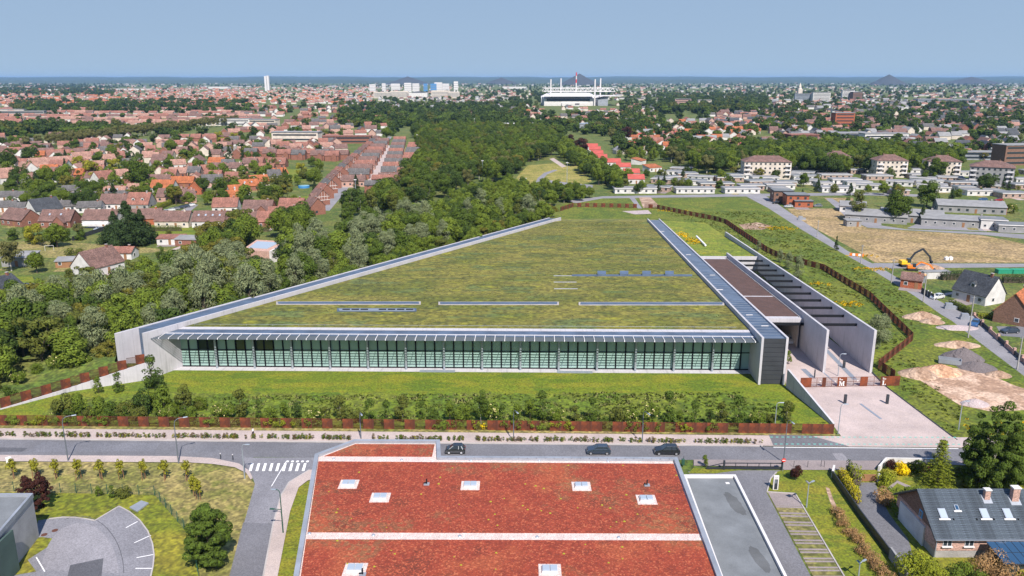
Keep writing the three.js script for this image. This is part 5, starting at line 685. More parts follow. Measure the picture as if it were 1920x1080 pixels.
{ const r = rng(71); for (let i = 0; i < 250; i++) { const x = r() * 620 - 20, y = 268 + 125 * Math.pow(r(), 0.8); if (y > 420 || (x > 560 && y > 360)) continue; plant(pick(r(), [['broad', 4], ['bright', 2], ['robinia', 1], ['shrub', 2.4], ['conifer', 1], ['yellow', 0.5]]), G(x, y), 4 + 6.5 * r(), 'the gardens among the red roofs'); } }
{ const r = rng(72); for (let i = 0; i < 130; i++) { const x = 1150 + r() * 790, y = 262 + 108 * r(); plant(pick(r(), [['broad', 3], ['bright', 2], ['shrub', 4], ['conifer', 1], ['robinia', 1]]), G(x, y), 3 + 5 * r(), 'the bungalow gardens'); } }
for (const [x, y, h, k, s, l] of [[36, 722, 0.5, 'elder', 3.2, 'white flowering elder on the bank below the thicket'], [105, 690, 1.6, 'elder', 3.4, 'white flowering elder near the bank path'], [70, 700, 1.0, 'shrub', 2.4, 'low shrub on the bank left of the ramp fence'], [135, 692, 1.6, 'shrub', 2.2, 'low shrub beside the bank path'], [165, 684, 2.0, 'elder', 2.2, 'small white flowering shrub on the bank by the ramp fence'], [20, 745, 0.2, 'shrub', 2.6, 'low shrub at the lower end of the bank'], [198, 672, 2.6, 'shrub', 1.8, 'low shrub on the bank near the concrete wing'], [190, 640, 2.4, 'robinia', 6.5, 'small olive tree beside the concrete wing'], [160, 652, 2.2, 'bright', 5.5, 'small green tree above the bank path'], [-10, 735, 0.2, 'shrub', 3, 'shrub at the left edge of the bank']]) plant(k, G(x, y, h), s, 'bank', l);
// avenue of pale planes across the suburb
for (let i = 0; i < 62; i++) { const t = i / 61, a = G(55, 279).lerp(G(425, 233), t); a.x += (i % 2) * 14; a.z += (R0() - 0.5) * 10; plant('plane', a, 12 + 2.5 * R0(), 'the plane avenue'); }
// court willows, meadow growth behind the fence, foreground planting
for (const [x, y, k, h, l] of [[1640, 655, 'silver', 9, 'large silver willow right of the loading court wall'], [1655, 642, 'silver', 7, 'smaller silver willow right of the larger one'], [1478, 505, 'silver', 6, 'silver willow behind the far court wall'], [1496, 522, 'silver', 7.5, 'tallest silver willow behind the far court wall'], [1462, 492, 'silver', 4.5, 'small silver shrub behind the far court wall'], [1422, 470, 'silver', 4, 'small grey shrub by the zigzag fence'], [1567, 470, 'column', 6, 'ivy-covered post beside the lane']]) plant(k, G(x, y), h, 'court', l);
for (const [x, y, k, h, l] of [[286, 728, 'sapling', 6.6, 'bushy young tree against the concrete ramp wall'], [300, 733, 'sapling', 5, 'smaller young tree beside the one at the ramp wall'], [272, 778, 'sapling', 6, 'dark young tree below the ramp wall, left of a pair'], [309, 780, 'sapling', 6.2, 'dark young tree below the ramp wall, right of a pair'], [348, 780, 'birch', 6.6, 'young birch right of the dark pair behind the fence'], [185, 738, 'sapling', 3.6, 'thin shrub in front of the ramp wall'], [222, 735, 'sapling', 4, 'leafless-looking shrub in front of the ramp wall'], [150, 775, 'shrub', 4, 'dense shrub left end of the meadow'], [122, 775, 'shrub', 4.4, 'dense shrub farthest left in the meadow'], [190, 782, 'shrub', 4, 'dense shrub below the ramp wall']]) plant(k, G(x, y), h, 'front', l);
{ const r = rng(81); let n = 0; for (let x = 425; x < 1482; x += 17 + r() * 19) { const k = pick(r(), [['sapling', 6], ['shrub', 3], ['elder', 1.4], ['birch', 1.2], ['conifer', 0.5]]), y = 781 + 0.011 * x - 6 + r() * 14; plant(k, G(x, y), k === 'birch' ? 5.5 + 2 * r() : k === 'conifer' ? 5.5 : k === 'sapling' ? 3.2 + 2.6 * r() : 2.2 + 1.4 * r(), 'fencerow', ''); } }
{ const r = rng(82); for (let i = 0; i < 30; i++) { const x = 90 + r() * 330, y = 762 + r() * 30; plant(pick(r(), [['shrub', 4], ['sapling', 2], ['elder', 1]]), G(x, y), 1.6 + 1.8 * r(), 'fencerow', ''); } }
[26, 67, 106, 148, 190, 228, 270, 310, 351].forEach((x, i) => plant('young', G(x, 897 + i * 0.4), 3.7, 'street', ord(i) + ' from the left of the staked young trees on the dry lawn'));
for (const [x, y, k, h, l] of [[364, 928, 'young', 3.6, 'staked young tree turning the corner of the dry lawn'], [372, 937, 'young', 3.6, 'last staked young tree, just above the big round tree'], [396, 1062, 'broadNear', 9.4, 'big round green tree beside the side street'], [70, 956, 'copperNear', 6.0, 'dark purple tree behind the grey building'], [1757, 913, 'spruce', 8.6, 'yellow-green spruce in the garden by the road'], [1852, 922, 'birchNear', 14.5, 'tall drooping birch above the slate house'], [1832, 918, 'broadNear', 9, 'dark tree under the tall drooping birch'], [1885, 915, 'broadNear', 9.5, 'dark tree right of the tall drooping birch'], [1815, 912, 'shrub', 4, 'shrub left of the dark tree by the spruce'], [1905, 920, 'shrub', 4, 'shrub at the right edge above the slate house'], [1492, 900, 'copper', 2.4, 'tiny purple tree on the forecourt lawn'], [186, 932, 'sapling', 1.9, 'leftmost of three small shrubs by the green fence'], [211, 933, 'sapling', 1.9, 'middle of three small shrubs by the green fence'], [233, 933, 'shrub', 2.2, 'rightmost of three small shrubs by the green fence'], [1322, 876, 'sapling', 2.2, 'sapling beside the bin near the red roof'], [1477, 683, 'sapling', 3.2, 'little tree at the corner of the dark cladding'], [1920, 905, 'bright', 5, 'yellowish tree behind the chimney of the slate house'], [1480, 770, 'shrub', 2, 'low shrub on the lawn left of the yard wall']]) plant(k, G(x, y), h, 'plot', l);
{ // bushes shaped on their own: label, colour, place, size
  const bush = (label, m, px, py, w, h, d, seed, leaf = 0.22) => { const o = thing('bush', label, 'bush', G(px, py)); const cs = ball(seed, 14, 0.5, 0.62, 0.42, 0.3, { flat: 0.9 }).map(([x, y, z, r, s]) => [x, y, z, r, s]); const g = leaves(seed, cs.map(([x, y, z, r, s]) => [x * w, y * h, z * d, r * Math.min(w, h, d) * 1.1, s]), 300 / Math.max(1, h * 0.55), leaf); mesh('foliage', g, FOL[m], o); mesh('stem', rod(V3(0, -0.1, 0), V3(0, h * 0.5, 0), 0.08, 0.04), M.bark, o); return o; };
  bush('bright yellow flowering bush by the garden wall', 'gold', 1690, 889, 2.2, 1.8, 1.6, 1); bush('clipped dark green ball bush right of the yellow one', 'hedge', 1715, 886, 2.2, 1.9, 1.8, 2); bush('dark red bush left of the yellow one', 'copper', 1672, 882, 1.6, 1.7, 1.4, 3); bush('dark red bush between ball bush and spruce', 'copper', 1735, 884, 1.8, 1.6, 1.4, 4); bush('low olive dome bush behind the drive gate', 'yellow', 1665, 894, 1.6, 1.3, 1.4, 5); bush('clipped yellow-green dome beside the drive', 'thuja', 1655, 911, 2.2, 1.9, 1.9, 6); bush('brown flowered hydrangea beside the drive', 'brownish', 1660, 942, 2.0, 2.0, 2.6, 7); bush('spreading green shrub behind the slate house', 'hedge', 1700, 932, 5.0, 1.9, 2.2, 8);
  bush('large feathery yellow-green conifer bush below the slate house', 'thuja', 1728, 1092, 4.6, 3.4, 3.6, 9, 0.26); bush('dark green conifer bush below the brick wall', 'hedge', 1808, 1096, 5.0, 2.6, 3.2, 10, 0.24); bush('big brown flowered hydrangea beside the glass lean-to', 'brownish', 1862, 1084, 3.6, 3.4, 3.6, 11, 0.2); bush('small yellow bush at the lower right corner', 'yellow', 1915, 1085, 1.6, 1.6, 1.4, 12); bush('green shrub against the gable of the slate house', 'hedge', 1684, 962, 1.8, 1.8, 3.4, 13); bush('bright yellow patch of climber on the rusted fence', 'gold', 908, 807, 1.6, 2.0, 0.6, 14, 0.16); bush('yellow-green tree-like bush right of the slate chimneys', 'yellow', 1915, 950, 2.4, 3.4, 2.4, 15);
  for (let i = 0; i < 8; i++) bush(ord(i) + ' from the top in the brown hydrangea row by the parking', 'brownish', 1567 + i * 13.6, 968 + i * 17.5, 1.5, 1.4, 1.8, 20 + i, 0.16).userData.group = 'hydrangea row';
  const hedge = (label, m, a, b, w, h, seed) => { const o = thing('hedge', label, 'hedge', null); const p = G(...a), q = G(...b), l = p.distanceTo(q), n = Math.max(2, Math.round(l / (w * 0.55))), cs = [], r = rng(seed); for (let i = 0; i < n; i++) for (const y of [h * 0.35, h * 0.72]) { const c = p.clone().lerp(q, (i + 0.5) / n); cs.push([c.x - p.x + (r() - 0.5) * 0.2, y, c.z - p.z + (r() - 0.5) * 0.2, w * 0.52, h * 0.42 / (w * 0.52)]); } o.position.copy(p); mesh('foliage', leaves(seed, cs, Math.min(300, 260 / w), 0.24), FOL[m], o); const st = wall(V3(0, 0, 0), q.clone().sub(p), w * 0.5, 0, h * 0.7); mesh('stems', st, M.bark, o); return o; };
  hedge('golden clipped hedge along the house drive', 'golden', [1575, 896], [1606, 946], 1.5, 1.9, 1); hedge('short golden hedge block by the drive gate', 'thuja', [1598, 897], [1606, 910], 2.4, 2.6, 2); hedge('two dark narrow cypresses between the golden hedges', 'conifer', [1587, 893], [1593, 897], 0.8, 2.8, 3);
  hedge('clipped hedge beside the lane in front of the white house', 'hedge', [1782, 572], [1822, 592], 1.6, 1.8, 4); hedge('long clipped hedge below the white house', 'hedge', [1830, 562], [1865, 561], 1.6, 1.6, 5); hedge('clipped hedge in front of the orange roof house', 'thuja', [1830, 596], [1885, 598], 1.5, 1.4, 6); hedge('clipped hedge in front of the middle brown-roofed houses', 'hedge', [284, 433], [340, 433], 1.6, 2.2, 7); hedge('clipped hedge in front of the right brown-roofed houses', 'hedge', [375, 434], [505, 434], 1.6, 2.4, 8); hedge('long clipped hedge beside the parked cars', 'thuja', [282, 400], [326, 381], 2.2, 2.6, 9); hedge('dense hedge among the white bungalows', 'hedge', [113, 392], [140, 390], 4, 4.5, 10); hedge('scrubby hedge behind the works site', 'conifer', [1765, 525], [1812, 523], 2.5, 2.6, 11); hedge('dark hedge behind the orange roof house', 'conifer', [1880, 530], [1950, 530], 2.5, 2.4, 12);
  for (const [i, [x0, x1]] of [[15, 60], [62, 100], [108, 205], [385, 402], [497, 556], [574, 584], [815, 868], [888, 900], [940, 975], [992, 1020], [1026, 1075], [1172, 1212], [1230, 1240], [1270, 1300], [1325, 1345]].entries()) { // climbers over the rusted fence
    const o = thing('climber', 'leafy climber over the rusted road fence, ' + ord(i) + ' from the left', 'climber', G((x0 + x1) / 2, fy((x0 + x1) / 2)), 0, 'climbers on the rusted fence'); const wd = G(x1, 800).x - G(x0, 800).x, r = rng(300 + i), cs = []; for (let k = 0; k < wd * 2.6; k++) cs.push([(r() - 0.5) * wd, 0.6 + 1.5 * r(), 0.12 + 0.3 * r(), 0.26 + 0.2 * r(), 0.9]); mesh('foliage', leaves(400 + i, cs, 330, 0.2), FOL[['bright', 'thuja', 'hedge'][i % 3]], o); mesh('stem', rod(V3(0, 0, 0.1), V3(0, 1.6, 0.1), 0.04), M.bark, o);
  }
}
{ const r = rng(88); for (let i = 0; i < 26; i++) { const x = 20 + r() * 460, y = 440 + r() * 42; if (Math.abs(x - 243) < 60 || (x < 200 && y > 470)) continue; plant(pick(r(), [['shrub', 5], ['bright', 1], ['robinia', 1]]), G(x, y), 2 + 3 * r(), 'the gardens among the red roofs'); } }
// stakes for the street trees and elder flowers are parts added when the trees stand
trees.forEach((t) => { t.size = (t.label !== undefined ? 5 : 1) * t.h / t.d; });
trees.sort((a, b) => b.size - a.size);
const solo = trees.slice(0, 330), mass = trees.slice(330);
for (const t of solo) {
  const o = new THREE.Group(); const base = { conifer: 'conifer_tree', cedar: 'conifer_tree', column: 'conifer_tree', spruce: 'spruce_tree', shrub: 'shrub', elder: 'shrub', sapling: 'young_tree', young: 'young_tree', silver: 'willow_tree', birch: 'birch_tree', copper: 'purple_tree', copperNear: 'purple_tree', birchNear: 'birch_tree' }[t.k] ?? 'broadleaf_tree';
  o.name = numbered(base); scene.add(o); const c = mesh('crown', t.v.crown, t.v.mat, o); mesh('trunk', t.v.trunk, t.v.bark, o);
  if (t.k === 'elder') { const cs = [], r = rng(9); for (let i = 0; i < 40; i++) { const a = r() * 6.28, q = 0.6 + 0.9 * r(); cs.push([Math.cos(a) * q, 1.0 + 1.5 * r(), Math.sin(a) * q, 0.14, 0.5]); } KIND.elderFlower ??= leaves(5, cs, 700, 0.14); mesh('flowers', KIND.elderFlower, FOL.cream, o).userData.kind = 'stuff'; }
  if (t.k === 'young') { KIND.stake ??= rod(V3(0.35, 0, 0), V3(0.3, 1.5, 0), 0.05, 0.05, 5); const s = mesh('stake', KIND.stake, M.timber, o); const s2 = mesh('stake', KIND.stake, M.timber, o); s2.rotation.y = Math.PI; }
  const s = t.h / t.v.h; o.position.copy(t.p); o.rotation.y = t.turn; o.scale.set(s * t.sx, s, s * t.sx); if (t.h < 7 && t.v.h > 8 && t.zone === 'the trees along the planted roof') o.scale.set(s * 1.25, s, s * 1.25);
  const cat = base === 'shrub' ? 'shrub' : 'tree'; tag(o, t.label || t.v.words, cat, t.zone === 'fencerow' ? 'growth along the rusted fence' : t.zone === 'street' ? 'staked young trees' : 'trees'); t.o = o;
}
const zones = {}; for (const t of solo) if (!t.label) (zones[t.zone] ??= []).push(t);
for (const [z, l] of Object.entries(zones)) {
  if (z === 'fencerow') { const byK = {}; l.forEach((t) => (byK[t.v.words] ??= []).push(t)); for (const [w, a] of Object.entries(byK)) a.sort((p, q) => p.x / p.d - q.x / q.d).forEach((t, i) => { t.o.userData.label = w.replace(/ with .*/, '') + ' behind the rusted road fence, ' + ord(i) + ' such from the left'; }); }
  else rowLabels(l, 9, (t, i, r, n) => { t.o.userData.label = t.v.words.replace(/ with .*/, '') + ', ' + ord(i) + ' from left, ' + (n > 1 ? ord(r) + ' row, ' : '') + z.replace('the tree belt', 'belt').replace('the ', ''); t.o.userData.group = 'trees of ' + z; });
}
const massGroup = new THREE.Group(); massGroup.name = 'woodland'; massGroup.userData = { kind: 'stuff', label: 'far woodland and garden trees reading as one green mass', category: 'woodland' }; scene.add(massGroup);
function instAll(list, nameA, group) { // list of {v, p, h, turn, sx}
  const by = new Map(); for (const t of list) (by.get(t.v) ?? by.set(t.v, []).get(t.v)).push(t);
  const m4 = new THREE.Matrix4(), q = new THREE.Quaternion(), up = V3(0, 1, 0), c = new THREE.Color();
  for (const [v, l] of by) for (const [nm, g, mt] of [['crowns', v.crown, v.mat], ['trunks', v.trunk, v.bark]]) { if (!g) continue; const im = new THREE.InstancedMesh(g, mt, l.length); im.name = nameA + '_' + nm; im.castShadow = im.receiveShadow = true; im.userData.kind = 'stuff'; l.forEach((t, i) => { const s = t.h / v.h; im.setMatrixAt(i, m4.compose(t.p, q.setFromAxisAngle(up, t.turn), V3(s * t.sx, s, s * t.sx))); }); group.add(im); }
}
instAll(mass, 'woodland', massGroup);
// ---------------------------------------------------------------- houses
const hGeo = new Map(); const cached = (k, f) => hGeo.get(k) ?? (hGeo.set(k, f()), hGeo.get(k));
function gableWall(w, d, he, rise) { // ridge along x
  const s = new THREE.Shape(); s.moveTo(-d / 2, 0); s.lineTo(d / 2, 0); s.lineTo(d / 2, he); s.lineTo(0, he + rise); s.lineTo(-d / 2, he); s.closePath();
  const g = new THREE.ExtrudeGeometry(s, { depth: w, bevelEnabled: false }); g.translate(0, 0, -w / 2); g.rotateY(Math.PI / 2); return boxUV(g);
}
function slopeUV(g) { const p = g.attributes.position, n = g.attributes.normal, uv = g.attributes.uv; for (let i = 0; i < p.count; i++) { const k = 1 / Math.max(0.4, n.getY(i)); if (Math.abs(n.getX(i)) > Math.abs(n.getZ(i))) uv.setXY(i, p.getZ(i), p.getX(i) * k); else uv.setXY(i, p.getX(i), p.getZ(i) * k); } return g; }
function gableRoof(w, d, he, rise, oh = 0.45, t = 0.18) {
  const l = Math.hypot(d / 2, rise), k = (l + oh) / l, W = w + oh * 1.2, dz = d / 2 * k, dy = rise * k, y = he + rise + 0.04, v = [];
  const quad = (a, b, c, e) => v.push(...a, ...b, ...c, ...a, ...c, ...e);
  for (const s of [1, -1]) {
    const A = [-W / 2, y + t, 0], B = [W / 2, y + t, 0], C = [W / 2, y - dy + t, s * dz], D = [-W / 2, y - dy + t, s * dz], lo = (p) => [p[0], p[1] - t, p[2]], f = s > 0 ? (a, b, c, e) => quad(a, e, c, b) : quad;
    f(A, B, C, D); f(lo(A), lo(D), lo(C), lo(B)); f(D, C, lo(C), lo(D)); f(B, lo(B), lo(C), C); f(A, D, lo(D), lo(A));
  }
  const g = new THREE.BufferGeometry(); g.setAttribute('position', new THREE.Float32BufferAttribute(v, 3)); return slopeUV(boxUV(g));
}
function hipRoof(w, d, he, rise, oh = 0.5, in_ = null) {
  const W = w / 2 + oh, D = d / 2 + oh, r = in_ ?? Math.max(0.4, w / 2 - d / 2), y0 = he, y1 = he + rise, v = [], a = [-W, y0, D], b = [W, y0, D], c = [W, y0, -D], e = [-W, y0, -D], p = [-r, y1, 0], q = [r, y1, 0];
  v.push(...a, ...b, ...q, ...a, ...q, ...p, ...b, ...c, ...q, ...c, ...e, ...p, ...c, ...p, ...q, ...e, ...a, ...p, ...a, ...c, ...b, ...a, ...e, ...c);
  const g = new THREE.BufferGeometry(); g.setAttribute('position', new THREE.Float32BufferAttribute(v, 3)); return slopeUV(boxUV(g));
}
const winG = box(1.15, 1.15, 0.1), paneG = box(0.9, 0.9, 0.04), doorG = box(1.0, 2.1, 0.12), skyG = box(0.8, 0.1, 1.1), skyP = box(0.6, 0.04, 0.9), chimG = box(0.7, 1.5, 0.6), capG = box(0.86, 0.12, 0.76);
const roofWord = new Map([[M.tileRed, 'red-roofed'], [M.tileOrange, 'orange-roofed'], [M.tileSalmon, 'salmon-roofed'], [M.tileBrown, 'brown-roofed'], [M.tileGrey, 'grey-roofed'], [M.slate, 'slate-roofed'], [M.roofRed, 'bright red-roofed'], [M.fibre, 'pale grey-roofed'], [M.felt, 'flat-roofed']]);
const wallWord = new Map([[M.render, 'white'], [M.cream, 'cream'], [M.pinkish, 'pink brick'], [M.brick, 'red brick'], [M.paleBrick, 'pale brick'], [M.brickBrown, 'brown brick'], [M.brickOrange, 'orange brick'], [M.stone, 'grey'], [M.greyWall, 'grey'], [M.timber, 'timbered']]);
function buildHouse(H) { // H: {p, w, d, he, rise, rot, roof, wall, type, sky, dorm, far, zone, label}
  const { w, d, he, rise } = H, key = [H.type, w, d, he, rise].join(), o = new THREE.Group(); o.name = numbered(H.type === 'flat' ? 'bungalow' : H.type === 'block' ? 'apartment_block' : 'house'); scene.add(o);
  o.position.copy(H.p); o.rotation.y = H.rot;
  if (H.type === 'flat') {
    mesh('wall', cached('w' + key, () => box(w, he, d)), H.wall, o); mesh('roof', cached('r' + key, () => box(w + 0.5, 0.14, d + 0.5, 0, he + 0.3, 0)), H.roof, o); mesh('fascia', cached('f' + key, () => box(w + 0.7, 0.4, d + 0.7, 0, he - 0.08, 0)), H.trim ?? M.whiteMetal, o);
  } else if (H.type === 'shed') { // single pitch
    mesh('wall', cached('w' + key, () => solid([[-w / 2, d / 2], [w / 2, d / 2], [w / 2, -d / 2], [-w / 2, -d / 2]], 0, [he, he, he + rise, he + rise])), H.wall, o); mesh('roof', cached('r' + key, () => solid([[-w / 2 - 0.3, d / 2 + 0.3], [w / 2 + 0.3, d / 2 + 0.3], [w / 2 + 0.3, -d / 2 - 0.3], [-w / 2 - 0.3, -d / 2 - 0.3]], [he, he, he + rise, he + rise].map((y) => y + 0.02), [he, he, he + rise, he + rise].map((y) => y + 0.22))), H.roof, o);
  } else if (H.type === 'hip' || H.type === 'block') { mesh('wall', cached('w' + key, () => box(w, he, d)), H.wall, o); mesh('roof', cached('r' + key, () => hipRoof(w, d, he + 0.01, rise)), H.roof, o); }
  else { mesh('wall', cached('w' + key, () => gableWall(w, d, he, rise)), H.wall, o); const r = mesh('roof', cached('r' + key, () => gableRoof(w, d, he, rise)), H.roof, o); if (H.wing) { mesh('wing', cached('gw' + key, () => { const g = gableWall(d * 0.55, w * 0.34, he - 0.3, rise * 0.62); g.rotateY(Math.PI / 2); g.translate(w * 0.22, 0, d / 2); return g; }), H.wall, o); mesh('wing_roof', cached('gr' + key, () => { const g = gableRoof(d * 0.55, w * 0.34, he - 0.3, rise * 0.62, 0.35); g.rotateY(Math.PI / 2); g.translate(w * 0.22, 0, d / 2); return g; }), H.roof, o); } if (H.timber) mesh('timbering', cached('ti' + key, () => merge([0.2, 0.4, 0.6, 0.8].map((k) => box(0.14, he + rise * (1 - Math.abs(2 * k - 1)) - 2.6, 0.08, w / 2 + 0.03, 2.6, (k - 0.5) * d)).map((g) => g).concat([box(0.08, 0.16, d - 0.2, w / 2 + 0.03, 2.6, 0), box(0.08, 0.16, d - 0.2, w / 2 + 0.03, he, 0)]))), M.paint, o).userData.kind = 'stuff'; }
  if (H.end) mesh('end_wall', cached('ew' + key, () => { const g = gableWall(1.4, d - 0.1, he - 0.05, rise - 0.1); g.translate(w / 2 - 0.5, 0, 0); return g; }), M.brickOrange, o);
  if (H.far > 1) { if (H.label) o.userData.label = H.label; return o; }
  const storeys = he > 4.4 ? Math.round(he / 2.8) : 1, n = Math.max(2, Math.round(w / (H.type === 'block' ? 3 : 4)));
  for (let s = 0; s < storeys; s++) for (let i = 0; i < n; i++) { const door = s === 0 && i === (n >> 1) && H.type !== 'block' && H.type !== 'flat'; const m = mesh(door ? 'door' : 'window', door ? doorG : winG, door ? M.timber : M.whiteMetal, o); m.position.set(-w / 2 + (i + 0.5) * w / n, door ? 0.02 : 0.95 + s * 2.8, d / 2 + 0.02); if (!door && !H.far) { const q = mesh('pane', paneG, M.glass, m); q.position.set(0, 0.12, 0.05); } else if (!door) m.material = M.glass; }
  for (const sd of [-1, 1]) for (let s = 0; s < Math.max(1, storeys); s++) { const m = mesh('window', winG, H.far ? M.glass : M.whiteMetal, o); m.rotation.y = Math.PI / 2; m.position.set(sd * (w / 2 + 0.02), 0.95 + s * 2.8, d * 0.12); if (!H.far) { const q = mesh('pane', paneG, M.glass, m); q.position.set(0, 0.12, sd * 0.05); } }
  if (H.type === 'block') { // balconies on the front corner
    for (let s = 1; s < storeys; s++) for (const x of [-w / 2 + 2.2, w / 2 - 2.2]) { const b = mesh('balcony', cached('bal', () => merge([box(3.4, 0.14, 1.3, 0, 0, 0.65), box(3.4, 0.9, 0.08, 0, 0.14, 1.26)])), M.whiteMetal, o); b.position.set(x, s * 2.8, d / 2 + 0.08); }
    for (const k of [-0.2, 0.15]) { const c = mesh('chimney', chimG, M.brickBrown, o); c.position.set(k * w, he + rise - 0.9, 0.3); }
  } else if (H.type !== 'flat' && H.type !== 'shed') { const c = mesh('chimney', chimG, H.wall === M.render ? M.brick : H.wall, o); c.position.set(w * 0.32, he + rise - 0.7, 0.2); const k = mesh('chimney_cap', capG, M.kerb, c); k.position.y = 1.5; }
  for (let i = 0; i < (H.sky ?? 0); i++) { const t = Math.atan2(rise, d / 2), s = mesh('skylight', skyG, M.metal, o); s.position.set(-w / 2 + (i + 0.8) * w / (H.sky + 0.8), he + rise * 0.55 + 0.2, d * 0.225); s.rotation.x = t; const q = mesh('pane', skyP, M.skyGlass, s); q.position.y = 0.09; }
  for (let i = 0; i < (H.dorm ?? 0); i++) { const g = mesh('dormer', cached('dm', () => { const a = gableWall(1.8, 1.5, 1.1, 0.6); a.rotateY(Math.PI / 2); return a; }), M.render, o); g.position.set(-w / 2 + (i + 0.7) * w / (H.dorm + 0.4), he + rise * 0.28, d * 0.26); const r = mesh('dormer_roof', cached('dr', () => { const a = gableRoof(1.8, 1.5, 1.1, 0.6, 0.2, 0.1); a.rotateY(Math.PI / 2); return a; }), H.roof, g); const q = mesh('dormer_pane', paneG, M.glass, g); q.position.set(0, 0.15, 0.92); }
  return o;
}
const D2R = Math.PI / 180, houses = [];
const ctr = (px, py, d, rot) => { const p = G(px, py); p.z -= (Math.abs(Math.cos(rot)) * d) / 2; return p; };
const put = (zone, px, py, w, d, rot, roof, wl, o = {}) => { const he = o.he ?? 3.0, rise = o.rise ?? d * 0.42; houses.push({ zone, p: ctr(px, py, d, rot * D2R), w, d, he, rise, rot: rot * D2R, roof: M[roof], wall: M[wl], type: 'gable', ...o }); };
const ZL = 'suburb at left', ZB = 'bungalow quarter', ZR = 'brick rows', ZA = 'red row';
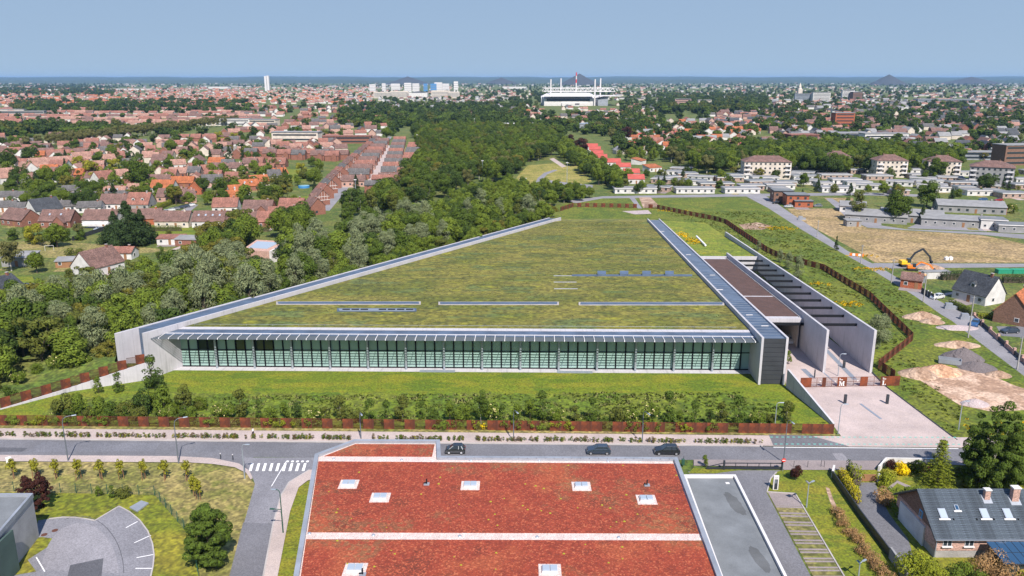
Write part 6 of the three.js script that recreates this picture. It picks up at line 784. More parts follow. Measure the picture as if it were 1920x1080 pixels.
for (const a of [
  [30, 424, 14, 10, -24, 'tileBrown', 'brick', { label: 'brick house with brown roof at the left edge beside the ploughed field' }], [78, 404, 13, 10, 58, 'slate', 'render', { rise: 5, label: 'white gabled house with dark slate roof beside the ploughed field' }], [103, 427, 14, 10, 0, 'tileBrown', 'brick', { sky: 2, wing: 1, label: 'brown-roofed brick house with two skylights, left of the huge conifer' }],
  [186, 424, 15, 9, 0, 'tileBrown', 'render', { label: 'brown-roofed white house with pale awning, left of the huge conifer' }], [268, 422, 14, 9, 12, 'tileBrown', 'brickOrange', { label: 'brown-roofed orange brick house half behind the huge conifer' }], [322, 427, 15, 9, 0, 'tileBrown', 'cream', { label: 'brown-roofed cream house right of the huge conifer, above a hedge' }], [392, 427, 15, 9, 0, 'tileBrown', 'render', { sky: 4, label: 'brown-roofed white house with four skylights in a row' }], [452, 427, 14, 9, 0, 'tileBrown', 'cream', { label: 'brown-roofed cream house right of the four-skylight house' }], [508, 428, 13, 9, 0, 'tileRed', 'brick', { label: 'red-roofed brick house at the right end of the front row' }],
  [420, 399, 12, 9, 6, 'tileRed', 'render', { label: 'dark red-roofed white house right of the parked cars' }], [482, 404, 14, 9, 0, 'tileBrown', 'brick', { wing: 1 }], [545, 400, 12, 9, 0, 'tileRed', 'brick'], [530, 418, 14, 9, 4, 'tileRed', 'render'], [212, 393, 14, 10, 0, 'tileBrown', 'render', { label: 'long brown-roofed white house left of the dormer house' }], [258, 394, 11, 10, 0, 'tileRed', 'stone', { dorm: 2, rise: 5.2, label: 'red-roofed house with two white dormers' }], [320, 379, 15, 9, 0, 'tileBrown', 'pinkish', { sky: 2, label: 'brown-roofed pink brick house with two skylights behind the clipped hedge' }], [346, 381, 8, 9, 30, 'tileBrown', 'pinkish'],
  [212, 374, 12, 9, 0, 'tileSalmon', 'render', { sky: 2 }], [254, 372, 11, 9, 0, 'tileSalmon', 'render', { sky: 2, rise: 4.6 }], [303, 361, 13, 9, 0, 'tileOrange', 'render'], [296, 348, 14, 8, 0, 'tileBrown', 'pinkish'], [340, 352, 14, 8, 0, 'tileOrange', 'brick'], [368, 363, 9, 8, 96, 'tileOrange', 'brickOrange', { rise: 4 }], [394, 351, 12, 10, 24, 'tileGrey', 'pinkish'], [398, 339, 11, 8, 0, 'tileRed', 'brick', { sky: 1 }], [441, 344, 14, 9, 0, 'tileRed', 'pinkish', { wing: 1 }], [332, 333, 12, 8, 0, 'tileSalmon', 'brick'], [363, 322, 10, 8, 60, 'tileRed', 'pinkish'], [330, 316, 11, 8, 30, 'tileSalmon', 'render'], [296, 318, 12, 9, 40, 'tileBrown', 'render'],
  [425, 381, 11, 8, 30, 'tileOrange', 'cream'], [444, 369, 11, 8, 33, 'tileOrange', 'cream', { sky: 2 }], [463, 358, 11, 8, 33, 'tileOrange', 'brick', { sky: 2 }], [482, 349, 11, 8, 33, 'tileOrange', 'cream'], [506, 339, 12, 9, 40, 'tileGrey', 'render'], [522, 334, 9, 8, 40, 'tileOrange', 'render'], [405, 312, 12, 8, 0, 'tileOrange', 'brick'], [408, 323, 11, 8, 0, 'tileBrown', 'brick'], [476, 313, 13, 9, 0, 'tileRed', 'brick'], [518, 315, 13, 10, 0, 'tileRed', 'brick', { dorm: 2 }], [495, 325, 13, 8, 0, 'tileRed', 'brick'], [430, 325, 13, 8, 0, 'tileBrown', 'brick'],
  [16, 344, 15, 11, 48, 'tileSalmon', 'render', { rise: 5.5, he: 4 }], [46, 330, 13, 10, -35, 'tileSalmon', 'render', { rise: 5, he: 4 }], [72, 322, 15, 11, 48, 'tileSalmon', 'render', { rise: 5.5, he: 4 }], [58, 346, 8, 8, 90, 'tileSalmon', 'render', { rise: 4 }], [112, 319, 14, 11, 42, 'tileSalmon', 'render', { rise: 5.5, he: 4 }], [148, 330, 9, 9, 88, 'tileSalmon', 'render', { rise: 4.5, he: 4 }], [150, 308, 14, 10, 50, 'tileSalmon', 'render', { rise: 5, he: 4 }], [100, 300, 13, 10, 40, 'tileRed', 'brick', { rise: 5 }], [192, 345, 12, 10, 62, 'tileRed', 'render', { rise: 5, label: 'white gabled house with red roof right of the yellow weeping tree' }], [224, 338, 11, 9, 40, 'tileSalmon', 'render'], [240, 347, 5, 6, 90, 'tileOrange', 'brick', { rise: 3 }], [195, 310, 13, 10, 45, 'tileSalmon', 'render', { rise: 5 }], [215, 300, 12, 9, 30, 'tileRed', 'brick'],
  [180, 512, 13, 10, 68, 'tileBrown', 'render', { rise: 5, dorm: 0, label: 'white gabled house with brown roof half hidden by the thicket' }], [224, 487, 9, 6, 0, 'tileRed', 'render', { rise: 1.6, he: 2.6, label: 'low red-roofed outbuilding right of the white gabled house' }], [2, 562, 9, 9, 80, 'slate', 'render', { label: 'white house with dark gable at the left edge above the thicket' }], [56, 562, 12, 7, 0, 'slateBlue', 'render', { he: 2.9, type: 'flat', label: 'low white house with blue-grey flat roof near the left edge' }], [318, 459, 10, 5, 4, 'tileRed', 'render', { rise: 0.8, he: 2.4, type: 'shed', label: 'long red-roofed garden shed right of the huge conifer' }], [350, 462, 9, 5, -6, 'fibre', 'brick', { rise: 0.8, he: 2.6, type: 'shed', label: 'grey-roofed brick garage above the thicket' }], [30, 500, 10, 7, 5, 'fibre', 'greyWall', { rise: 1, type: 'shed', label: 'grey shed under the bare-looking tree at far left' }], [120, 502, 6, 4, 10, 'fibre', 'timber', { rise: 0.8, he: 2.2, type: 'shed', label: 'small timber shed left of the white gabled house' }],
]) put(ZL, ...a);
for (const [x, y] of [[6, 378], [50, 378], [104, 378], [135, 380], [178, 379], [222, 377], [4, 398], [38, 401], [76, 398], [118, 397], [164, 399], [132, 366]]) put(ZL, x, y, 11, 8, 6 + ((x * 7) % 9), 'tileGrey', 'render', { he: 2.7, rise: 2.4 });
// timbered street and brick rows
for (let i = 0; i < 17; i++) { const t = i / 16, x = 588 + (706 - 588) * Math.pow(t, 0.9), y = 402 + (270 - 402) * Math.pow(t, 0.72); put(ZR, x, y, 9, 7.5, -52 + 6 * t, i % 4 < 2 ? 'tileBrown' : i % 4 === 2 ? 'tileRed' : 'tileGrey', 'brick', { he: 4.4, rise: 3.6, timber: i % 2, wing: i % 2 }); }
for (let i = 0; i < 11; i++) { const t = i / 10, k = Math.pow(t, 0.75); put(ZR, 662 + 54 * k, 350 - 78 * k, 14 - 1 * t, 8, 2, ['tileBrown', 'tileGrey', 'tileBrown', 'tileRed'][i % 4], i % 3 ? 'brick' : 'pinkish', { he: 3.4, rise: 3.2 }); put(ZR, 727 + 22 * k, 345 - 76 * k, 12, 7, 2, ['tileBrown', 'tileGrey', 'tileRed', 'tileGrey'][i % 4], i % 3 ? 'pinkish' : 'brick', { he: 3.4, rise: 3.2 }); if (i < 9) put(ZR, 760 + 20 * k, 334 - 63 * k, 11, 8, 2, ['tileRed', 'tileGrey', 'tileGrey', 'tileRed'][i % 4], 'brick', { he: 3.4, rise: 3.2 }); }
put(ZR, 717, 350, 13, 7, 2, 'tileRed', 'brick', { he: 4.6, rise: 2.2 }); put(ZR, 703, 362, 12, 7, 2, 'tileGrey', 'brick', { he: 4.6, rise: 2.2 });
for (let i = 0; i < 12; i++) put(ZR, 640 - i * 15 - (i % 3) * 3, 300 + (i % 2) * 3 - i * 0.6, 11, 8, 0, ['tileBrown', 'tileRed', 'tileGrey'][i % 3], 'brick', { he: 4.6, rise: 3.2, wing: i % 2 });
// bungalow quarter, red row
for (const [x, y, w, r = 0] of [[1192, 363, 24], [1304, 363, 22], [1392, 363, 20], [1345, 353, 20], [1430, 348, 18, 8], [1425, 333, 17], [1411, 357, 14], [1436, 341, 17], [1569, 336, 20], [1588, 345, 18], [1572, 361, 19], [1516, 346, 13, -30], [1482, 334, 13, -30], [1636, 356, 15, -22], [1649, 338, 17], [1692, 349, 15, -26], [1748, 348, 20], [1810, 351, 18], [1848, 367, 21], [1787, 341, 15, -20], [1764, 361, 11], [1722, 336, 9], [1300, 347, 18, -20], [1255, 340, 14, 20], [1370, 341, 17], [1905, 372, 15], [1925, 355, 14], [1880, 345, 12], [1520, 327, 12], [1548, 352, 9], [1475, 350, 12], [1462, 362, 9], [1610, 326, 11], [1690, 366, 9], [1290, 333, 13]]) put(ZB, x, y, w, 9, r, (x * 3) % 5 < 1 ? 'felt' : 'fibre', (x * 7) % 4 ? 'paleBrick' : 'render', { he: 2.7, type: 'flat' });
{ const r = rng(33); for (let i = 0; i < 90; i++) { const x = 1215 + r() * 720, y = 322 + r() * 38, w = 9 + 9 * r(), a = r() < 0.6 ? 0 : -24; if (y > 352 && x > 1590 && x < 1720) continue; const p = ctr(x, y, 9, a * D2R); if (houses.some((h) => Math.hypot((h.p.x - p.x) * 0.62, h.p.z - p.z) < 11)) continue; put(ZB, x, y, Math.round(w), 8, a, r() < 0.25 ? 'felt' : 'fibre', r() < 0.5 ? 'paleBrick' : 'render', { he: 2.7, type: 'flat' }); } }
for (const [x, y] of [[1194, 345], [1186, 333], [1170, 321], [1152, 312], [1127, 303], [1120, 295], [1116, 287], [1111, 281]]) put(ZA, x, y, 10, 7.5, -4, 'roofRed', 'render', { he: 2.9, rise: 2.2, type: 'shed' });
for (const [x, y, r] of [[1198, 308, 60], [1224, 322, 30], [1190, 275, -10], [1196, 268, -10], [1188, 262, -10], [1205, 258, -10], [1215, 275, 0], [1230, 262, 10], [1240, 250, 0], [1268, 262, 0], [1285, 275, 0], [1320, 262, 0]]) put(ZA, x, y, 11, 8, r, x % 2 ? 'roofRed' : 'tileOrange', 'render', { he: 2.8, rise: 1.8, type: 'shed' });
// school, red cladding house, works-side houses
for (const a of [
  [1652, 418, 26, 14, -22, 'fibre', 'greyWall', { rise: 2, he: 3.2, label: 'grey school block left of the round dark tree' }], [1720, 418, 26, 14, -22, 'fibre', 'greyWall', { end: 1, rise: 2, he: 3.4, label: 'grey school block with orange brick end behind the round tree' }], [1605, 398, 12, 10, -20, 'fibre', 'render', { rise: 1.8, label: 'small white-walled school wing left of the grey block' }], [1806, 426, 30, 13, -20, 'fibre', 'greyWall', { rise: 1.2, he: 3.2, label: 'long grey school block beside the schoolyard' }], [1830, 400, 30, 15, -18, 'fibre', 'greyWall', { end: 1, rise: 2, he: 3.4, label: 'far grey school block with orange brick end' }], [1868, 430, 10, 9, -18, 'felt', 'render', { he: 4, type: 'flat', label: 'white cube hall with a tall white chimney beside the schoolyard' }], [1905, 436, 12, 8, -14, 'felt', 'greyWall', { he: 3, type: 'flat', label: 'low grey garage at the right edge by the school' }], [1601, 425, 6.5, 4, 0, 'fibre', 'greyWall', { he: 2.6, rise: 0.3, type: 'shed', label: 'small grey wooden shed at the edge of the dry field' }],
  [1840, 566, 10.5, 9, -64, 'slate', 'render', { rise: 5.2, he: 2.9, dorm: 1, label: 'white house with steep slate roof beside the lane' }], [1918, 608, 10, 9, 46, 'tileOrange', 'brickBrown', { rise: 5.4, he: 3.2, wing: 1, label: 'brown brick house with steep orange roof at the right edge' }], [1716, 541, 6, 6, -30, 'tileBrown', 'brickOrange', { rise: 1.6, he: 2.8, label: 'small orange brick shed beside the lane' }],
]) put('school', ...a);
put('school', 1470, 380, 10, 10, -6, 'felt', 'brickBrown', { he: 6, type: 'flat', trim: M.cladDark, label: 'dark brown flat-roofed house behind the red one by the lane' }); put('school', 1497, 387, 11, 10, -6, 'felt', 'brickOrange', { he: 5.6, type: 'flat', trim: M.cladDark, label: 'flat-roofed house clad in bright orange red by the lane' }); put('school', 1508, 389, 9, 5, -6, 'felt', 'brickOrange', { he: 3, type: 'flat', trim: M.cladDark, label: 'low orange red annex in front of the flat-roofed house' });
for (const [x, y, w, d, r, l] of [[1440, 336, 30, 14, -6, 'pink and white apartment block, leftmost of four with brown hipped roofs'], [1572, 324, 16, 12, -4, 'apartment block mostly hidden by trees, second of the brown-roofed ones'], [1672, 333, 20, 14, -4, 'pink and white apartment block, middle one with brown hipped roof'], [1772, 335, 20, 14, -10, 'pink and white apartment block left of the grey slab block'], [1868, 348, 24, 16, -30, 'grey and white apartment block, rightmost with brown hipped roof']]) put('apartments', x, y, w, d, r, 'tileBrown', x === 1868 ? 'greyWall' : 'cream', { he: 11.2, rise: 3.6, type: 'block', label: l });
// procedural quarters further out; rows share a direction
const far = (zone, x0, x1, y0, y1, n, roofs, walls, seed, o = {}) => { const r = rng(seed); for (let i = 0; i < n; i++) { const x = x0 + (x1 - x0) * r(), y = o.rows ? y0 + (y1 - y0) * (Math.floor(r() * o.rows) + 0.15 * r()) / o.rows : y0 + (y1 - y0) * r(), w = (o.w ?? 10) * (0.8 + 0.5 * r()), d = 7.5 + 2 * r(), a = (o.a ?? 0) + (r() < 0.6 ? 0 : 90) * (o.mix ?? 1) + (r() - 0.5) * 24; const H = { zone, px: x, py: y }; const roof = roofs[Math.floor(r() * roofs.length)], wl = walls[Math.floor(r() * walls.length)]; const p = ctr(x, y, d, a * D2R); if (houses.some((h) => Math.hypot(h.p.x - p.x, h.p.z - p.z) < (o.gap ?? 10))) continue; put(zone, x, y, Math.round(w), Math.round(d), a, roof, wl, { he: o.he ?? (r() < 0.4 ? 4.6 : 3.2), rise: 3.4 }); } };
const RR = ['tileRed', 'tileBrown', 'tileSalmon', 'tileOrange', 'tileRed', 'tileBrown', 'tileGrey'], WW = ['render', 'brick', 'pinkish', 'render', 'cream'];
far(ZL, -10, 470, 296, 345, 70, RR, WW, 1, { a: 10 }); far(ZL, -10, 640, 262, 300, 190, ['tileRed', 'tileBrown', 'tileBrown', 'tileSalmon', 'tileGrey'], ['pinkish', 'cream', 'render', 'brick'], 2, { a: 14 });
far('quarter beyond the plane avenue', -10, 480, 208, 241, 330, ['tileRed', 'tileBrown', 'tileSalmon'], ['render', 'pinkish', 'cream'], 3, { gap: 9, rows: 5, mix: 0.2, w: 16 });
far('quarter beyond the plane avenue', 420, 720, 203, 262, 300, ['tileBrown', 'tileGrey', 'tileRed', 'tileSalmon'], ['render', 'brick', 'pinkish'], 5, { a: 20, rows: 8, w: 12 });
far('orange quarter', -10, 480, 166, 200, 800, ['tileSalmon', 'tileRed', 'tileOrange'], ['render', 'cream', 'pinkish'], 4, { w: 13 }); far('orange quarter', 280, 700, 163, 196, 700, ['tileOrange', 'tileSalmon', 'tileRed'], ['render', 'cream'], 6, { w: 13 });
far('white quarter', 640, 960, 182, 206, 260, ['tileGrey', 'tileBrown', 'fibre'], ['render', 'cream'], 7); far('white quarter', 860, 1010, 213, 226, 60, ['tileSalmon', 'tileOrange', 'tileRed'], ['brick', 'render'], 8, { rows: 3, mix: 0 });
far('red-roof quarter', 1160, 1420, 226, 292, 150, ['roofRed', 'tileOrange', 'tileRed', 'fibre'], ['render', 'cream'], 9, { he: 2.8 }); far('mixed quarter', 1430, 1930, 246, 296, 210, ['tileBrown', 'slate', 'tileRed', 'fibre', 'tileGrey'], ['render', 'cream', 'pinkish', 'brick'], 10, { w: 12 });
far('mixed quarter', 1330, 1920, 205, 246, 380, ['tileBrown', 'tileRed', 'tileGrey', 'tileSalmon', 'slate'], ['render', 'pinkish', 'brick', 'cream'], 11, { w: 13 }); far('far town', 1380, 1930, 164, 206, 620, ['tileSalmon', 'tileGrey', 'fibre', 'tileRed', 'tileBrown'], ['render', 'cream', 'render'], 12, { w: 16 });
far('white quarter', 960, 1250, 198, 240, 110, ['tileSalmon', 'tileGrey', 'tileRed'], ['render', 'cream'], 21); far('far town', 560, 1000, 162, 186, 330, ['tileSalmon', 'tileRed', 'tileGrey'], ['render', 'cream'], 13, { w: 15 }); far('far town', 1140, 1400, 156, 190, 220, ['tileGrey', 'tileSalmon', 'fibre'], ['render', 'cream'], 14, { w: 18 }); far('far town', -20, 1940, 154, 166, 420, ['fibre', 'tileSalmon', 'tileGrey', 'fibre'], ['render', 'render', 'cream'], 15, { w: 28, he: 6 });
houses.forEach((h) => { h.x = h.p.x; h.dist = Math.max(20, -h.p.z); h.d_ = h.dist; h.size = (h.label || h.type === 'flat' || h.zone === ZA ? 6 : 1) * h.w * (h.he + h.rise) / (h.dist * h.dist); });
houses.sort((a, b) => b.size - a.size);
const soloH = houses.slice(0, 340), restH = houses.slice(340);
for (const h of soloH) { h.far = h.dist > 620 ? 2 : h.dist > 380 ? 1 : 0; h.o = buildHouse(h); const cat = h.type === 'block' ? 'apartment block' : h.type === 'flat' && !h.label ? 'bungalow' : /shed|outbuilding|garage/.test(h.label ?? '') ? 'shed' : /school|hall/.test(h.label ?? '') ? 'school' : 'house'; tag(h.o, h.label ?? '', cat, h.zone === 'apartments' ? 'apartment blocks with brown hipped roofs' : 'houses of the ' + h.zone); }
{ const z = {}; for (const h of soloH) if (!h.label) (z[h.zone] ??= []).push(h); for (const [name, l] of Object.entries(z)) rowLabels(l.map((h) => ({ h, x: h.x, d: h.dist })), 9, ({ h }, i, r, n) => { h.o.userData.label = roofWord.get(h.roof) + ' ' + (wallWord.get(h.wall) ?? '') + (h.type === 'flat' ? ' bungalow, ' : ' house, ') + ord(i) + ' from left, ' + (n > 1 ? ord(r) + ' nearest row, ' : '') + name; }); }
{ // paved plots in front of the nearer houses
  const r = rng(61), ms = [M.asphaltPale, M.paving, M.pavingGrey, M.verge]; for (const h of soloH) { if (h.dist > 520 || h.dist < 150 || r() < 0.25) continue; const c = Math.cos(h.rot), s = Math.sin(h.rot), k = (r() - 0.5) * h.w * 0.6, l = 3 + 4 * r(), w = 1.6 + 2.4 * r(), P = (x, z) => [h.p.x + x * c + z * s, h.p.z - x * s + z * c]; struct('paved_plot', sheet([P(k - w, h.d / 2 + 0.1), P(k + w, h.d / 2 + 0.1), P(k + w, h.d / 2 + l), P(k - w, h.d / 2 + l)], 0.034 + 0.001 * Math.floor(r() * 5)), ms[Math.floor(r() * 4)]); }
}
{ // the rest of the town, too many and too far to part: one mass
  const mass = new THREE.Group(); mass.name = 'distant_town'; mass.userData = { kind: 'stuff', label: 'distant town of small red and white houses towards the horizon', category: 'town' }; scene.add(mass);
  const gw = gableWall(10, 8, 3.6, 3.2), gr = gableRoof(10, 8, 3.6, 3.2), by = new Map(); for (const h of restH) for (const [k, m, g] of [['wall', h.wall, gw], ['roof', h.roof, gr]]) { const id = k + m.uuid; (by.get(id) ?? by.set(id, { k, m, g, l: [] }).get(id)).l.push(h); }
  const m4 = new THREE.Matrix4(), q = new THREE.Quaternion(), up = V3(0, 1, 0); for (const { k, m, g, l } of by.values()) { const im = new THREE.InstancedMesh(g, m, l.length); im.name = 'town_' + k; im.userData.kind = 'stuff'; im.castShadow = im.receiveShadow = true; l.forEach((h, i) => im.setMatrixAt(i, m4.compose(h.p, q.setFromAxisAngle(up, h.rot), V3(h.w / 10, (h.he + h.rise) / 6.8, h.d / 8)))); mass.add(im); }
}
// ---------------------------------------------------------------- far trees
{
  const lowK = {}; for (const [n, f] of [['broad', FOL.dark], ['mid', FOL.mid], ['plane', FOL.olive], ['copper', FOL.copper]]) lowK[n] = { h: 10, crown: leaves(n.length * 7, ball(n.length * 5, 12, 5.2, 4.0, 3.7, 1.9), 16, 1.25, { thin: 0.9 }), trunk: null, mat: f };
  const list = [], r = rng(5); const belt = (x0, x1, y0, y1, n, h, w = [['broad', 5], ['mid', 3], ['plane', 1]]) => { for (let i = 0; i < n; i++) { const x = x0 + (x1 - x0) * r(), y = y0 + (y1 - y0) * r(); if (x > 1012 && x < 1165 && y > 190 && y < 215) continue; list.push({ v: lowK[pick(r(), w)], p: G(x, y), h: h * (0.7 + 0.6 * r()), turn: r() * 6.28, sx: 1 + 0.3 * r() }); } };
  belt(-20, 215, 159, 179, 420, 14); belt(30, 470, 192, 214, 330, 13); belt(-20, 240, 240, 258, 110, 12); belt(640, 980, 210, 240, 360, 13); belt(640, 980, 198, 208, 160, 12); belt(1235, 1435, 178, 214, 420, 14); belt(960, 1240, 192, 252, 330, 11); belt(1420, 1930, 195, 246, 330, 11); belt(-20, 1940, 153, 164, 1500, 13); belt(-20, 1940, 164, 262, 420, 9); belt(1150, 1420, 236, 292, 130, 9); belt(1430, 1940, 242, 300, 150, 9); belt(-20, 640, 250, 300, 60, 8); belt(1380, 1700, 160, 190, 160, 12); belt(860, 1420, 155, 190, 520, 12); belt(-20, 1940, 160, 205, 650, 11); belt(1400, 1940, 155, 180, 260, 12);
  const g = new THREE.Group(); g.name = 'distant_trees'; g.userData = { kind: 'stuff', label: 'distant belts of dark trees between the far quarters', category: 'trees' }; scene.add(g); instAll(list, 'distant', g);
}
// ---------------------------------------------------------------- works site right of the yard
function mound(label, px, py, w, d, h, m, seed, name = 'spoil_heap') {
  h *= 0.72; const n = 22, k = 9, v = [], r = rng(seed), P = (i, j) => { const t = j / k, a = i / n * 6.283, q = 1 - t, w1 = 1 + 0.35 * (noise2(Math.cos(a) * 0.2 + seed, Math.sin(a) * 0.2 + t * 0.2, 3) - 0.5), y = h * Math.pow(t, 0.8) * (0.9 + 0.35 * noise2(i * 0.11 + seed, j * 0.17, 1)); return [Math.cos(a) * w / 2 * q * w1, j === 0 ? -0.05 : y, Math.sin(a) * d / 2 * q * w1]; };
  for (let j = 0; j < k; j++) for (let i = 0; i < n; i++) { const a = P(i, j), b = P((i + 1) % n, j), c = P((i + 1) % n, j + 1), e = P(i, j + 1); v.push(...a, ...c, ...b, ...a, ...e, ...c); }
  const g = new THREE.BufferGeometry(); g.setAttribute('position', new THREE.Float32BufferAttribute(v, 3)); const o = mesh(name, boxUV(g), m); o.position.copy(G(px, py)); return tag(o, label, 'heap', 'heaps on the works site');
}
mound('brown earth heap on the grass beside the lane', 1728, 596, 11, 6, 2.6, M.earth, 1); mound('low earth heap right of the brown one by the lane', 1748, 604, 7, 5, 1.6, M.earth, 2); mound('sandy brown heap, left of the pair on the bare sand', 1722, 703, 9, 7, 2.4, M.earth, 3); mound('sandy orange heap, right of the pair on the bare sand', 1762, 698, 10, 7, 2.6, tm(T.earth, lin(1.1, 0.95, 0.85), 1), 4); mound('large dark gravel heap behind the white skip', 1805, 672, 10, 8, 3.6, M.cinder, 5, 'gravel_heap'); mound('smaller dark gravel heap right of the large one', 1832, 690, 9, 7, 2.2, M.cinder, 6, 'gravel_heap'); mound('small pale gravel heap near the lower edge of the sand', 1828, 758, 6, 4, 1.6, M.chipping, 7, 'gravel_heap'); mound('earth heap at the top of the bare sand near the lane', 1795, 648, 12, 5, 1.8, M.earth, 8); mound('low earth heap on the right of the bare sand', 1872, 704, 6, 4, 1.6, M.earth, 9); mound('grey spoil between the grass and the lane', 1795, 615, 12, 5, 1.0, M.chipping, 10); mound('rubble heap behind the orange excavator', 1745, 503, 10, 5, 2, M.earth, 11);
{
  const s = thing('skip', 'dirty white open skip between the sand and dark gravel', 'skip', G(1780, 682), -0.45); for (const [w, d, x, z] of [[4.6, 0.1, 0, 1.05], [4.6, 0.1, 0, -1.05], [0.1, 2.1, 2.3, 0], [0.1, 2.1, -2.3, 0]]) mesh('side', box(w, 1.0, d, x, 0.25, z), M.alu, s); mesh('floor', box(4.5, 0.12, 2.1, 0, 0.12, 0), M.stone, s);
  const ex = (label, p, t, pt, sc, arm) => { const o = thing('excavator', label, 'excavator', p, t); o.scale.setScalar(sc); for (const z of [-1, 1]) mesh('track', new RoundedBoxGeometry(4, 0.8, 0.6, 2, 0.3).translate(0, 0.42, z), M.rubber, o); mesh('body', new RoundedBoxGeometry(3, 1.3, 2.3, 2, 0.15).translate(-0.6, 1.6, 0), pt, o); mesh('cab', new RoundedBoxGeometry(1.3, 1.5, 1.0, 2, 0.1).translate(0.4, 2.3, 0.7), M.glass, o); const b = arm; mesh('boom', merge(b.slice(0, -1).map((q, i) => beam(V3(...q), V3(...b[i + 1]), 0.4, 0.55))), /dark boom/.test(label) ? M.darkMetal : pt, o); const l = b.at(-1), g = new THREE.CylinderGeometry(0.55, 0.55, 1.1, 10, 1, false, 0, Math.PI * 1.3); g.rotateX(Math.PI / 2); g.translate(l[0], l[1], l[2]); mesh('bucket', g, M.darkMetal, o); return o; };
  ex('large excavator with tall dark boom on the works corner', G(1698, 500), 0.05, M.yellow, 1.05, [[0.8, 1.8, 0], [2.6, 4.6, 0], [5.2, 6.0, 0], [8.0, 3.2, 0], [8.4, 1.6, 0]]); ex('orange excavator with lowered arm beside the large one', G(1710, 507), -0.2, M.orange, 0.85, [[0.8, 1.8, 0], [3.0, 3.6, 0], [6.4, 2.6, 0], [8.2, 0.7, 0]]);
  const cb = thing('site_cabin', 'pale site cabin with orange lid behind the brick shed', 'cabin', G(1712, 527), -0.5); mesh('body', box(7, 2.5, 2.6), M.alu, cb); mesh('roof', box(7.2, 0.12, 2.8, 0, 2.5, 0), mat(lin(0.75, 0.42, 0.18), 0.7), cb); mesh('door', box(0.9, 2, 0.06, 1.5, 0.1, 1.32), M.metal, cb);
  const cb2 = thing('site_cabin', 'low white site cabin right of the brick shed', 'cabin', G(1752, 521), 0.05); mesh('body', box(9, 2.3, 3), M.render, cb2); mesh('roof', box(9.3, 0.14, 3.3, 0, 2.3, 0), M.fibre, cb2);
  for (const [x, y, w, m, l] of [[1882, 512, 5, M.green, 'green container behind the white house, left of two'], [1908, 512, 5, M.green, 'green container behind the white house, right of two']]) { const o = thing('container', l, 'container', G(x, y), 0, 'green containers'); mesh('body', box(w, 1.3, 2.2), m, o); for (let i = 0; i < 9; i++) mesh('rib', box(0.12, 1.2, 0.08, -w / 2 + 0.5 + i * (w - 1) / 8, 0.05, 1.12), m, o); mesh('lid', box(w + 0.1, 0.1, 2.3, 0, 1.3, 0), m, o); }
  for (const [x, l] of [[1774, 'left'], [1782, 'right']]) { const o = thing('bulk_bag', 'white bulk bag at the field edge, ' + l + ' of two', 'bag', G(x, 488), 0.2, 'white bulk bags'); mesh('bag', new RoundedBoxGeometry(1.3, 1.3, 1.2, 3, 0.3).translate(0, 0.62, 0), M.whiteBag, o); mesh('loop', new THREE.TorusGeometry(0.3, 0.04, 5, 12).translate(0, 1.3, 0), M.whiteBag, o); }
  for (const [x, y, l] of [[1782, 579, 'pale concrete blocks on the lane verge below the clipped hedge'], [1812, 599, 'pale concrete blocks beside the blue car'], [1503, 412, 'pale concrete blocks on the lane by the dry field']]) { const o = thing('barrier_blocks', l, 'blocks', G(x, y), -0.15, 'concrete barrier blocks'); mesh('lower_block', box(3.4, 0.9, 1.2), M.alu, o); mesh('upper_block', box(1.8, 0.8, 1.1, -0.6, 0.91, 0), M.alu, o); }
  const gw = thing('garden_wall', 'dark grey panel wall with white posts beside the white house', 'wall'); for (let i = 0; i < 4; i++) { const a = G(1727 + i * 6, 549 + i * 3.4), b = G(1732.4 + i * 6, 552 + i * 3.4); mesh('panel', wall(a, b, 0.12, 0, 1.7), M.cladDark, gw); mesh('post', box(0.3, 1.9, 0.3, b.x + 0.1, 0, b.z), M.render, gw); }
  const gw2 = thing('garden_wall', 'low brick wall with pillars along the lane at right', 'wall'); for (let i = 0; i < 7; i++) { const a = G(1826 + i * 15, 597 + i * 13.5), b = G(1841 + i * 15, 610.5 + i * 13.5); mesh('panel', wall(a, b, 0.2, 0, 1.1), i % 2 ? M.cladDark : M.pinkish, gw2); mesh('pillar', box(0.55, 1.7, 0.55, a.x, 0, a.z), M.pinkish, gw2); }
  const df = thing('garden_fence', 'dark panel fence slanting across the gardens left of the huge conifer', 'fence'); for (let i = 0; i < 9; i++) { const a = G(136 + i * 7.6, 452 - i * 2.5), b = G(143.4 + i * 7.6, 449.6 - i * 2.5); mesh('panel', wall(a, b, 0.08, 0, 1.8), M.cladDark, df); }
  const gp = thing('goal_posts', 'white football goal on the dry garden lawn at left', 'goal', G(93, 470), 0.3); mesh('frame', merge([rod(V3(-1.5, 0, 0), V3(-1.5, 2, 0), 0.06), rod(V3(1.5, 0, 0), V3(1.5, 2, 0), 0.06), rod(V3(-1.5, 2, 0), V3(1.5, 2, 0), 0.06)]), M.whiteMetal, gp);
  const pl = thing('pool', 'round blue garden pool beside the timbered street', 'pool', G(570, 352)); const pc = new THREE.CylinderGeometry(3.4, 3.4, 1.3, 24); pc.translate(0, 0.65, 0); mesh('liner', pc, M.blue, pl); const pw = new THREE.CylinderGeometry(3.2, 3.2, 0.05, 24); pw.translate(0, 1.29, 0); mesh('water', pw, mat(lin(0.25, 0.5, 0.6), 0.1), pl);
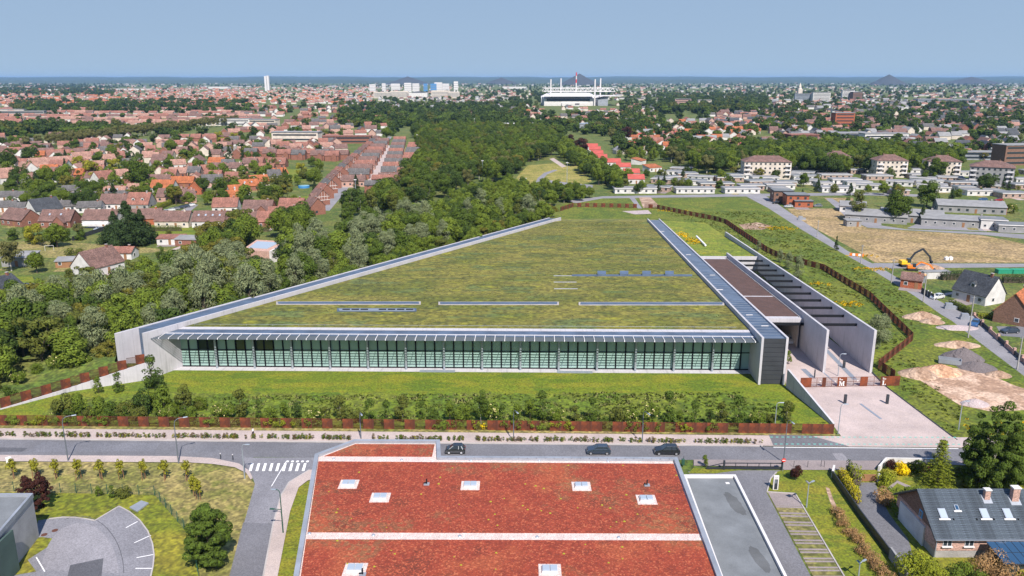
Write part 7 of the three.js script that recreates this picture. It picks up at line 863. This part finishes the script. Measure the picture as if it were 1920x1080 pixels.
  const mb = thing('modern_house', 'pinkish flat-roofed building with slanting white edge among the trees', 'building', G(497, 486), -0.25); mesh('wall', solid([[-6, 5], [5, 5], [7.5, -5], [-6, -5]], 0, [4.2, 4.2, 6, 6]), M.pinkish, mb); mesh('edge_wall', solid([[5.1, 5.2], [5.7, 5.2], [8.2, -5], [7.6, -5]], 0, [4.4, 4.4, 6.3, 6.3]), M.render, mb); mesh('roof_light', solid([[-4.5, 3], [3, 3], [4.5, -3], [-4.5, -3]], [4.3, 4.3, 5.4, 5.4], [4.75, 4.75, 5.9, 5.9]), M.skyGlass, mb);
  const pb = thing('road_barrier', 'orange and white barrier boards closing the lane', 'barrier', G(1606, 481), -0.4); for (let i = 0; i < 5; i++) mesh('board', box(0.9, 0.9, 0.08, (i - 2) * 1.0, 0.2, 0), i % 2 ? M.whiteBag : M.orange, pb); mesh('rail', box(5, 0.08, 0.12, 0, 1.15, 0), M.orange, pb);
  const tw = thing('timber_awning', 'pale awning along the front of the brown-roofed white house', 'awning', G(186, 427)); mesh('sheet', (() => { const g = new THREE.BoxGeometry(13, 0.1, 3.4); g.rotateX(0.16); g.translate(0, 2.3, 1.2); return boxUV(g); })(), M.whiteMetal, tw); for (const x of [-6, 0, 6]) mesh('post', box(0.12, 2.1, 0.12, x, 0, 2.6), M.whiteMetal, tw);
}
// ---------------------------------------------------------------- landmarks of the far town
const landBox = (o, name, w, h, d, x, z, m, y = 0) => { const q = mesh(name, box(w, h, d), m, o); q.position.set(x, y, z); return q; };
{
  const o = thing('stadium', 'white stadium with open roof trusses and four tall masts', 'stadium', G(1090, 198), 0.03);
  const W = 92; mesh('stand', solid([[-W, 20], [26, 20], [26, -4], [-W, -4]], 0, [16, 16, 22, 22]), M.render, o); landBox(o, 'glazing', 104, 6, 0.6, -34, 20.4, M.glass, 11); landBox(o, 'concourse', 60, 7, 8, -20, 24, M.render);
  mesh('roof', solid([[-W - 8, 30], [30, 30], [24, -14], [-W + 10, -14]], [22, 22, 29, 29], [23, 23, 30, 30]), M.whiteMetal, o); mesh('side_stand', solid([[38, 18], [62, 18], [72, -70], [38, -70]], 0, [16, 22, 22, 16]), M.alu, o); mesh('side_roof', solid([[34, 26], [92, 20], [92, -80], [34, -80]], [23, 22, 22, 23], [24, 23, 23, 24]), M.whiteMetal, o); mesh('end_stand', solid([[-W, -70], [-W + 20, -70], [-W + 20, -10], [-W, -10]], 0, [20, 14, 14, 20]), M.alu, o); mesh('far_stand', solid([[-W, -82], [70, -82], [70, -104], [-W, -104]], 0, [14, 14, 22, 22]), M.render, o);
  for (const [x, z] of [[-76, 12], [-42, -96], [30, 16], [58, -92]]) { const m = rod(V3(x, 0, z), V3(x, z > 0 ? 62 : 64, z), 2.0, 1.8, 8); mesh('mast', m, M.whiteMetal, o); }
  for (const z of [-14, -88]) { const bars = [beam(V3(-90, 33, z), V3(84, 33, z), 1.2, 1.2), beam(V3(-90, 41, z), V3(84, 41, z), 1.2, 1.2)]; for (let i = 0; i < 14; i++) { const x = -90 + i * 12.4; bars.push(beam(V3(x, 33, z), V3(x + 6.2, 41, z), 0.9, 0.9), beam(V3(x + 6.2, 41, z), V3(x + 12.4, 33, z), 0.9, 0.9)); } mesh('truss', merge(bars), M.whiteMetal, o); }
  const c = thing('chimney', 'tall red and white banded factory chimney behind the stadium', 'chimney', G(1080, 175)); for (let i = 0; i < 6; i++) { const g = new THREE.CylinderGeometry(3.4 - i * 0.2, 3.6 - i * 0.2, 15, 12); g.translate(0, 7.5 + i * 15, 0); mesh('band', g, i > 1 && i % 2 ? M.redPaint : M.whiteMetal, c); }
  const at = (px, D) => V3((px - 960) / 1500 * (D * CT + EYE * ST), 0, -D);
  const tower = thing('tower_block', 'lone white twin tower block on the left horizon', 'tower', at(502, 4300)); landBox(tower, 'slab', 10, 76, 16, -6.5, 0, M.whiteMetal); landBox(tower, 'slab', 10, 78, 16, 6.5, 0, M.whiteMetal); landBox(tower, 'core', 4, 72, 12, 0, 0, M.greyWall);
  const blockL = ['leftmost white slab block of the far estate', 'second white slab block of the far estate', 'third white slab block of the far estate', 'blue-ended white slab block of the far estate', 'white slab block right of the blue-ended one', 'dark blue slab block in the far estate', 'second blue slab block in the far estate', 'broad white slab block near the right of the far estate', 'low white slab block near the right of the far estate', 'tallest white slab at the right end of the far estate'];
  [[699, 26, 42, 'whiteMetal'], [720, 16, 46, 'whiteMetal'], [742, 40, 44, 'whiteMetal'], [765, 30, 50, 'whiteMetal'], [780, 30, 46, 'whiteMetal'], [798, 18, 44, 'blue'], [813, 26, 46, 'blue'], [822, 34, 52, 'whiteMetal'], [836, 30, 44, 'whiteMetal'], [855, 18, 58, 'whiteMetal']].forEach(([x, w, h, m], i) => { const o2 = thing('slab_block', blockL[i], 'apartment block', at(x, 4000 + (i % 3) * 120), 0.1, 'far white slab blocks'); landBox(o2, 'wall', w * 1.15, h * 0.86, 14, 0, 0, M[m]); for (let k = 1; k < 5; k++) landBox(o2, 'balcony_band', w * 1.15 + 0.4, 1.6, 0.6, 0, 7.2, M.greyWall, k * h * 0.86 / 5); });
  const hp = thing('hospital', 'long cream hospital with dark domed hall in the far town', 'hospital', at(772, 2750), 0.02); for (const [x, w, h] of [[-95, 60, 20], [-40, 60, 23], [20, 70, 18], [95, 56, 25], [140, 40, 21]]) { landBox(hp, 'wing', w, h, 26, x, 0, M.cream); for (let k = 1; k < 5; k++) landBox(hp, 'window_band', w - 4, 2, 0.5, x, 13.1, M.greyWall, k * h / 5.4); } landBox(hp, 'hall', 60, 18, 40, 26, 26, M.render); { const g = new THREE.SphereGeometry(32, 20, 6, 0, 6.283, 0, 0.9); g.scale(1, 0.4, 0.7); g.translate(26, 10, 26); mesh('dome', g, M.slate, hp); }
  const ch = thing('church', 'pale church tower standing over the far town', 'church', at(1498, 2400)); landBox(ch, 'tower', 12, 34, 12, 0, 0, M.cream); landBox(ch, 'nave', 36, 16, 14, 20, -2, M.cream); const sp = new THREE.ConeGeometry(6, 18, 8); sp.translate(0, 43, 0); mesh('spire', sp, M.cream, ch); landBox(ch, 'belfry', 8, 6, 8, 0, 0, M.stone, 34);
  for (const [x, D, w, h, d, m, l] of [[1504, 2350, 44, 22, 16, 'alu', 'pale glass office block in front of the church'], [1538, 2330, 48, 26, 18, 'render', 'white office block right of the church'], [1588, 2500, 34, 30, 18, 'render', 'white high block right of the office blocks'], [1604, 2480, 30, 24, 18, 'brickBrown', 'brown high block right of the white one'], [1770, 2250, 150, 9, 40, 'alu', 'long pale warehouse at right in the far town'], [1700, 2050, 70, 8, 30, 'render', 'white shop hall left of the long pale warehouse'], [1280, 1900, 36, 18, 14, 'pinkish', 'pink apartment slab in the trees right of the stadium'], [1320, 1900, 30, 16, 14, 'cream', 'cream apartment slab right of the pink one'], [1578, 1080, 26, 20, 14, 'brickOrange', 'orange brick apartment block above the tree belt'], [1905, 620, 34, 15, 14, 'brickBrown', 'grey brown balcony block at the right edge'], [1590, 880, 40, 7, 24, 'alu', 'pale metal hall behind the tree belt'], [1655, 840, 46, 9, 14, 'render', 'long white building behind the tree belt'], [1840, 660, 50, 6, 14, 'alu', 'long pale shed right of the tree belt'], [1500, 840, 30, 8, 20, 'brick', 'red-roofed sports hall above the tree belt'], [558, 800, 46, 13, 14, 'cream', 'cream and orange flats above the brick rows'], [640, 830, 62, 7, 14, 'brick', 'long brick hall with red roof above the brick rows'], [100, 4300, 70, 10, 30, 'render', 'white factory hall at the left horizon'], [250, 4600, 240, 9, 40, 'render', 'very long white warehouse on the left horizon'], [412, 5200, 130, 14, 40, 'render', 'white warehouse left of the lone tower'], [965, 5200, 150, 14, 40, 'render', 'white warehouse on the horizon left of the stadium'], [1080, 3300, 110, 9, 40, 'render', 'white halls behind the stadium chimney'], [30, 1450, 100, 8, 12, 'greyWall', 'long grey block at left beyond the avenue'], [430, 1150, 60, 9, 14, 'render', 'long white flats left of the tree belt'], [15, 1500, 60, 9, 14, 'cream', 'cream flats at the left edge beyond the avenue'], [490, 1150, 50, 8, 14, 'cream', 'cream market hall beyond the avenue']]) {
    const b = thing('town_building', l, 'building', at(x, D), 0.06 * (((x * 13) % 7) - 3), 'larger buildings of the far town'); landBox(b, 'wall', w, h, d, 0, 0, M[m]); landBox(b, 'roof', w + 1, 0.6, d + 1, 0, 0, m === 'brick' ? M.tileRed : M.fibre, h); const n = Math.max(1, Math.round(h / 4)); if (D < 2600) for (let k = 0; k < n; k++) landBox(b, 'window_band', w - 3, 1.3, 0.4, 0, d / 2 + 0.05, M.glass, 1.4 + k * h / n);
  }
  const lg = thing('glass_pavilion', 'low grey metal and glass pavilions in the park before the stadium', 'building', G(1105, 240), 0.25); landBox(lg, 'gallery', 70, 6, 26, 0, 0, M.alu); landBox(lg, 'roof', 71, 0.4, 27, 0, 0, M.galv, 6); const lg2 = thing('glass_pavilion', 'long pale glass gallery seen through the trees beyond the wood', 'building', G(1000, 240), 0.05); landBox(lg2, 'gallery', 90, 6, 20, 0, 0, M.alu); landBox(lg2, 'roof', 91, 0.4, 21, 0, 0, M.whiteMetal, 6);
  const mk = thing('utility_building', 'two small white plant rooms on the park lawn', 'building', G(966, 343)); landBox(mk, 'left_room', 5, 2.8, 4, -5, 0, M.render); landBox(mk, 'right_room', 4.5, 2.8, 4, 5, 0, M.render); landBox(mk, 'base', 16, 0.4, 6, 0, 0, M.concrete);
  for (const [x, y, h, l] of [[1063, 341, 12, 'on the park lawn'], [905, 340, 13, 'rising out of the wood'], [668, 380, 12, 'in the trees by the brick rows'], [783, 282, 14, 'beyond the big round tree'], [890, 244, 14, 'at the far edge of the wood']]) { const p = thing('floodlight_mast', 'slim pale floodlight mast ' + l, 'mast', G(x, y), 0, 'park masts'); mesh('pole', rod(V3(0, 0, 0), V3(0, h, 0), 0.2, 0.12, 6), M.galv, p); mesh('lamp_head', box(1.4, 0.4, 0.4, 0, h, 0), M.whiteMetal, p); }
  { const r = rng(91), l = []; for (const [x0, x1, y0, y1] of [[402, 482, 276, 284], [486, 540, 272, 288], [560, 618, 272, 290]]) for (let i = 0; i < 150; i++) { const p = G(x0 + r() * (x1 - x0), y0 + r() * (y1 - y0)); l.push(box(0.9 + r(), 0.7 + r(), 0.8, p.x, 0, p.z)); } const m = mesh('gravestones', merge(l), M.stone); m.userData = { kind: 'stuff', label: 'grey gravestones of the cemetery among the red roofs', category: 'cemetery' }; }
  // slag heaps and the low blue ridge
  for (const [px, D, h, w, l] of [[1086, 8200, 112, 420, 'dark slag heap behind the stadium chimney'], [1665, 8200, 104, 380, 'pointed slag heap on the right horizon'], [765, 9000, 86, 520, 'rounded slag heap behind the far estate'], [1820, 9500, 84, 700, 'flat slag heap at the far right horizon'], [940, 9500, 76, 400, 'small slag heap left of the stadium']]) { const g = new THREE.ConeGeometry(w / 2, h, 24, 5); const p = g.attributes.position; for (let i = 0; i < p.count; i++) { const k = 0.85 + 0.3 * noise2(p.getX(i) / 600 + 3, p.getZ(i) / 600, 2); p.setX(i, p.getX(i) * k); p.setZ(i, p.getZ(i) * k); } g.translate(0, h / 2 - 1, 0); g.computeVertexNormals(); const o3 = mesh('slag_heap', g, mat(lin(0.05, 0.05, 0.045), 1)); o3.position.copy(at(px, D)); tag(o3, l, 'slag heap', 'slag heaps'); }
  const hv = []; for (const [D, hb, seed] of [[11500, 40, 1], [15000, 68, 2], [18500, 104, 3]]) { const n = 160; let prev = null; for (let i = 0; i <= n; i++) { const a = -1.0 + 2.0 * i / n, x = Math.tan(a * 0.72) * D, h = hb * (0.72 + 0.5 * noise2(i / 46 + seed * 0.3, seed * 0.21, seed)); const q = [[x, -1, -D + 900], [x, h, -D], [x, -1, -D - 1200]]; if (prev) for (let k = 0; k < 2; k++) hv.push(...prev[k], ...q[k], ...q[k + 1], ...prev[k], ...q[k + 1], ...prev[k + 1]); prev = q; } }
  const hg = new THREE.BufferGeometry(); hg.setAttribute('position', new THREE.Float32BufferAttribute(hv, 3)); hg.computeVertexNormals(); struct('hills', hg, mat(lin(0.045, 0.065, 0.03), 1));
}
// ---------------------------------------------------------------- uncountable growth: tufts, flowers, planting strip
function scatter(name, label, cat, n, seed, geo, m, where, s0, s1) { // where(r) -> position or null
  const r = rng(seed), list = []; for (let i = 0; i < n; i++) { const p = where(r); if (p) list.push([p, s0 + (s1 - s0) * r(), r() * 6.28]); }
  const im = new THREE.InstancedMesh(geo, m, list.length), m4 = new THREE.Matrix4(), q = new THREE.Quaternion(), up = V3(0, 1, 0); list.forEach(([p, s, a], i) => im.setMatrixAt(i, m4.compose(p, q.setFromAxisAngle(up, a), V3(s, s, s))));
  im.name = name; im.castShadow = im.receiveShadow = true; im.userData = { kind: 'stuff', label, category: cat }; scene.add(im); return im;
}
function tuftGeo(seed, n, h, spread) { const r = rng(seed), pos = [], nor = [], col = []; for (let i = 0; i < n; i++) { const a = r() * 6.28, q = spread * Math.sqrt(r()), x = Math.cos(a) * q, z = Math.sin(a) * q, l = h * (0.5 + 0.7 * r()), b = r() * 6.28, w = 0.05 + 0.05 * r(), ox = Math.cos(b) * l * 0.5, oz = Math.sin(b) * l * 0.5; pos.push(x - w * Math.sin(b), 0, z + w * Math.cos(b), x + w * Math.sin(b), 0, z - w * Math.cos(b), x + ox, l, z + oz); const t = 0.75 + 0.5 * r(); for (let k = 0; k < 3; k++) { nor.push(Math.cos(b) * 0.3, 0.9, Math.sin(b) * 0.3); col.push(t * (0.9 + 0.25 * r()), t, t); } } const g = new THREE.BufferGeometry(); g.setAttribute('position', new THREE.Float32BufferAttribute(pos, 3)); g.setAttribute('normal', new THREE.Float32BufferAttribute(nor, 3)); g.setAttribute('color', new THREE.Float32BufferAttribute(col, 3)); return g; }
const tuft = tuftGeo(1, 26, 0.42, 0.6), blade = (r, g, b) => new THREE.MeshPhysicalMaterial({ color: lin(r * 1.5, g * 1.5, b * 1.3), vertexColors: true, roughness: 1, specularIntensity: 0.1, transmission: 0.4, thickness: 0, side: THREE.DoubleSide });
const front = GP([[60, 768], [300, 712], [1400, 712], [1440, 735], [1540, 808], [60, 796]]), frontLow = GP([[100, 765], [300, 745], [1380, 735], [1460, 765], [1520, 805], [80, 796]]);
const inPoly = (poly, h = 0.01) => { let x0 = 1e9, x1 = -1e9, z0 = 1e9, z1 = -1e9; for (const [x, z] of poly) { x0 = Math.min(x0, x); x1 = Math.max(x1, x); z0 = Math.min(z0, z); z1 = Math.max(z1, z); } return (r) => { const x = x0 + r() * (x1 - x0), z = z0 + r() * (z1 - z0); return inside(poly, x, z) ? V3(x, h, z) : null; }; };
scatter('meadow_grass', 'tall rough grass of the meadow behind the rusted fence', 'grass', 5200, 1, tuft, blade(0.11, 0.145, 0.03), (r) => { const p = inPoly(frontLow)(r); return p && r() < ss(0.35, 0.65, noise2(p.x / 60, p.z / 30, 6)) ? p : null; }, 0.3, 0.8);
scatter('lawn_grass', 'short bright grass below the glass front', 'grass', 1500, 2, tuft, blade(0.15, 0.19, 0.02), inPoly(front), 0.15, 0.3);
scatter('seed_heads', 'pale seed heads in the meadow behind the rusted fence', 'grass', 1300, 3, tuft, blade(0.26, 0.26, 0.12), (r) => { const p = inPoly(frontLow)(r); return p && noise2(p.x / 70, p.z / 40, 4) > 0.55 ? p : null; }, 0.6, 1.2);
const roofPt = (r) => { const b = 2 + r() * (bMax - 3), s = sl(b, 1) + r() * (sr(b, -1) - sl(b, 1)); return Q(s, b, hr(b) + 0.2); };
scatter('roof_grass', 'dry tufted grass of the planted roof', 'grass', 9000, 4, tuft, blade(0.13, 0.125, 0.04), roofPt, 0.15, 0.35);
scatter('roof_grass', 'darker green tufts of the planted roof', 'grass', 6000, 5, tuft, blade(0.075, 0.095, 0.03), (r) => { const p = roofPt(r); return noise2(p.x / 60, p.z / 34, 1) > 0.5 ? p : null; }, 0.15, 0.35);
const yel = tuftGeo(8, 22, 0.5, 0.6); const drift = (c, sx, sz, h = 0) => { const p = G(c[0], c[1], h); return (r) => V3(p.x + (r() + r() - 1) * sx, h, p.z + (r() + r() - 1) * sz); };
const ym = blade(0.72, 0.48, 0.01);
for (const [i, [x, y, sx, sz, n, h]] of [[1462, 428, 9, 5, 130, 0], [1300, 452, 4, 8, 110, 3.6], [1318, 478, 6, 3, 130, 4.2], [1280, 440, 3, 9, 80, 3], [1595, 570, 5, 4, 60, 0], [1540, 532, 4, 2.5, 40, 0], [1615, 480, 6, 4, 60, 0], [1640, 505, 8, 3, 120, 0], [1880, 805, 8, 5, 120, 0], [1260, 395, 10, 4, 60, 0], [1370, 478, 8, 3, 50, 3.8]].entries()) scatter('yellow_flowers', 'drift of yellow wild flowers, ' + ord(i) + ' one of the meadow at right', 'flowers', Math.round(n * 0.55), 20 + i, yel, ym, drift([x, y], sx, sz, h), 0.5, 1.1);
const rightMeadow = GP([[1430, 395], [1560, 470], [1610, 500], [1700, 555], [1760, 600], [1700, 640], [1720, 690], [1800, 765], [1790, 820], [1670, 725], [1640, 690], [1500, 560], [1360, 440], [1250, 400]]);
scatter('field_grass', 'rough grass of the meadow right of the loading court', 'grass', 9000, 6, tuft, blade(0.10, 0.12, 0.025), (r) => { const p = inPoly(rightMeadow)(r); return p && r() < ss(0.3, 0.7, noise2(p.x / 50, p.z / 50, 5)) ? p : null; }, 0.3, 0.9);
const bankPoly = GP([[10, 742], [150, 690], [215, 668], [205, 655], [100, 680], [-20, 715]], 1);
scatter('bank_grass', 'rough grass on the bank left of the ramp fence', 'grass', 1800, 12, tuft, blade(0.10, 0.12, 0.03), (r) => { const p = inPoly(bankPoly)(r); if (p) p.y = 0.4 + Math.max(0, (p.x + 100) * 0.12); return p; }, 0.5, 1.3);
{ // sparse shrubs in the strip between path and kerb
  const sg = leaves(3, ball(5, 7, 0.55, 0.28, 0.5, 0.2), 900, 0.13), along = (y0, y1) => (r) => { const x = -40 + r() * 1480; if ((x > 660 && x < 700) || (x > 873 && x < 893) || noise2(x / 140, 0.3, 2) < 0.36) return null; const y = 816.5 + 0.0098 * x + r() * 3.4; const p = G(x, y); p.y = 0.13; return p; };
  scatter('planting_strip', 'sparse green shrubs in the strip beside the kerb', 'planting', 330, 7, sg, FOL.hedge, along(), 0.35, 0.95); scatter('planting_strip', 'sparse dry brown shrubs in the strip beside the kerb', 'planting', 260, 8, sg, LEAF(0.10, 0.075, 0.055, 0.1), along(), 0.35, 0.95); scatter('planting_strip', 'sparse yellowish shrubs in the strip beside the kerb', 'planting', 120, 9, sg, FOL.yellow, along(), 0.35, 0.8);
}
renderer.render(scene, camera);
